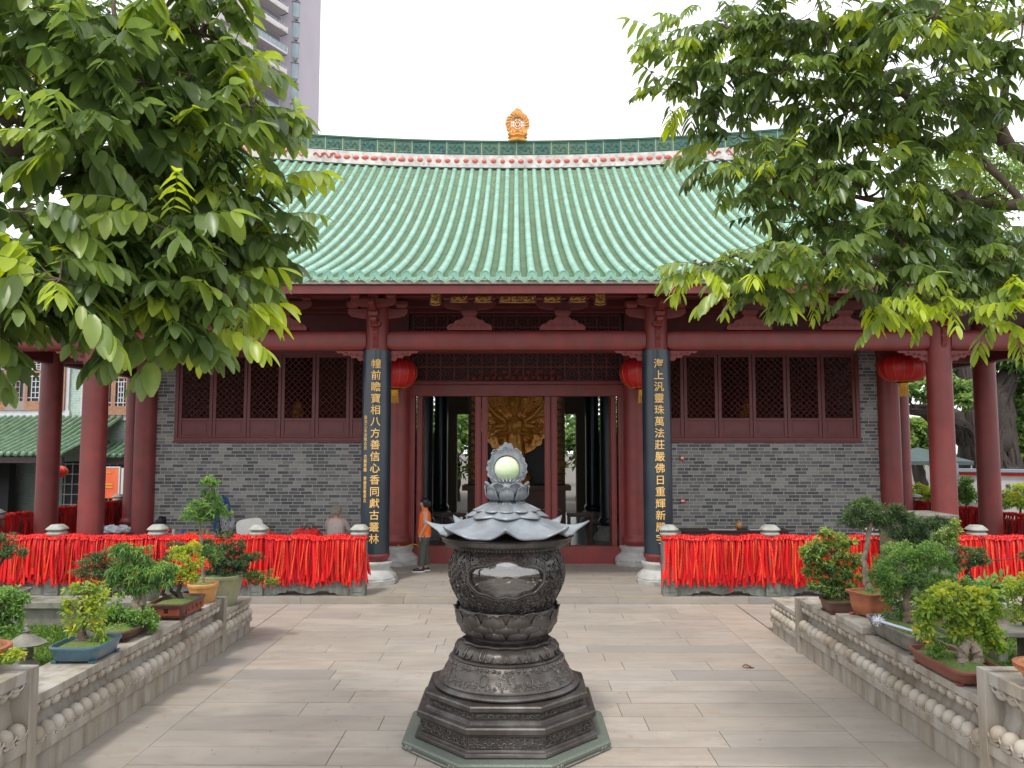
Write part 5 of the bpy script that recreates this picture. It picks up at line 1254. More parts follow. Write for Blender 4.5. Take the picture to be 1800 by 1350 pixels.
k = MB(); k.tube([(0,0,0), (0,0,1.62)], .02, 8); k.tube([(.06,0,.62), (.16,0,.5), (.12,0,.38), (.0,0,.40)], .012, 6); k.build('pole', m_black2, t, local=True)
k = MB(); k.lathe([(.2,0),(.2,.06),(.05,.09)], 20); k.build('base', m_conc, t, local=True)
for (z, w, h) in ((2.58,.08,.12), (1.57,.09,.10)):
    t = thing('alarm_box', ('upper' if z > 2 else 'lower')+' small red alarm box on the right brick wall', 'alarm box', (3.97, 18.79, z)); k = MB(); k.box(-w,w*.2,-.04,0,-h/2,h/2); k.build('box', m_lantern, t, 0, bev=.008, local=True); k = MB(); k.box(-w*.85,w*.05,-.045,-.04,-h*.1,h*.3); k.build('glass', m_plast, t, 0, local=True)
def bowl(k): k.ball((0,0,.09), 1, 14, 8, (.075,.075,.09)); k.tube([(0,0,.16),(0,0,.2)], .018, 6)
small('gourd_jar', 'round ochre jar standing on the black table', 'jar', bowl, m_orange, (5.05, 18.05, .985))
def tray_(k): k.box(-.28,.28,-.1,.1,0,.012); k.box(-.3,-.28,-.1,.1,0,.03); k.box(.28,.3,-.1,.1,0,.03)
small('white_tray', 'white tray on the black table left of the ochre jar', 'tray', tray_, m_plast, (4.65, 18.0, .985), smooth=0); small('white_tray', 'white tray on the black table right of the ochre jar', 'tray', tray_, m_plast, (5.55, 18.0, .985), smooth=0)
t = thing('cable', 'loose yellow cable looped from the column foot to the door', 'cable', (-2.5, 18.3, .6)); k = MB(); k.tube([(-2.75+.09*i, 18.36, .60-.05*sin(i*1.1)-.008*i) for i in range(9)], .008, 5); k.build('cord', m_yellow, t)
# fallen leaves on the paving
def dleaf(k):
    k.grid(lambda u, v: ((v-.5)*.16, (u-.5)*.07*sin(pi*min(1,v+.02))**.7, .012+.03*abs(u-.5)+.02*sin(v*5)), 4, 8)
small('fallen_leaf', 'curled brown leaf lying on the paving to the right', 'leaf', dleaf, M('dry_leaf', (.2,.07,.03), .8), (3.02, 10.5, 0))
rq = random.Random(77)
k0 = MB(); k0.grid(lambda u, v: ((v-.5)*.03, (u-.5)*.012*sin(pi*min(1,v+.02)), .004), 2, 4)
tag(k0.build('fallen_leaf', m_barkd, None, local=True), 'tiny dark leaf fragment on the paving', 'leaf', 'leaf fragments scattered on the paving')
o0 = bpy.data.objects[k0 and 'fallen_leaf.001']; o0.location = (-2.5, 8.2, .0)
for (x, y) in ((-2.2,9.1),(-1.9,8.5),(-3.2,9.6),(-2.9,7.7),(2.4,8.0),(1.9,9.9),(-1.2,10.2),(2.8,12.3),(-2.6,12.1),(3.6,9.2),(-3.8,8.3),(-3.9,10.4),(3.75,8.1),(3.8,11.2),(-3.95,6.9),(1.2,12.9),(-.9,13.4),(2.1,7.2),(-1.7,7.1),(-3.3,11.3)): c = o0.copy(); C.collection.objects.link(c); c.location = (x, y, .0); c.rotation_euler = (0, 0, x*y)
# ================================================================ FOLIAGE GENERATORS
def leaf_one(V, F, T, p, d, n, L, w, t, droop=.25):     # folded leaf: 6 points, 4 faces
    s_ = d.cross(n)
    if s_.length < 1e-5: return
    s_.normalize(); n2 = s_.cross(d); b = len(V); m = p+d*(L*.5)-Vector((0,0,L*droop*.25)); e = p+d*L-Vector((0,0,L*droop))
    V += [p, p+d*(L*.38)+s_*(w*.5)+n2*(w*.12), m-n2*(w*.08), p+d*(L*.38)-s_*(w*.5)+n2*(w*.12), e, p+d*(L*.75)+s_*(w*.34)+n2*(w*.06)-Vector((0,0,L*droop*.5)), p+d*(L*.75)-s_*(w*.34)+n2*(w*.06)-Vector((0,0,L*droop*.5))]
    F += [(b,b+1,b+2), (b,b+2,b+3), (b+1,b+5,b+4,b+2), (b+2,b+4,b+6,b+3)]; T += [t]*4
def rv(q): return Vector((q.gauss(0,1), q.gauss(0,1), q.gauss(0,1))).normalized()
def cloud(mb, cl, n, L, asp, droop=.25, tone=.5, seed=1, up=.3, rosette=0, flat=1):
    q = random.Random(seed); V, F, T = [], [], []; tot = sum(c[1][0]*c[1][2] for c in cl)
    cl2 = []
    for c in cl:             # break every cluster into uneven lumps with gaps between them
        R_ = c[1]; tb = c[2] if len(c) > 2 else 0
        for j in range(9):
            u = rv(q); f = q.uniform(.5, 1.15); g_ = q.uniform(.24, .5); cl2.append((Vector(c[0])+Vector((u.x*R_[0], u.y*R_[1], u.z*R_[2]))*f, (R_[0]*g_*1.18, R_[1]*g_*1.18, R_[2]*g_), tb+q.gauss(0,.1)))
    cl = cl2; tot = sum(c[1][0]*c[1][2] for c in cl)
    for c in cl:
        ctr, r_ = c[0], c[1]; tb = c[2] if len(c) > 2 else 0; m = int(1.3*n*r_[0]*r_[2]/tot)
        if rosette: m = m//rosette+1
        for i in range(m):
            u = rv(q); rad = q.random()**.38; wob = 1+.22*sin(u.x*5+ctr[0]*9)+.15*sin(u.z*7+ctr[1]*5); p = Vector(ctr)+Vector((u.x*r_[0], u.y*r_[1], u.z*r_[2]))*rad*wob
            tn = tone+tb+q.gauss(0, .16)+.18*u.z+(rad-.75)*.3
            if rosette:
                ax = (u*.8+Vector((0,0,.5))+rv(q)*.4).normalized()
                for j in range(rosette):
                    d = (ax*.55+rv(q)*.8).normalized(); leaf_one(V, F, T, p, d, ax, L*q.uniform(.7,1.1), L*asp, min(1, max(0, tn+q.gauss(0,.08))), droop)
            else:
                d = (u*.7+rv(q)*.7+Vector((0,0,up))).normalized(); nn = (Vector((0,0,1))*.8+rv(q)*.5+u*.4).normalized()
                leaf_one(V, F, T, p, d, nn, L*q.uniform(.65,1.15), L*asp, min(1, max(0, tn)), droop)
    o = len(mb.V); mb.V.extend([tuple(v) for v in V]); mb.F.extend([tuple(i+o for i in f) for f in F]); mb.T.extend(T)
def wob(pts, r, n=8, seed=0, am=.15, mb=None):      # gnarled stem along points
    q = random.Random(seed); P_, Rr = [], []; m = len(pts)
    for k in range(m-1):
        a, b = Vector(pts[k]), Vector(pts[k+1])
        for j in range(5):
            t = j/5; tt = (k+t)/(m-1); P_.append(a.lerp(b, t)+rv(q)*r[0]*am*(1 if k+j else 0)); i = min(k, len(r)-2); Rr.append(lerp(r[i], r[i+1], t)*(1+q.uniform(-.12,.12)))
    P_.append(Vector(pts[-1])); Rr.append(r[-1]); mb.tube(P_, Rr, n)
# ================================================================ POTS
def superlathe(mb, prof, L, W_, p=5, n=44):    # prof: (scale, z)
    vs = []
    for (s_, z) in prof:
        for i in range(n):
            a = 2*pi*i/n; f = 1/(abs(cos(a))**p+abs(sin(a))**p)**(1/p); vs.append((L/2*s_*f*cos(a), W_/2*s_*f*sin(a), z))
    mb.add(vs, [(k*n+i, k*n+(i+1)%n, (k+1)*n+(i+1)%n, (k+1)*n+i) for k in range(len(prof)-1) for i in range(n)]+[tuple(range(n))[::-1]])
def pot(label, name, x, y, z, L, W_, H, m, kind='tray', p=7, rz=0, feet=True, taper=.84, soil=None, panels=None):
    t = thing(name, label, 'plant pot', (x, y, z), rz); k = MB(); f0 = .025 if feet else 0
    if kind == 'tray': pr = [(taper*.96,f0),(taper,f0+.008),(lerp(taper,.96,.6),H*.6),(.955,H-.03),(1.0,H-.026),(1.01,H-.006),(1.0,H),(.93,H),(.92,H-.02),(.90,H-.05)]
    elif kind == 'round': pr = [(taper*.94,0),(taper,.012),(lerp(taper,.95,.55),H*.5),(.95,H-.07),(.96,H-.055),(1.02,H-.05),(1.04,H-.03),(1.04,H-.005),(1.02,H),(.93,H),(.91,H-.02),(.90,H-.06)]
    else: pr = [(taper*.9,f0),(taper,f0+.01),(.87,H*.5),(.9,H-.05),(.93,H-.04),(1.06,H-.02),(1.08,H),(.93,H),(.9,H-.05)]
    superlathe(k, pr, L, W_, p); o = k.build('pot_body', m, t, 45, local=True)
    s_ = MB(); superlathe(s_, [(.92,H-.045),(.7,H-.02),(.3,H-.0),(.02,H+.006)], L, W_, p); s_.build('soil', soil or m_moss, t, 60, local=True)
    if feet:
        for a in (-1, 1):
            for b in (-1, 1): f = MB(); f.lathe([(.03,0),(.045,.026)], 4, (a*L*.36, b*W_*.36, 0), pi/4); f.build('foot', m, t, 0, local=True)
    if panels:
        f = MB()
        for sg in (-1, 1):
            f.box(-L*.33, L*.33, sg*W_*.455-.004, sg*W_*.455+.004, H*.3, H*.78); f.box(sg*L*.455-.004, sg*L*.455+.004, -W_*.36, W_*.36, H*.3, H*.78)
        f.build('glazed_panel', panels, t, 0, local=True)
    return t
def P3(u, v, Y): return at(u, v, Y)
def CL(Y, lst):      # clusters in photograph pixels at depth Y: (u, v, ru, rv[, tone])
    return [(P3(c[0], c[1], Y+(c[5] if len(c) > 5 else 0)), (c[2]*Y/1400, max(c[2], c[3])*Y/1400*.8, c[3]*Y/1400), c[4] if len(c) > 4 else 0) for c in lst]
def plant(name, label, cat, base, mat, clusters, n, L, asp, trunks, bark, seed, droop=.25, rosette=0, tone=.5, am=.15, extra=None, up=.3):
    t = thing(name, label, cat, base); k = MB()
    for i, (pts, r_) in enumerate(trunks): wob(pts, r_, 9, seed+i, am, k)
    q = random.Random(seed); tip = Vector(trunks[0][0][-1])
    for c in clusters:       # limbs from the trunk to each clump
        c0 = Vector(c[0]); best = min((Vector(p) for tr in trunks for p in tr[0][1:]), key=lambda p: (p-c0).length)
        wob([best, best.lerp(c0, .55)-Vector((0,0,.02)), c0], [max(.005, trunks[0][1][-1]*.8), .006, .003], 6, seed+7, .6, k)
    k.build('trunk', bark, t)
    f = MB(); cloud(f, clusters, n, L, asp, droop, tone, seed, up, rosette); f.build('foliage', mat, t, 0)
    if extra: extra(t)
    return t
V3 = Vector
# ---- left bed ---------------------------------------------------
zc = .745
pot('large olive glazed pot on the low end of the left bed', 'glazed_pot', -4.40, 11.85, .532, .68, .68, .45, m_green, 'round', 2, feet=False, taper=.64)
b = V3((-4.40, 11.85, .95))
plant('potted_conifer', 'dense dark green bush in the large olive pot', 'bonsai', b, m_leafdk, CL(11.85, [(390,955,26,16,.1),(370,975,22,14),(415,975,32,16,.05),(395,1000,32,16),(425,995,26,12,.08),(375,1005,18,14),(440,980,16,10,.15),(365,958,12,10,.1)]), 7500, .05, .24, [([b, b+V3((.02,0,.15)), b+V3((0,.02,.38))], [.04,.03,.015])], m_barkd, 3, .1, 6, .42)
b2 = V3((-3.5, 12.1, .56))
plant('trailing_shrub', 'small round leafy tuft leaning out right of the olive pot', 'bonsai', V3((-3.75,11.9,.9)), m_leaf1, CL(11.9, [(458,1018,22,14,.1),(440,1010,8,6)]), 900, .04, .4, [([V3((-3.85,11.9,.93)), P3(430,1014,11.9), P3(448,1030,11.9)], [.014,.01,.006])], m_barkd, 5)
pot('ochre glazed round pot with terracotta rim holding a slender tree', 'glazed_pot', -4.32, 10.98, zc, .40, .40, .26, m_orange, 'round', 2, feet=False, taper=.78)
b = V3((-4.32, 10.98, .99))
plant('slender_bonsai', 'tall slender tree with tiered needle pads in the ochre pot', 'bonsai', b, m_leafgr, CL(10.98, [(369,845,17,10,.1),(358,885,24,14,.05),(378,878,16,10,.1),(345,905,28,9),(372,898,26,10),(388,900,12,10,.1),(362,872,12,8),(368,975,18,16,-.1),(350,968,6,8)]), 3600, .065, .17, [([b, P3(355,985,10.98), P3(352,950,10.98), P3(349,920,10.98), P3(360,893,10.98), P3(366,865,10.98), P3(368,850,10.98)], [.022,.02,.017,.014,.012,.009,.005])], m_barkp, 9, .15, 7, .5, .2)
pot('dark brown tray with red-brown painted panels, left bed', 'bonsai_tray', -4.30, 10.12, zc, .50, .72, .21, m_brown, panels=M('red_panel', (.24,.055,.03), .5, (.2,.04,.02), 8))
k = MB()
for (xx, cs) in ((-4.30, '興'), (-4.43, '心')):
    vs, fs = text_mesh(cs, .06); k.add([(xx+v[0], 9.784, zc+.115+v[1]) for v in vs], fs)
for i in range(4):
    vs, fs = text_mesh('山水清音'[i], .05); k.add([(-4.060, 9.9+.12*i+v[0], zc+.12+v[1]) for v in vs], fs)
tr_ = [o for o in bpy.data.objects if o.get('label', '').startswith('dark brown tray')][0]; k.build('painted_characters', m_cap, tr_, 0)
b = V3((-4.30, 10.12, .94))
plant('multi_trunk_bonsai', 'dark many-stemmed bonsai with yellow-green leaves in the panelled tray', 'bonsai', b, m_leafyl, CL(10.1, [(305,1005,26,12,.1),(330,1015,18,12,.15),(315,975,18,14,.2),(335,970,16,16,.3),(285,1010,16,10),(290,1025,18,8,-.1),(345,990,10,12,.2)]), 2600, .038, .5, [([b+V3((-.08,0,0)), P3(283,1045,10.1), P3(295,1015,10.1)], [.03,.022,.012]), ([b+V3((.05,0,0)), P3(312,1040,10.1), P3(322,1010,10.1)], [.034,.026,.012]), ([b+V3((0,.1,0)), P3(300,1040,10.2), P3(300,1000,10.2)], [.03,.02,.01]), ([P3(318,1020,10.1), P3(335,1000,10.1), P3(337,975,10.1)], [.014,.01,.006])], m_barkd, 13, .2, 0, .5)
plant('background_shrub', 'dark shrub with red leaf tips growing behind the maple', 'shrub', V3((-5.6,11.5,.4)), m_leafdk, CL(11.6, [(165,985,28,10,.2),(190,978,24,12,.2),(150,1005,22,9,.1),(185,1010,36,12),(310,962,22,10,.1),(295,978,16,8),(205,1000,20,10,.1)]), 4200, .036, .42, [([V3((-5.9,11.5,.4)), P3(190,1035,11.6), P3(185,1000,11.6)], [.05,.04,.02])], m_barkd, 15, .2, 0, .55)
pot('low brown tray under the maple-like bonsai, left bed', 'bonsai_tray', -4.46, 9.12, zc, .48, .92, .13, m_brown)
b = V3((-4.5, 9.2, .86))
plant('maple_bonsai', 'thick-trunked bonsai with drooping green maple leaves', 'bonsai', b, m_leafgr, CL(9.2, [(225,970,26,12,.12),(245,985,20,12,.1),(215,1000,22,12),(240,1010,26,14,.05),(270,1000,24,12,.1),(285,1015,20,10),(225,1030,24,10,-.05),(260,1028,22,10),(205,1018,12,10),(280,1000,20,12,.1)]), 4200, .072, .2, [([b, P3(242,1075,9.2), P3(238,1050,9.2), P3(246,1025,9.2), P3(240,1000,9.2)], [.085,.055,.045,.03,.012]), ([b+V3((.04,.02,0)), P3(250,1060,9.2), P3(252,1030,9.2)], [.05,.04,.02])], m_barkp, 17, .55, 3, .45, .25, up=.0)
cv = MB(); cloud(cv, CL(9.1, [(225,1095,40,14,.1),(250,1085,26,16,.1),(195,1070,18,24,.2),(190,1090,14,14),(215,1080,22,12),(262,1100,12,10)]), 3200, .034, .55, .2, .6, 19); tag(cv.build('ground_cover', m_leafgr, None, 0), 'fresh green ground cover filling the low brown tray', 'ground cover', None, 'stuff')
pot('blue glazed tray with cut corners at the front of the left bed', 'bonsai_tray', -4.38, 8.15, zc, .52, .62, .17, m_blue, soil=m_moss, p=5)
b = V3((-4.42, 8.15, .88))
plant('sparse_bonsai', 'airy bonsai with sparse yellow and green leaves in the blue tray', 'bonsai', b, m_leafyl, CL(8.15, [(150,1035,22,10,.0),(130,1040,14,9,-.1),(165,1060,20,14,.2),(120,1075,14,14,.1),(170,1095,14,16,.2),(125,1105,12,12,.35),(150,1075,26,20,0),(180,1050,14,10,.1),(115,1060,10,10,0),(172,1115,10,9,.1)]), 850, .055, .48, [([b, P3(141,1120,8.15), P3(143,1095,8.15), P3(140,1070,8.15), P3(150,1045,8.15)], [.085,.038,.03,.022,.01])], m_bark, 21, .25, 0, .5)
cv = MB(); cloud(cv, CL(8.15, [(170,1130,18,6,.1),(115,1142,16,5,0),(185,1128,10,5,.1)]), 500, .025, .6, .2, .5, 23); tag(cv.build('ground_cover', m_leafgr, None, 0), 'low sprigs growing over the soil of the blue tray', 'ground cover', None, 'stuff')
# stone lantern
sx_, sy_ = P3(42, 1140, 8.9).x, 8.9
t = thing('stone_lantern', 'small weathered stone lantern standing in the left bed grass', 'stone lantern', (sx_, sy_, .42))
zb = .42
for nm, pr, ns_ in (('base', [(.27,0),(.30,.03),(.28,.07),(.20,.12),(.14,.16)], 10), ('light_chamber', [(.13,.16),(.12,.18),(.17,.2),(.15,.23),(.155,.37),(.18,.39)], 6), ('lantern_roof', [(.18,.39),(.40,.40),(.42,.425),(.36,.45),(.24,.50),(.13,.56),(.07,.58)], 10), ('knob', [(.07,.58),(.05,.60),(.085,.63),(.05,.67),(.03,.70),(.035,.73),(.005,.75)], 12)):
    k = MB(); k.lathe([(r_*.52, z_*.66) for r_, z_ in pr], ns_, (sx_,sy_,zb), .2, rf=lambda a, z: 1+.05*sin(3*a+z*9)); k.build(nm, m_conc, t, 25)
pot('pot glazed blue outside and clay below, at the left edge', 'glazed_pot', -4.62, 6.72, 1.005, .62, .56, .20, m_terr, 'round', 2.4, feet=False, taper=.7)
plant('small_shrub', 'low yellow-tipped sprig in the pot at the left edge', 'shrub', V3((-4.6,6.7,1.15)), m_leafyl, CL(6.7, [(10,1150,18,7,.1),(30,1155,10,5,.2),(-20,1150,20,14)]), 450, .04, .5, [([V3((-4.6,6.7,1.15)), P3(5,1150,6.7), P3(8,1140,6.7)], [.012,.008,.004])], m_bark, 25)
plant('leafy_bush', 'fresh green bush at the left edge beside the stone lantern', 'shrub', V3((-5.55,7.9,.42)), m_leafgr, CL(7.9, [(5,1050,26,18,.15),(20,1075,18,14,.1),(10,1100,22,14,.1),(-25,1060,24,26),(-10,1095,20,18)]), 1800, .05, .5, [([V3((-5.6,7.9,.42)), P3(0,1090,7.9), P3(2,1060,7.9)], [.03,.02,.01])], m_bark, 27)
pot('grey unglazed tray on the rear coping at the left edge', 'bonsai_tray', P3(5,1045,11.1).x, 11.1, .745, .62, .34, .15, m_conc, p=6)
b = V3((P3(0,1035,11.1).x, 11.1, .88))
plant('pad_bonsai', 'dark layered bonsai above the grey tray at the left edge', 'bonsai', b, m_leafdk, CL(11.1, [(12,945,14,8,.15),(25,972,20,9,.15),(0,965,20,12,.1),(-20,950,24,12),(5,978,16,6)]), 2200, .035, .4, [([b, P3(-15,1010,11.1), P3(8,975,11.1)], [.035,.025,.012])], m_barkd, 29, .1, 0, .5)
pot('small grey-green round pot half hidden behind the panelled tray', 'glazed_pot', P3(265,1050,11.1).x, 11.1, .745, .22, .22, .18, m_conc, 'round', 2, feet=False)
# ---- right bed --------------------------------------------------
pot('small brown tray at the far end of the right bed', 'bonsai_tray', P3(1475,1080,10.35).x, 10.35, zc, .42, .40, .17, m_brown)
b = V3((P3(1475,1055,10.35).x, 10.35, .90))
plant('azalea_bonsai', 'bushy azalea bonsai with pale and reddish tips over the small brown tray', 'bonsai', b, m_leaf1, CL(10.4, [(1455,945,24,14,.35),(1430,965,22,14,.3),(1480,955,22,14,.35),(1450,980,30,16,.2),(1490,985,22,14,.2),(1460,1005,30,14,0),(1490,1015,22,12,.05),(1440,1030,22,12,.15),(1490,1035,26,12,.25),(1425,1000,14,12,.15),(1465,1035,30,10,0),(1415,975,10,10,.3)]), 6200, .058, .3, [([b, P3(1468,1048,10.35), P3(1450,1040,10.4), P3(1462,1010,10.4), P3(1462,970,10.4)], [.06,.045,.03,.02,.01]), ([b+V3((.08,0,0)), P3(1490,1050,10.35), P3(1500,1055,10.35)], [.03,.03,.02])], m_bark, 31, .15, 6, .42, .3)
t = thing('stone_block', 'flat grey stone block under the terracotta pot', 'stone block', (4.25, 9.6, zc)); k = MB(); k.box(-.32,.25,-.45,.3,0,.085); k.build('block', m_stone, t, 0, bev=.012, local=True)
pot('square terracotta pot on short feet, right bed', 'terracotta_pot', 4.30, 9.72, zc+.085, .42, .42, .30, m_terr, 'square', 9, R(20), taper=.74)
b = V3((4.30, 9.72, 1.10))
plant('topiary_bonsai', 'tall bonsai with bare leaning trunk and needle-leaved top in the terracotta pot', 'bonsai', b, m_leafdk, CL(9.72, [(1522,890,26,11,.45),(1510,905,22,10,.25),(1520,920,30,10,.1),(1545,915,20,10,.1),(1580,910,20,10,.1),(1610,915,24,10,.1),(1640,918,18,8,.1),(1495,910,14,7,.1),(1570,935,22,8,0),(1600,945,24,7,.1),(1575,895,14,6,.1),(1610,935,22,10,0)]), 6800, .075, .13, [([b, P3(1520,1020,9.72), P3(1517,985,9.72), P3(1524,950,9.72), P3(1530,920,9.72), P3(1526,900,9.72)], [.055,.036,.032,.03,.026,.012]), ([P3(1528,925,9.72), P3(1570,928,9.72), P3(1600,945,9.72)], [.014,.010,.006])], m_barkp, 33, .1, 7, .45, .15)
pot('long weathered concrete tray with the white mop lying over it', 'concrete_tray', 4.26, 8.72, zc, .52, 1.12, .21, m_conc, p=9, taper=.8)
b = V3((4.30, 8.8, .93))
plant('feathery_bonsai', 'feathery light green bush with leaning brown trunk in the concrete tray', 'bonsai', b, m_leafgr, CL(9.0, [(1560,1010,24,20,.1),(1590,990,26,20,.1),(1620,975,26,18,.15),(1650,985,26,20,0),(1580,1030,30,18,.1),(1620,1015,32,20,.05),(1560,1050,20,14,0),(1600,1055,26,14,0),(1550,1030,18,14,.1),(1660,1010,22,16,0),(1590,970,20,14,.25),(1630,965,22,12,.25),(1535,1010,10,10),(1572,1075,20,12)]), 8200, .036, .42, [([b, P3(1597,1085,8.85), P3(1590,1060,8.9), P3(1600,1030,9), P3(1605,1000,9)], [.075,.06,.04,.03,.012])], m_bark, 35, .2, 0, .5)
pot('shallow red-brown tray holding the gnarled pale trunk, right bed', 'bonsai_tray', 4.15, 7.62, zc, .50, 1.02, .15, M('red_brown_clay', (.22,.075,.05), .55, (.17,.055,.04), 6))
b = V3((4.20, 7.5, .87))
plant('gnarled_bonsai', 'broad light-green leafy bonsai on a gnarled two-footed pale trunk', 'bonsai', b, m_leafyl, CL(7.7, [(1640,1060,26,16,-.1),(1680,1040,26,14,0),(1665,1085,30,18,-.15),(1700,1060,26,16,-.1),(1625,1085,20,14,-.1),(1710,1090,30,16,-.1),(1735,1110,26,16,-.05),(1690,1110,26,14,-.1),(1745,1075,14,14,-.1),(1720,1040,26,8,-.1),(1650,1045,22,10,.05),(1750,1125,18,12,-.1),(1625,1110,14,14,-.05)]), 3300, .062, .52, [([b+V3((-.09,-.05,-.02)), P3(1690,1160,7.55), P3(1688,1142,7.55), P3(1700,1130,7.6), P3(1695,1100,7.7)], [.055,.045,.05,.045,.02]), ([b+V3((.07,0,-.02)), P3(1716,1160,7.55), P3(1712,1142,7.55), P3(1700,1130,7.6)], [.06,.05,.05,.05])], m_barkp, 37, .25, 0, .6, .25)
cv = MB(); cloud(cv, CL(7.7, [(1665,1155,26,8,.1),(1690,1170,30,8,.2),(1640,1145,14,10,.1),(1655,1125,12,12,.1)]), 1200, .03, .6, .2, .6, 39); tag(cv.build('ground_cover', m_leafgr, None, 0), 'low green sprigs round the gnarled trunk in the red-brown tray', 'ground cover', None, 'stuff')
pot('oval ochre-yellow pot with terracotta rim at the right edge', 'terracotta_pot', 4.30, 6.35, 1.005, .66, .52, .17, m_orange, 'round', 2.3, feet=False, taper=.8, soil=m_soil)
k = MB(); superlathe(k, [(.98,.135),(1.06,.14),(1.07,.17),(.95,.178),(.92,.14)], .66, .52, 2.3); k.build('rim', m_terr, [o for o in bpy.data.objects if o.get('label', '').startswith('oval ochre-yellow')][0], local=True)
cv = MB(); cloud(cv, [(V3((4.3,6.35,1.15)), (.22,.16,.03), 0)], 500, .03, .5, .2, .5, 41); tag(cv.build('ground_cover', m_leafgr, None, 0), 'sprouting weeds on the soil of the oval pot', 'ground cover', None, 'stuff')
plant('yellow_green_shrub', 'yellow-green small-leaved shrub at the right edge behind the pots', 'shrub', V3((6.0,9.6,.42)), m_leafyl, CL(9.4, [(1785,1030,20,16,.1),(1800,1050,22,18,.1),(1790,1070,18,12,0),(1815,1020,24,24),(1780,1085,10,8)]), 2400, .035, .5, [([V3((6.05,9.5,.42)), P3(1795,1090,9.4), P3(1795,1050,9.4)], [.03,.02,.01])], m_bark, 43)
plant('pad_bonsai', 'small dark cloud-pruned bonsai before the ribbons on the right', 'bonsai', V3((5.75,11.1,.745)), m_leafdk, CL(11.1, [(1690,965,16,8,.25),(1715,972,16,9,.2),(1700,985,22,9,.1),(1725,985,12,7,.1),(1800,978,9,9,.2),(1685,978,10,7,.1)]), 2400, .034, .42, [([V3((6.25,11.1,.745)), P3(1705,1020,11.1), P3(1695,1005,11.1), P3(1712,985,11.1)], [.04,.04,.028,.012])], m_barkd, 45, .1, 0, .5)
t = thing('stone_bench', 'low flat stone bench in the grass at the right edge', 'bench', (P3(1770,1085,9.3).x, 9.3, .42)); k = MB(); k.box(-.28,.35,-.2,.2,.30,.37); k.build('seat', m_conc, t, 0, bev=.015, local=True)
for a in (-.15, .2): k = MB(); k.box(a-.05,a+.05,-.12,.12,0,.30); k.build('leg', m_conc, t, 0, bev=.01, local=True)
plant('broad_leaf_plant', 'bright broad-leaved plant behind the stone bench', 'plant', V3((5.9,10.4,.42)), m_leafgr, CL(10.4, [(1750,1030,30,10,.2),(1765,1020,14,10,.3),(1735,1040,20,10,.1)]), 110, .2, .28, [([V3((5.9,10.4,.42)), P3(1750,1060,10.4), P3(1752,1045,10.4)], [.02,.015,.008])], m_bark, 47)
plant('tall_shrub', 'sprawling green shrub in front of the olive cabinet', 'shrub', V3((5.3,11.0,.42)), m_leaf1, CL(11.3, [(1670,920,12,10,.3),(1650,935,16,10,.3),(1675,950,14,16,.2),(1650,960,22,10,.1),(1610,950,34,9,.1),(1640,985,28,16,.1),(1590,960,18,10,.2),(1670,990,16,18,.1),(1610,985,24,16,.15)]), 3600, .05, .4, [([V3((5.4,11.0,.42)), P3(1650,1030,11.2), P3(1650,970,11.3), P3(1668,930,11.3)], [.03,.02,.014,.008])], m_bark, 49, .2, 0, .5)
plant('background_shrub', 'low shrub row behind the right tray bonsai', 'shrub', V3((5.0,10.2,.42)), m_leafgr, CL(10.2, [(1550,1000,16,20,.0),(1560,970,12,14,.3),(1640,1040,30,20,0),(1700,1030,22,16,.05)]), 2400, .04, .4, [([V3((5.0,10.2,.42)), P3(1620,1060,10.2), P3(1625,1035,10.2)], [.03,.02,.01])], m_bark, 51)
# mop lying over the concrete tray
t = thing('mop', 'white-handled brush with an orange and red end lying across the concrete tray', 'brush', (4.2, 8.5, .96))
a_, b_, c_, d_ = P3(1542,1090,8.80), P3(1624,1115,8.12), P3(1603,1103,8.5), P3(1643,1142,7.74)
k = MB(); k.tube([a_, b_], .014, 8); k.tube([b_-(b_-a_)*.12, b_], .022, 8); k.build('handle', M('pale_blue_plastic', (.55,.62,.78), .4), t)
k = MB(); k.ball(a_, .045, 10, 6, (1.2,1,.7)); 
rq = random.Random(2)
for i in range(60): k.tube([a_, a_+rv(rq)*.07], .004, 3)
k.build('brush_head', M('white_bristle', (.6,.62,.68), .9), t)
k = MB(); k.tube([c_, d_.lerp(c_, .12)], .02, 8); k.build('orange_stick', M('orange_plastic', (.75,.28,.02), .4), t); k = MB(); k.tube([d_.lerp(c_, .14), d_], .024, 8); k.build('red_tip', m_lantern, t)
# olive cabinet by the terrace corner
ca = P3(1585,905,13.4); cb = P3(1677,905,13.4)
t = thing('utility_cabinet', 'large olive painted cabinet standing right of the ribbons', 'cabinet', ((ca.x+cb.x)/2, 13.6, 0)); k = MB(); k.box(ca.x, cb.x, 13.4, 14.3, 0, ca.z-.06); k.build('cabinet_body', M('olive_paint', (.125,.155,.085), .6, (.10,.13,.07), 2, dirt=(.16,.18,.12), dsc=3), t, 0, bev=.012)
k = MB(); k.box(ca.x-.04, cb.x+.04, 13.36, 14.34, ca.z-.06, ca.z); k.build('cabinet_top', m_conc, t, 0, bev=.01); k = MB(); k.tube([(ca.x+.12, 13.395, .3), (ca.x+.12, 13.395, ca.z-.1)], .004, 4); k.build('door_gap', m_black2, t)
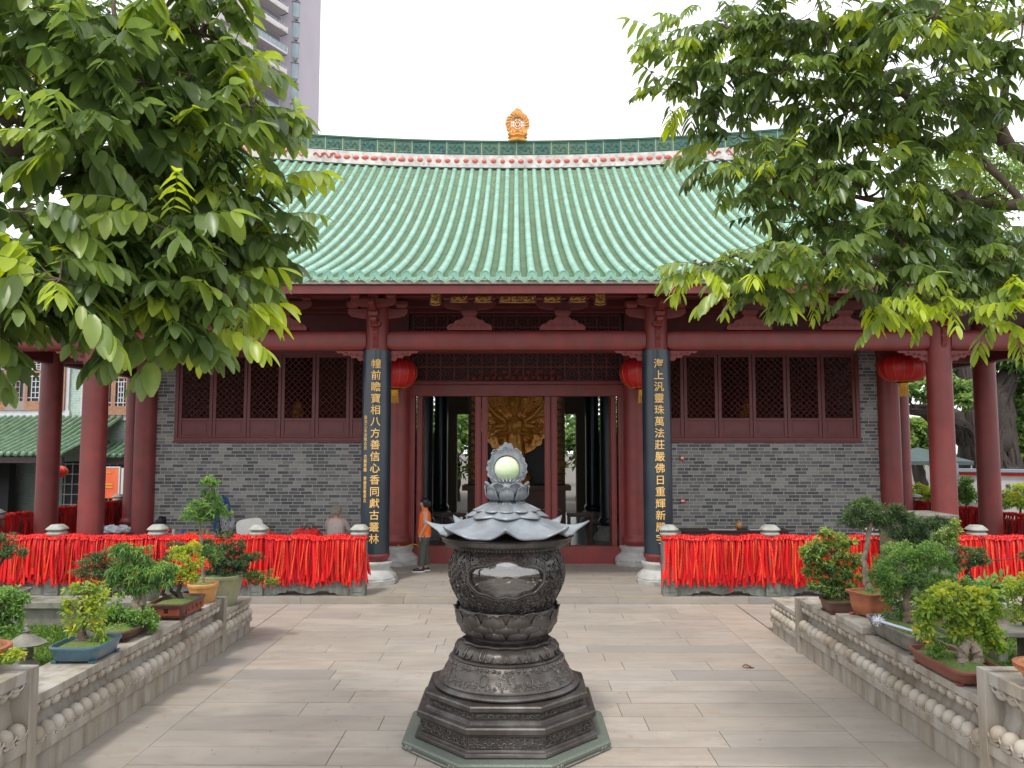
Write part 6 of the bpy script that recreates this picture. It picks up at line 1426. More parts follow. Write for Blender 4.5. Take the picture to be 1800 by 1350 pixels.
# grass in the beds: tufts nobody could count
def grass(x0, x1, y0_, y1_, n, seed):
    q = random.Random(seed); V, F, T = [], [], []
    for i in range(n):
        x, y = q.uniform(x0, x1), q.uniform(y0_, y1_); tn = q.gauss(.5, .18)+.15*sin(x*3)*sin(y*2.3); p = V3((x, y, .40)); kf = q.random()
        for j in range(3):
            d = (V3((q.gauss(0,.5), q.gauss(0,.5), 1))).normalized(); leaf_one(V, F, T, p+rv(q)*.02, d, rv(q), q.uniform(.05,.11), q.uniform(.008,.02), min(1, max(0, tn+q.gauss(0,.1))), .25)
    k = MB(); k.V = [tuple(v) for v in V]; k.F = F; k.T = T; o = k.build('grass', m_grass, None, 0); return o
tag(grass(-8.2, -4.62, 5.6, 10.9, 15000, 1), 'short bright grass covering the left stone bed', 'grass', None, 'stuff'); tag(grass(4.45, 8.2, 5.6, 10.9, 14000, 2), 'short bright grass covering the right stone bed', 'grass', None, 'stuff')
# ================================================================ LARGE TREES over the courtyard
def leaflet(V, F, T, p, d, n, L, w, t, droop, nv=5):
    s_ = d.cross(n)
    if s_.length < 1e-5: return
    s_.normalize(); b = len(V); c = Vector(p); dd = Vector(d)
    for k in range(nv+1):
        v = k/nv; wd = w*.5*max(.02, sin(pi*min(1, (v*.93+.035)**.85)))**.72; n2 = s_.cross(dd); V += [c-s_*wd+n2*(wd*.32), c, c+s_*wd+n2*(wd*.32)]
        c = c+dd*(L/nv); dd = (dd+Vector((0,0,-droop/nv))).normalized()
    for k in range(nv):
        for j in (0, 1): q = b+k*3+j; F.append((q, q+1, q+4, q+3)); T.append(t)
def compound(V, F, T, tw, p, d, q, L, asp, pairs, t, rl):
    d = d.normalized(); N = pairs; c = Vector(p); pts = [c.copy()]
    for k in range(N):
        c = c+d*(rl/N); d = (d+Vector((q.gauss(0,.04), q.gauss(0,.04), -.13))).normalized(); pts.append(c.copy()); up = Vector((0,0,1)); s_ = d.cross(up)
        if s_.length < .1: s_ = Vector((1,0,0))
        s_.normalize()
        for sg in (-1, 1):
            if q.random() < .06: continue
            ld = (s_*sg*q.uniform(.5,.95)+d*q.uniform(.35,.7)+Vector((0,0,-1))*q.uniform(.35,1.25)).normalized(); nn = (up*.9+s_*sg*.45+rv(q)*.25).normalized(); Lx = L*(.72+.4*sin(pi*(k+1)/(N+1)))*q.uniform(.85,1.12)
            leaflet(V, F, T, c, ld, nn, Lx, Lx*asp*q.uniform(.88,1.1), min(1, max(0, t+q.gauss(0,.07))), q.uniform(.25,.8))
    leaflet(V, F, T, c, d, (up+rv(q)*.3).normalized(), L, L*asp, min(1, max(0, t)), .4); tw.append(pts)
def bigtree(name, label, base, trunk_pts, limbs, clumps, m_leaf, L, asp, pairs, rl, per, seed):
    q = random.Random(seed); t = thing(name, label, 'tree', base); k = MB(); wob(*trunk_pts, 14, seed, .06, k); nodes = [Vector(p) for p in trunk_pts[0][1:]]
    for i, (pts, r_) in enumerate(limbs): wob(pts, r_, 10, seed+i+1, .35, k); nodes += [Vector(p) for p in pts[1:]]
    V, F, T, tw = [], [], [], []
    for c in clumps:
        u, v, rp, Y = c[:4]; tb = c[4] if len(c) > 4 else 0  # clump tone: leaf age, plus sunlight put into the colour of outer clumps
        if seed == 101 and 0 < u < 600: u -= (38 if v < 470 else 70)*(u/520)**2; v -= 60*max(0, min(1, (v-460)/150)); rp *= .9; v -= 24*(1 if v > 490 and u < 300 else 0)
        if seed == 202 and u < 1800: u += 30*max(0, min(1, (1340-u)/160)); v -= 22*max(0, min(1, (v-430)/90)); rp *= .92
        ctr = at(u, v, Y); r_ = rp*Y/1400
        best = min(nodes, key=lambda n_: (n_-ctr).length); wob([best, best.lerp(ctr, .5)+Vector((0,0,.05)), ctr], [.014,.010,.006], 5, int(u+v), .8, k)
        for i in range(max(3, int(per*(rp/70)**1.3))):
            w = rv(q); p = ctr+Vector((w.x, w.y, w.z*.75))*r_*q.random()**.5*.85; dr = Vector((w.x, w.y, 0)).normalized()*.9+rv(q)*.5+Vector((0,0,.12+.3*w.z))
            compound(V, F, T, tw, p, dr, q, L*q.uniform(.62,1.15), asp, pairs+q.randrange(-1, 2), .5+tb+q.gauss(0,.17), rl*q.uniform(.75,1.15))
            if i % 3 == 0: k.tube([ctr, ctr.lerp(p, .5)+Vector((0,0,-.02)), p], [.005,.004,.003], 4)
    k.build('trunk', m_bark, t)
    f = MB(); f.V = [tuple(v) for v in V]; f.F = F; f.T = T; f.build('crown', m_leaf, t, 80); s_ = MB()
    for pts in tw: s_.tube(pts, [.0032]*(len(pts)-1)+[.0015], 3, False)
    s_.build('leaf_stalks', m_leaf1, t, 0); return t
tL = V3((-5.3, 4.4, 0))
cL = [(30,30,90,4.6),(120,20,90,4.4),(210,50,90,4.6),(300,30,80,4.8),(370,50,60,5),(400,10,40,5),(60,130,90,4.5),(160,130,90,4.3,-.1),(260,140,90,4.6),(350,130,70,4.9,.1),(420,90,45,5.2,.15),
 (440,150,60,5.2,.1),(490,190,36,5.4,.15),(40,215,60,4.8,-.1),(130,225,75,4.2,.05),(215,250,80,4.6,-.1),(310,240,85,4.8,-.1),(400,230,70,5.0,-.05),(470,240,45,5.3,.05),
 (90,330,45,5.2,-.25),(200,340,80,4.9,-.2),(290,335,80,4.9,-.2),(380,330,75,5.0,-.15),(460,320,60,5.2,.05),(510,310,36,5.4,.15),
 (30,370,60,4.0),(110,400,70,5,-.2),(210,420,80,4.7,-.1),(300,400,75,4.4,.15),(400,400,70,4.9,0),(480,390,60,5.1,.05),(525,400,36,5.3,.1),
 (40,470,75,4.3,-.05),(130,480,75,4.4,-.1),(220,490,80,4.6,-.15),(310,480,80,4.8,-.2),(400,470,60,5,-.1),(430,430,50,5.1,0),(520,430,34,5.3,.1),
 (30,550,65,4.0,.1),(105,550,70,3.9,.28),(190,560,75,4.4,-.1),(280,560,75,4.6,-.1),(360,550,70,4.7,0),(410,530,50,4.9,.15),(455,580,38,4.7,.35),(500,590,24,4.7,.4),
 (10,610,50,4.1,-.1),(90,620,45,4.2,-.2),(210,620,60,4.4,-.1),(280,630,55,4.5,0),(340,620,50,4.6,0),(385,640,28,4.7,.3),(320,670,36,4.6,0),(245,660,28,4.4,.05)]
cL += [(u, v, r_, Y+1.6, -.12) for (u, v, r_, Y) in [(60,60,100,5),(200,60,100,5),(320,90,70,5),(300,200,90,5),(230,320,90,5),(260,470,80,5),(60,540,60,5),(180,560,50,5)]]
cL += [(u, v, 120, Y, 0) for (u, v, Y) in [(-150,-100,4.5),(0,-150,5),(200,-180,5),(-200,200,4.3),(-250,400,4.2),(-150,560,4),(-100,-350,5),(150,-420,5.2),(-350,0,4.5),(350,-150,5.3)]]  # unseen crown clumps outside the view, added to shade the ground
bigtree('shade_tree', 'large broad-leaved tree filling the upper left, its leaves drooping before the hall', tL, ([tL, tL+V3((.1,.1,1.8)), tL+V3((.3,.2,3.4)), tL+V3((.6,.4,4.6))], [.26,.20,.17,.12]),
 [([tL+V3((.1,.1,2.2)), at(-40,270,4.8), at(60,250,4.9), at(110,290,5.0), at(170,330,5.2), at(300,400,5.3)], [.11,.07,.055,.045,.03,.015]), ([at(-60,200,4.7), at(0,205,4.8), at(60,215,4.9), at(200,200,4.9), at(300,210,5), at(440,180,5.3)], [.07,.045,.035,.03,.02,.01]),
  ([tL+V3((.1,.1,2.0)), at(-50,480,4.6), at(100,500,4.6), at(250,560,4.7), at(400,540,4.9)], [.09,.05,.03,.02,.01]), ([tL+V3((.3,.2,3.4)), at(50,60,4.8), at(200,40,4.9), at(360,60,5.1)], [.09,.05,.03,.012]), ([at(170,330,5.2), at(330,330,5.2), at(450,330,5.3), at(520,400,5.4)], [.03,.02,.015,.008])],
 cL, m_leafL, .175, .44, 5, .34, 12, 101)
tR = V3((7.6, 6.6, 0))
cR = [(1150,75,28,6.4,.25),(1185,50,45,6.4,.15),(1240,40,60,6.4,.1),(1180,120,40,6.5,.05),(1240,130,60,6.4),(1150,165,30,6.6,.05),(1200,180,50,6.5,-.05),(1260,210,45,6.5,-.1),(1310,50,70,6.2,.05),(1300,130,60,6.2,-.05),(1390,40,70,6,0),(1380,120,55,6,0),(1470,40,75,5.9,0),
 (1460,110,60,6,0),(1560,30,70,5.6,.1),(1560,110,50,6,-.05),(1640,30,80,5.2,.1),(1640,110,55,6,0),(1730,30,60,5.6),(1740,120,50,6.2),(1790,80,50,6,.05),(1430,190,60,6.2),(1500,190,70,6,-.1),(1580,190,65,6,0),(1660,180,55,6,-.05),(1760,180,50,6,-.05),
 (1290,240,40,6.5,-.1),(1380,250,55,6.3,-.05),(1460,260,60,6.1,-.05),(1550,250,60,6.1,-.1),(1640,260,60,6.1,0),(1730,290,50,6.3,0),(1240,280,28,6.3,.1),(1290,300,40,6.2,0),(1350,310,50,6.1,0),(1430,320,60,6,-.05),(1520,320,65,5.8,0),(1610,320,55,5.9,.05),(1680,350,50,6,0),(1770,350,50,6.1,.05),
 (1320,370,40,6.2,-.1),(1400,390,60,6.1,-.15),(1480,390,65,5.9,-.1),(1560,400,65,5.8,-.1),(1650,400,55,5.9,-.1),(1740,420,50,6,-.05),(1790,430,40,6,0),(1200,480,34,6,.25),(1240,490,40,5.9,.15),(1290,470,40,5.9,.1),(1310,510,42,5.8,.05),(1370,510,40,5.8,0),(1390,460,45,5.9,-.05),
 (1460,470,60,5.6,.1),(1540,480,60,5.7,-.05),(1620,480,60,5.8,-.1),(1700,490,60,5.8,-.1),(1780,490,60,5.8,-.05),(1370,540,26,5.8,.15),(1530,550,30,5.6,.45),(1580,545,34,5.6,.4),(1640,550,40,5.6,.3),(1700,560,45,5.6,.25),(1770,570,50,5.5,.35),(1600,510,50,5.8,0),(1450,530,30,5.8,.1)]
cR += [(u, v, 75, Y, -.1) for (u, v, Y) in [(1300,90,7.6),(1400,280,7.4),(1500,420,7.2),(1650,440,7.2),(1760,460,7.2),(1600,150,7.6)]]
cR += [(u, v, 110, Y, 0) for (u, v, Y) in [(1400,-120,6),(1600,-150,6),(1800,-100,6),(1950,50,6.2),(1950,300,6.2),(1950,500,6),(1550,-350,6.2),(1850,-350,6.5),(2100,150,6.4)]]  # more crown clumps out of view, added for ground shade
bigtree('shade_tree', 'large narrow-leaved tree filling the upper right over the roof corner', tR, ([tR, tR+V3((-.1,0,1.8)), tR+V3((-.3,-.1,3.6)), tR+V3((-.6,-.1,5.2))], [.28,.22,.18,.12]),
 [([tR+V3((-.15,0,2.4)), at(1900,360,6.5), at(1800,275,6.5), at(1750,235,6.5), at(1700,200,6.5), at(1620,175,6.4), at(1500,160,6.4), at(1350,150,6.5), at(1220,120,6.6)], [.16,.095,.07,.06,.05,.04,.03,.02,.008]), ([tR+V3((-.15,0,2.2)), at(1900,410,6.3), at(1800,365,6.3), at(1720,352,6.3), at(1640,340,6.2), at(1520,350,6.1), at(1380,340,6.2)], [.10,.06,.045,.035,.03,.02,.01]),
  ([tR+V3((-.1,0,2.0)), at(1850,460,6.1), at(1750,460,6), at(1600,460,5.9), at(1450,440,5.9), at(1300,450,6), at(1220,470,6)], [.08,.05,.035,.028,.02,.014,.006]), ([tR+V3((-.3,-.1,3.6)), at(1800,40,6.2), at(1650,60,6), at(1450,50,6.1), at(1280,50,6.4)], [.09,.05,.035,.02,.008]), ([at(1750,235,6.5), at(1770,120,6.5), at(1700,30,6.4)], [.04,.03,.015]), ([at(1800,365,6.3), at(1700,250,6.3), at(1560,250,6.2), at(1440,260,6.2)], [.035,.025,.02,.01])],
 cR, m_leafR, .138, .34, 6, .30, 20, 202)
# seed pods hanging in the crowns
def pod(label, u, v, Y, L, m, w=.012):
    t = thing('seed_pod', label, 'seed pod', at(u, v, Y), random.Random(u).uniform(-.4, .4), 'seed pods hanging in the trees'); k = MB(); k.tube([(.03*sin(3*q), 0, -L*q) for q in [j/8 for j in range(9)]], [.003]+[w]*7+[.003], 8, True, .5); k.build('pod', m, t, local=True)
mp = M('green_pod', (.25,.34,.09), .5, (.18,.25,.07), 30)
pod('pitted yellow-green pod hanging before the tower', 518, 168, 5.3, .3, mp, .03)
pod('slim green pod hanging in the right tree above the roof', 1470, 220, 5.8, .22, mp); pod('slim green pod low in the right tree', 1345, 385, 5.8, .2, mp); pod('thin dark pod hanging at the left tip of the right tree', 1180, 195, 6.3, .18, m_barkd, .007)
# ================================================================ BEYOND THE HALL
# high-rise at the upper left
m_tow = M('mauve_grey_render', (.36,.33,.37), .85, (.33,.305,.345), .05, dirt=(.29,.27,.31), dsc=.15, dlo=.5, dhi=.8, streak=True); m_towp = M('pale_balcony_render', (.60,.56,.55), .8, (.55,.51,.5), .2); m_glass = M('blue_grey_glass', (.20,.26,.29), .15, (.28,.34,.37), .5); m_tdark = M('dark_balcony_grey', (.16,.155,.165), .7); m_rail = M('pale_rail', (.55,.58,.6), .4)  # balcony doors and air conditioners share one flat dark grey
t = thing('apartment_tower', 'tall mauve-grey apartment tower with balconies behind the left tree', 'apartment tower', (-31, 112, 0))
A = V3((-33.6, 108, 0)); dB = V3((sin(R(70)), cos(R(70)), 0)); dA = V3((sin(R(27)), cos(R(27)), 0))
Bp = A+dB*5.4; A0 = A-dA*24
k = MB(); back = V3((-14, 20, 0)); pl = [tuple(A.xy), tuple(Bp.xy), tuple((Bp+back).xy), tuple((A+back*1.6).xy)]; k.prism(pl, -1, 92, 'z'); k.build('tower_body', m_tow, t, 0)
k = MB(); nrm = V3((cos(R(27)), -sin(R(27)), 0)); wing = [A+nrm*-.02, A-dA*7.2, A-dA*7.2-nrm*12, A-nrm*12]; k.prism([tuple(p.xy) for p in wing], -1, 92, 'z'); k.build('wing', m_tow, t, 0)
def quadbox(k, o, du, dn, z0_, z1_): k.prism([tuple(p.xy) for p in (o, o+du, o+du+dn, o+dn)], z0_, z1_, 'z')
nn = nrm
for fl_ in range(9, 27):
    z = fl_*3.05
    w = MB(); o = A+dB*1.5+V3((0,-.03,0)); quadbox(w, o, dB*.9, V3((0,-.06,0)), z+.35, z+2.55); w2 = w.build('window', m_glass, t, 0)
    f = MB(); quadbox(f, A+dB*1.4+V3((0,-.03,0)), dB*1.1, V3((0,-.14,0)), z+2.6, z+2.7); quadbox(f, A+dB*1.85+V3((0,-.03,0)), dB*.36, V3((0,-.3,0)), z-.15, z+.3); f.build('air_conditioner', m_tdark, w2, 0)
for fl_ in range(9, 27):
    z = fl_*3.05; k = MB(); o = A-dA*6.9+nn*.0; d3 = dA*6.6
    solid = fl_ % 3 != 1
    quadbox(k, o, d3, nn*1.5, z, z+.25); quadbox(k, o, dA*.18, nn*1.5, z, z+3.05); quadbox(k, o+d3, dA*-.12, nn*1.5, z, z+1.0)
    if solid: quadbox(k, o+nn*1.4, d3, nn*.1, z, z+.85)
    b = k.build('balcony', m_towp, t, 0)
    r_ = MB(); r_.tube([o+nn*1.45+V3((0,0,z+1.15)), o+d3+nn*1.45+V3((0,0,z+1.15))], .03, 4)
    for i in range(9): pp = o+d3*(i/8)+nn*1.45; r_.tube([pp+V3((0,0,z+.3)), pp+V3((0,0,z+1.15))], .02, 4)
    r_.build('railing', m_rail, b, 0)
    g_ = MB(); quadbox(g_, o+nn*.02, d3, nn*.04, z+.3, z+2.8); g_.build('balcony_door', m_tdark, b, 0)
    if not solid: g_ = MB(); quadbox(g_, o+nn*1.42, d3, nn*.03, z+.25, z+1.1); g_.build('glass_front', m_glass, b, 0)
k = MB(); 
for fl_ in range(8, 27):
    z = fl_*3.05; o = A-dA*12+nn*.3; quadbox(k, o, dA*4.3, nn*.4, z, z+1.1); 
k.build('spandrel', m_towp, t, 0)
k = MB(); quadbox(k, A-dA*12.4, dA*.6, nn*.9, 0, 92); quadbox(k, A-dA*7.6, dA*.6, nn*1.5, 0, 92); quadbox(k, A-dA*12.5-nn*12, dA*5.2, nn*12, 0, 92); k.build('pier', m_towp, t, 0)
# pale green brick building at the left
m_wfr = M('white_window_frame', (.6,.6,.62), .6, (.52,.52,.55), 4); m_wood3 = M('tan_window_wood', (.40,.2,.11), .55, (.3,.15,.09), 8); m_wood4 = M('grey_window_wood', (.3,.24,.22), .6); m_gt = M('green_roof_tile', (.13,.24,.14), .35, (.09,.17,.1), 4, coat=.2, dirt=(.25,.3,.22), dsc=3)
t = thing('side_building', 'pale green brick building with carved wooden windows left of the hall', 'building', (-22, 33, 0)); BYy = 33.0
k = MB(); k.box(-42, -13.2, BYy, BYy+9, 0, 9.5); k.build('wall', m_gbrick, t, 0)
k = MB(); k.box(-42.4, -12.8, BYy-.9, BYy+9.5, 7.9, 8.3); k.build('eave', m_red2, t, 0)
k = MB(); k.box(-42, -13.25, BYy-.06, BYy, 7.4, 7.9); k.box(-42, -18.8, BYy-.12, BYy, 4.0, 4.35); k.build('white_band', m_wfr, t, 0)
k = MB()
for i in range(120): x = -42.4+i*.25; k.tube([(x, BYy-1.0, 8.36), (x, BYy+1.2, 9.1), (x, BYy+4.3, 10.9)], .09, 6)
k.grid(lambda u, v: (lerp(-42.4,-12.6,u), BYy-1.0+5.3*v, 8.3+2.5*v**1.3), 4, 8); k.build('roof', m_gt, t)
def fretwin(x0, x1, z0_, z1_, n, mats, frame=True):
    k = MB(); 
    if frame: k.box(x0-.14, x1+.14, BYy-.1, BYy-.0, z0_-.22, z1_+.14)
    else: k.box(x0, x1, BYy-.08, BYy, z0_, z1_)
    w = k.build('window', m_wfr, t, 0); cw = (x1-x0)/n
    for i in range(n):
        a = x0+i*cw; m = mats[i % len(mats)]; s_ = MB(); y = BYy-.12
        zm = z0_+(z1_-z0_)*.72
        for (za, zb) in ((z0_, z0_+(z1_-z0_)*.17), (zm-.05, zm+.05), (z1_-.06, z1_)): s_.box(a, a+cw, y-.05, y, za, zb)
        for b in (a+.002, a+cw-.092): s_.box(b, b+.09, y-.055, y-.003, z0_-.002, z1_+.002)
        sh = s_.build('sash', m, w, 0)
        g_ = MB()
        for (za, zb) in ((z0_+(z1_-z0_)*.17, zm-.05), (zm+.05, z1_-.06)):
            xa, xb = a+.09, a+cw-.09; ww, hh = xb-xa, zb-za; g = .016
            for f_ in (.25, .5, .75): g_.box(xa+ww*f_-g, xa+ww*f_+g, y-.03, y-.01, za+hh*(.12 if f_ == .5 else 0), zb-hh*(.12 if f_ == .5 else 0))
            for f_ in (.12, .3, .5, .7, .88): g_.box(xa+(0 if f_ in (.12,.88) else ww*.25), xb-(0 if f_ in (.12,.88) else ww*.25), y-.032, y-.012, za+hh*f_-g, za+hh*f_+g)
        g_.build('fretwork', m_wood4 if m is m_wood4 else m_wfr, sh, 0); p = MB(); p.box(a+.02, a+cw-.02, BYy-.11, BYy-.104, z0_+.02, z1_-.02); p.build('pane', m_dark, sh, 0)
fretwin(-26.5, -19.0, 4.35, 6.6, 9, [m_wood4, m_wood3, m_wood3]); fretwin(-18.2, -15.7, 4.15, 6.35, 4, [m_wood3]); fretwin(-14.9, -14.2, 5.3, 6.1, 1, [m_wood3], False)
k = MB(); k.box(-14.75, -13.6, BYy-.15, BYy, 2.75, 2.9); k.tube([(-14.7, BYy-.3, 2.95), (-14.1, BYy-.3, 3.5), (-13.5, BYy-.3, 2.95)], .12, 6); k.build('door_hood', m_gt, t)
k = MB(); k.box(-14.65, -13.7, BYy-.03, BYy, .1, 2.6); k.box(-14.75, -14.65, BYy-.05, BYy, .1, 2.7); k.build('side_door', m_dark, t, 0)
k = MB(); k.box(-19.0, -16.0, BYy-.04, BYy, .1, 2.2); k.build('dark_opening', m_dark, t, 0)  # shade inside the opening drawn as a flat near-black panel
k = MB()
for i in range(10): k.box(-18.9+i*.31, -18.86+i*.31, BYy-.09, BYy-.05, .1, 2.15)
for j in range(5): k.box(-18.95, -16.05, BYy-.1, BYy-.06, .4+j*.42, .44+j*.42)
k.build('window_bars', m_wfr, t, 0)
# lower green-tiled porch roofs in front of it
t = thing('porch', 'low porch with green tiled roof in front of the pale green building', 'porch', (-22, 30, 0))
k = MB(); b_ = MB()
for (xa, xb, ya, yb, za, zb) in ((-31, -16.6, 28.6, 32.9, 2.52, 4.05), (-17.1, -14.9, 31.2, 32.9, 2.42, 3.0)):
    k.grid(lambda u, v: (lerp(xa,xb,u), lerp(ya,yb,v), lerp(za,zb,v**1.2)), 6, 6)
    n = int((xb-xa)/.27)
    for i in range(n+1):
        x = xa+(xb-xa)*i/n; k.tube([(x, ya-.02, za+.05), (x, lerp(ya,yb,.5), lerp(za,zb,.5**1.2)+.05), (x, yb, zb+.04)], .075, 6); k.ball((x, ya-.03, za+.05), .095, 8, 4, (1,.3,1))
    b_.box(xa, xb, ya+.1, ya+.25, za-.28, za-.05)
ro = k.build('porch_roof', m_gt, t); b_.build('porch_beam', m_dwood, t, 0)
k = MB(); k.box(-31, -20.5, 31.8, 32.2, 0, 2.4); k.build('dark_front', m_dark, t, 0)  # near-black panel painted in place of the shade beneath the porch roof
k = MB(); k.box(-31, -20.6, 29.2, 29.25, 1.5, 2.3); k.build('awning', M('grey_awning', (.10,.095,.1), .8), t, 0)
for x in (-30, -24.8, -20.6, -17.0): k = MB(); k.lathe([(.16,0),(.15,2.5)], 16, (x, 29, 0)); k.build('porch_post', m_dwood, t)
t = thing('poster', 'red and orange poster on a stand by the pale green building', 'poster', (-15.2, 29, 0))
k = MB(); k.box(-15.55,-14.65,29,29.05,.95,2.05); k.build('panel', M('poster_red', (.75,.09,.04), .5, (.8,.2,.06), 1.2), t, 0); k = MB(); k.box(-15.6,-14.6,28.99,29.06,2.05,2.1); k.box(-15.6,-15.55,28.99,29.06,.0,2.05); k.box(-14.65,-14.6,28.99,29.06,.0,2.05); k.build('frame', m_wfr, t, 0)
k = MB()
for j, (w, h) in enumerate(((.35,.03),(.5,.05),(.5,.05))): k.box(-15.1-w/2, -15.1+w/2, 28.985, 28.998, (1.85,1.42,1.32)[j], (1.85,1.42,1.32)[j]+h)
k.build('printed_lines', m_yellow, t, 0)
t = thing('notice_board', 'white notice board right of the red poster', 'notice board', (-14.2, 29, 0)); k = MB(); k.box(-14.55,-13.7,28.98,29.03,.95,2.05); k.build('board', m_plast, t, 0)
for a in (-14.5, -13.75): k = MB(); k.box(a-.03,a+.03,29.0,29.05,0,.95); k.build('leg', m_wfr, t, 0)
# right side: white wall with red line, tents, banyan and other trees
t = thing('white_wall', 'long white wall with a red line along its top, right of the terrace', 'wall', (16, 25, 0))
wa, wb_ = V3((15.0,27.5,0)), V3((23.5,23.0,0)); dw = (wb_-wa); nw = V3((-dw.y, dw.x, 0)).normalized()*-1
k = MB(); k.prism([tuple(p.xy) for p in (wa, wb_, wb_-nw*.25, wa-nw*.25)], 0, 1.98, 'z'); k.build('wall_panel', M('white_wall_paint', (.55,.54,.53), .7, (.48,.47,.46), 1.5, dirt=(.38,.37,.36), dsc=1), t, 0)
k = MB(); k.prism([tuple(p.xy) for p in (wa+nw*.03, wb_+nw*.03, wb_, wa)], 1.86, 1.95, 'z'); k.build('red_line', m_ribbon, t, 0)
k = MB(); k.prism([tuple(p.xy) for p in (wa+nw*.15, wb_+nw*.15, wb_-nw*.3, wa-nw*.3)], 1.98, 2.08, 'z'); 
for q in (.0, .36, .72): pp = wa.lerp(wb_, q); k.prism([tuple(x.xy) for x in (pp+nw*.2, pp+dw.normalized()*.3+nw*.2, pp+dw.normalized()*.3-nw*.3, pp-nw*.3)], 0, 2.25, 'z')
k.build('grey_coping', M('blue_grey_paint', (.24,.29,.34), .6), t, 0)
k = MB(); ang = math.atan2(dw.y, dw.x)
for (q, zz, st_, sz) in ((.18,1.5,'佛',.16),(.18,1.3,'光',.16),(.18,1.1,'普',.16),(.23,1.5,'法',.16),(.23,1.3,'雨',.16)):
    vs, fs = text_mesh(st_, sz); pp = wa.lerp(wb_, q)+nw*.01; k.add([pp+dw.normalized()*v[0]+V3((0,0,zz+v[1]))+nw*v[2] for v in vs], fs)
k.build('black_writing', m_black2, t, 0)
m_tent = M('grey_tent_cloth', (.07,.10,.10), .8, (.05,.075,.075), 3); m_pole = M('pale_pole', (.5,.55,.6), .4)
t = thing('canopy_tent', 'grey-green pitched canopy tent beyond the white wall', 'tent', (16.75, 33, 0)); k = MB(); cx, cy = 16.75, 33
k.add([(cx-1.45,cy-1.5,2.25),(cx+1.45,cy-1.5,2.25),(cx+1.45,cy+1.5,2.25),(cx-1.45,cy+1.5,2.25),(cx,cy,2.8),(cx-1.45,cy-1.5,2.1),(cx+1.45,cy-1.5,2.1),(cx+1.45,cy+1.5,2.1),(cx-1.45,cy+1.5,2.1)], [(0,1,4),(1,2,4),(2,3,4),(3,0,4),(0,5,6,1),(1,6,7,2),(2,7,8,3),(3,8,5,0)]); k.build('canopy', m_tent, t, 0)
for a in (-1.4, 1.4):
    for b in (-1.4, 1.4): k = MB(); k.tube([(cx+a,cy+b,0),(cx+a,cy+b,2.1)], .04, 6); k.build('pole', m_pole, t)
def bgtree(name, label, base, trunks, clusters, n, L, seed, mat=m_leafbg, bark=m_barkd, tone=.5):
    t = thing(name, label, 'tree', base); k = MB()
    if seed == 61:       # hanging and fused roots up the old trunk
        q = random.Random(5)
        for i in range(46):
            a = q.uniform(pi, 2*pi); p0 = base+V3((.35+1.3*cos(a), 1.1*sin(a), 0)); tr = trunks[i % 3][0]; r_ = trunks[i % 3][1]; pts = [p0]
            for j in range(1, len(tr)): b_ = V3(tr[j]); rr = r_[j]*1.0; pts.append(b_+V3((rr*cos(a+.3*j), rr*sin(a+.3*j), 0)))
            wob(pts, [q.uniform(.06,.16)]*(len(pts)-1)+[.05], 6, i, .5, k)
    for i, (pts, r_) in enumerate(trunks): wob(pts, r_, 12, seed+i, .12, k)
    for c in clusters:
        c0 = V3(c[0]); best = min((V3(p) for tr in trunks for p in tr[0][1:]), key=lambda p: (p-c0).length); wob([best, best.lerp(c0,.5), c0], [.10,.06,.02], 6, seed, .5, k)
    k.build('trunk', bark, t); f = MB(); cloud(f, clusters, n, L, .5, .3, tone, seed); f.build('crown', mat, t, 0); return t
def CB(Y, lst): return [(P3(u, v, Y+dy), (r_*Y/1400, r_*Y/1400*.9, r2*Y/1400), tb) for (u, v, r_, r2, dy, tb) in lst]
bt = V3((P3(1735,820,36).x, 36, 0))
bgtree('banyan_tree', 'old banyan with thick dark fluted trunk beyond the right columns', bt, [([bt, P3(1725,800,36), P3(1700,760,36), P3(1660,735,36), P3(1600,720,35)], [1.1,.9,.7,.45,.25]), ([bt+V3((.6,0,0)), P3(1745,780,36), P3(1750,700,36), P3(1780,640,36)], [1.0,.75,.5,.3]), ([bt+V3((-.3,-.3,0)), P3(1715,790,35.7), P3(1705,730,35.8), P3(1690,640,36)], [.7,.5,.35,.2])],
 CB(36, [(1620,650,40,26,0,.05),(1660,690,34,20,1,.1),(1600,690,26,16,-1,0),(1700,640,46,30,1,0),(1770,640,50,34,0,0),(1640,600,50,30,1,-.05),(1740,590,60,30,1,0),(1800,700,40,34,0,.1),(1830,620,60,50,0,0),(1690,690,30,20,-2,.15)]), 11000, .34, 61)
for (lab, u0, Y, lst, sd_, tn) in (('light green bush behind the canopy tent', 1620, 45, [(1600,770,30,26,0,.2),(1640,760,34,26,0,.2),(1570,760,20,24,0,.1),(1620,790,34,20,0,.25)], 63, .6),
    ('leafy tree beyond the white wall at the right edge', 1800, 42, [(1790,740,40,30,0,.1),(1830,720,50,40,0,0),(1780,790,34,22,0,.15),(1740,770,26,22,0,.1),(1810,800,40,20,0,.1)], 64, .55),
    ('tall pale-green tree seen over the roof at the right', 1720, 55, [(1700,300,60,50,0,.2),(1760,360,60,50,0,.2),(1640,380,50,40,0,.1),(1800,300,60,60,0,.15),(1700,430,60,40,0,.1),(1800,430,60,50,0,.1),(1650,310,34,40,0,.2),(1780,520,70,60,0,0)], 65, .6)):
    bb = V3((P3(u0, 800, Y).x, Y, 0)); hp_ = P3(lst[0][0], lst[0][1], Y); bgtree('leafy_tree', lab, bb, [([bb, bb.lerp(hp_, .5), hp_], [.4,.3,.15])], CB(Y, lst), 5200, .36, sd_, tone=tn)
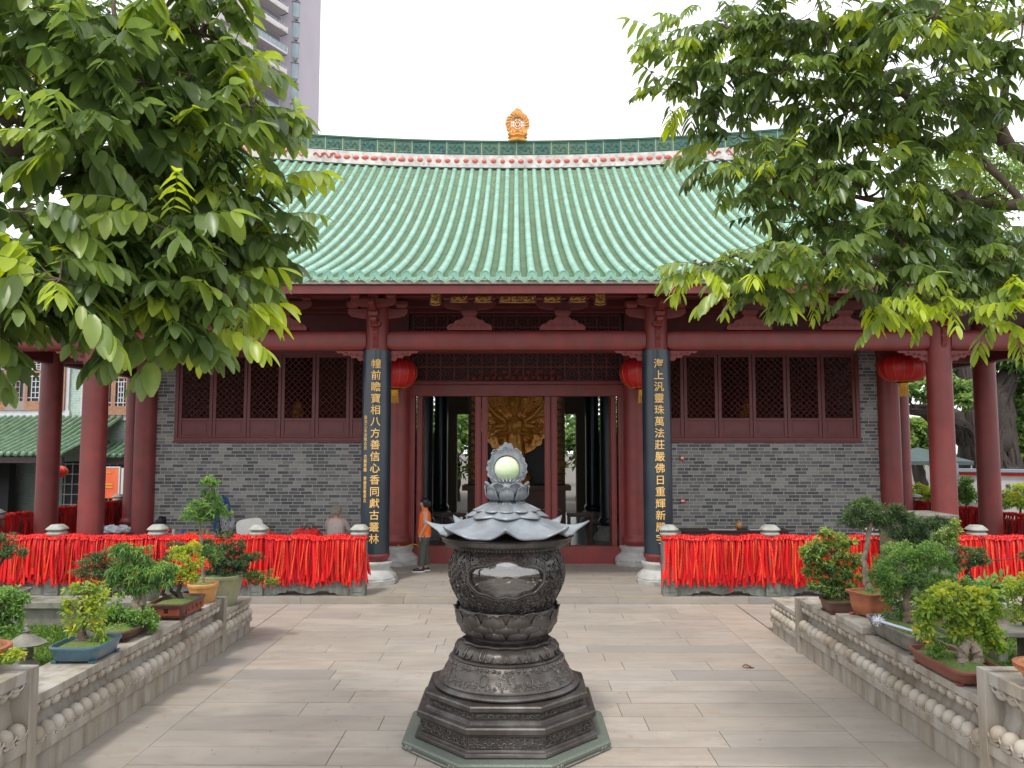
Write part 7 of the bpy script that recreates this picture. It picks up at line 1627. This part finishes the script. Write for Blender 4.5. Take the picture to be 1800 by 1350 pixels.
# greenery behind the hall, seen through its rear door and lattice, and between the side columns
for i, (x, y, h, lab) in enumerate(((-5.5,44,6,'green tree behind the hall, seen through the left rear lattice'), (-3.2,41,5,'green tree seen through the rear door, left of the statue'), (3.4,42,5,'green tree seen through the rear door, right of the statue'), (6.5,44,6,'green tree behind the hall, seen through the right rear lattice'), (-14,50,7,'green tree behind the left corner of the hall'), (13,52,8,'green tree behind the right corner of the hall'), (0,56,8,'green tree far behind the middle of the hall'))):
    bb = V3((x, y, 0)); bgtree('leafy_tree', lab, bb, [([bb, bb+V3((.1,0,h*.3)), bb+V3((0,.1,h*.55))], [.28,.2,.12])], [(bb+V3((dx*h*.3, dy*h*.2, h*(.62+dz))), (h*.27, h*.27, h*.2), .1*dz) for dx, dy, dz in ((0,0,0),(-1,0,-.12),(1,0,-.1),(.3,-.8,-.2),(0,.5,.22),(-.6,-.6,.05),(.8,.4,.1))], 2600, .34, 80+i)
for (lab, u, v, Y, ru, rv_, sd_) in (('rounded yellow-green shrub between the right columns', 1618, 862, 25, 20, 14, 91), ('second rounded shrub behind the right side balustrade', 1640, 875, 24, 14, 12, 92), ('pale spindly shrub before the white wall', 1695, 860, 23.5, 16, 20, 93), ('trimmed green shrub at the right edge before the white wall', 1790, 870, 23, 24, 18, 94), ('low shrub just right of the corner column', 1600, 880, 26, 10, 12, 95)):
    bb = P3(u, 905, Y); bb.z = 0; plant('garden_shrub', lab, 'shrub', bb, m_leafyl if sd_ != 93 else m_leafgr, CL(Y, [(u, v, ru, rv_, .1), (u-ru*.7, v+rv_*.6, ru*.7, rv_*.6), (u+ru*.6, v+rv_*.7, ru*.7, rv_*.6)]), 1500, .1, .45, [([bb, bb+V3((0,0,.5)), P3(u, v, Y)], [.05,.04,.02])], m_barkd, sd_)
t = thing('stone_railing', 'old dark stone railing between shrubs beyond the right columns', 'railing', (13, 26, 0))
pa = P3(1592, 890, 26); 
for q in range(4): k = MB(); k.box(13.2+q*.75, 13.45+q*.75, 25.9, 26.15, 0, 1.35); k.build('post', m_bal, t, 0, bev=.02)
k = MB(); k.box(13.2, 16.0, 25.95, 26.1, .8, 1.0); k.box(13.2, 16.0, 25.95, 26.1, .3, .45); k.build('rail', m_bal, t, 0, bev=.01)
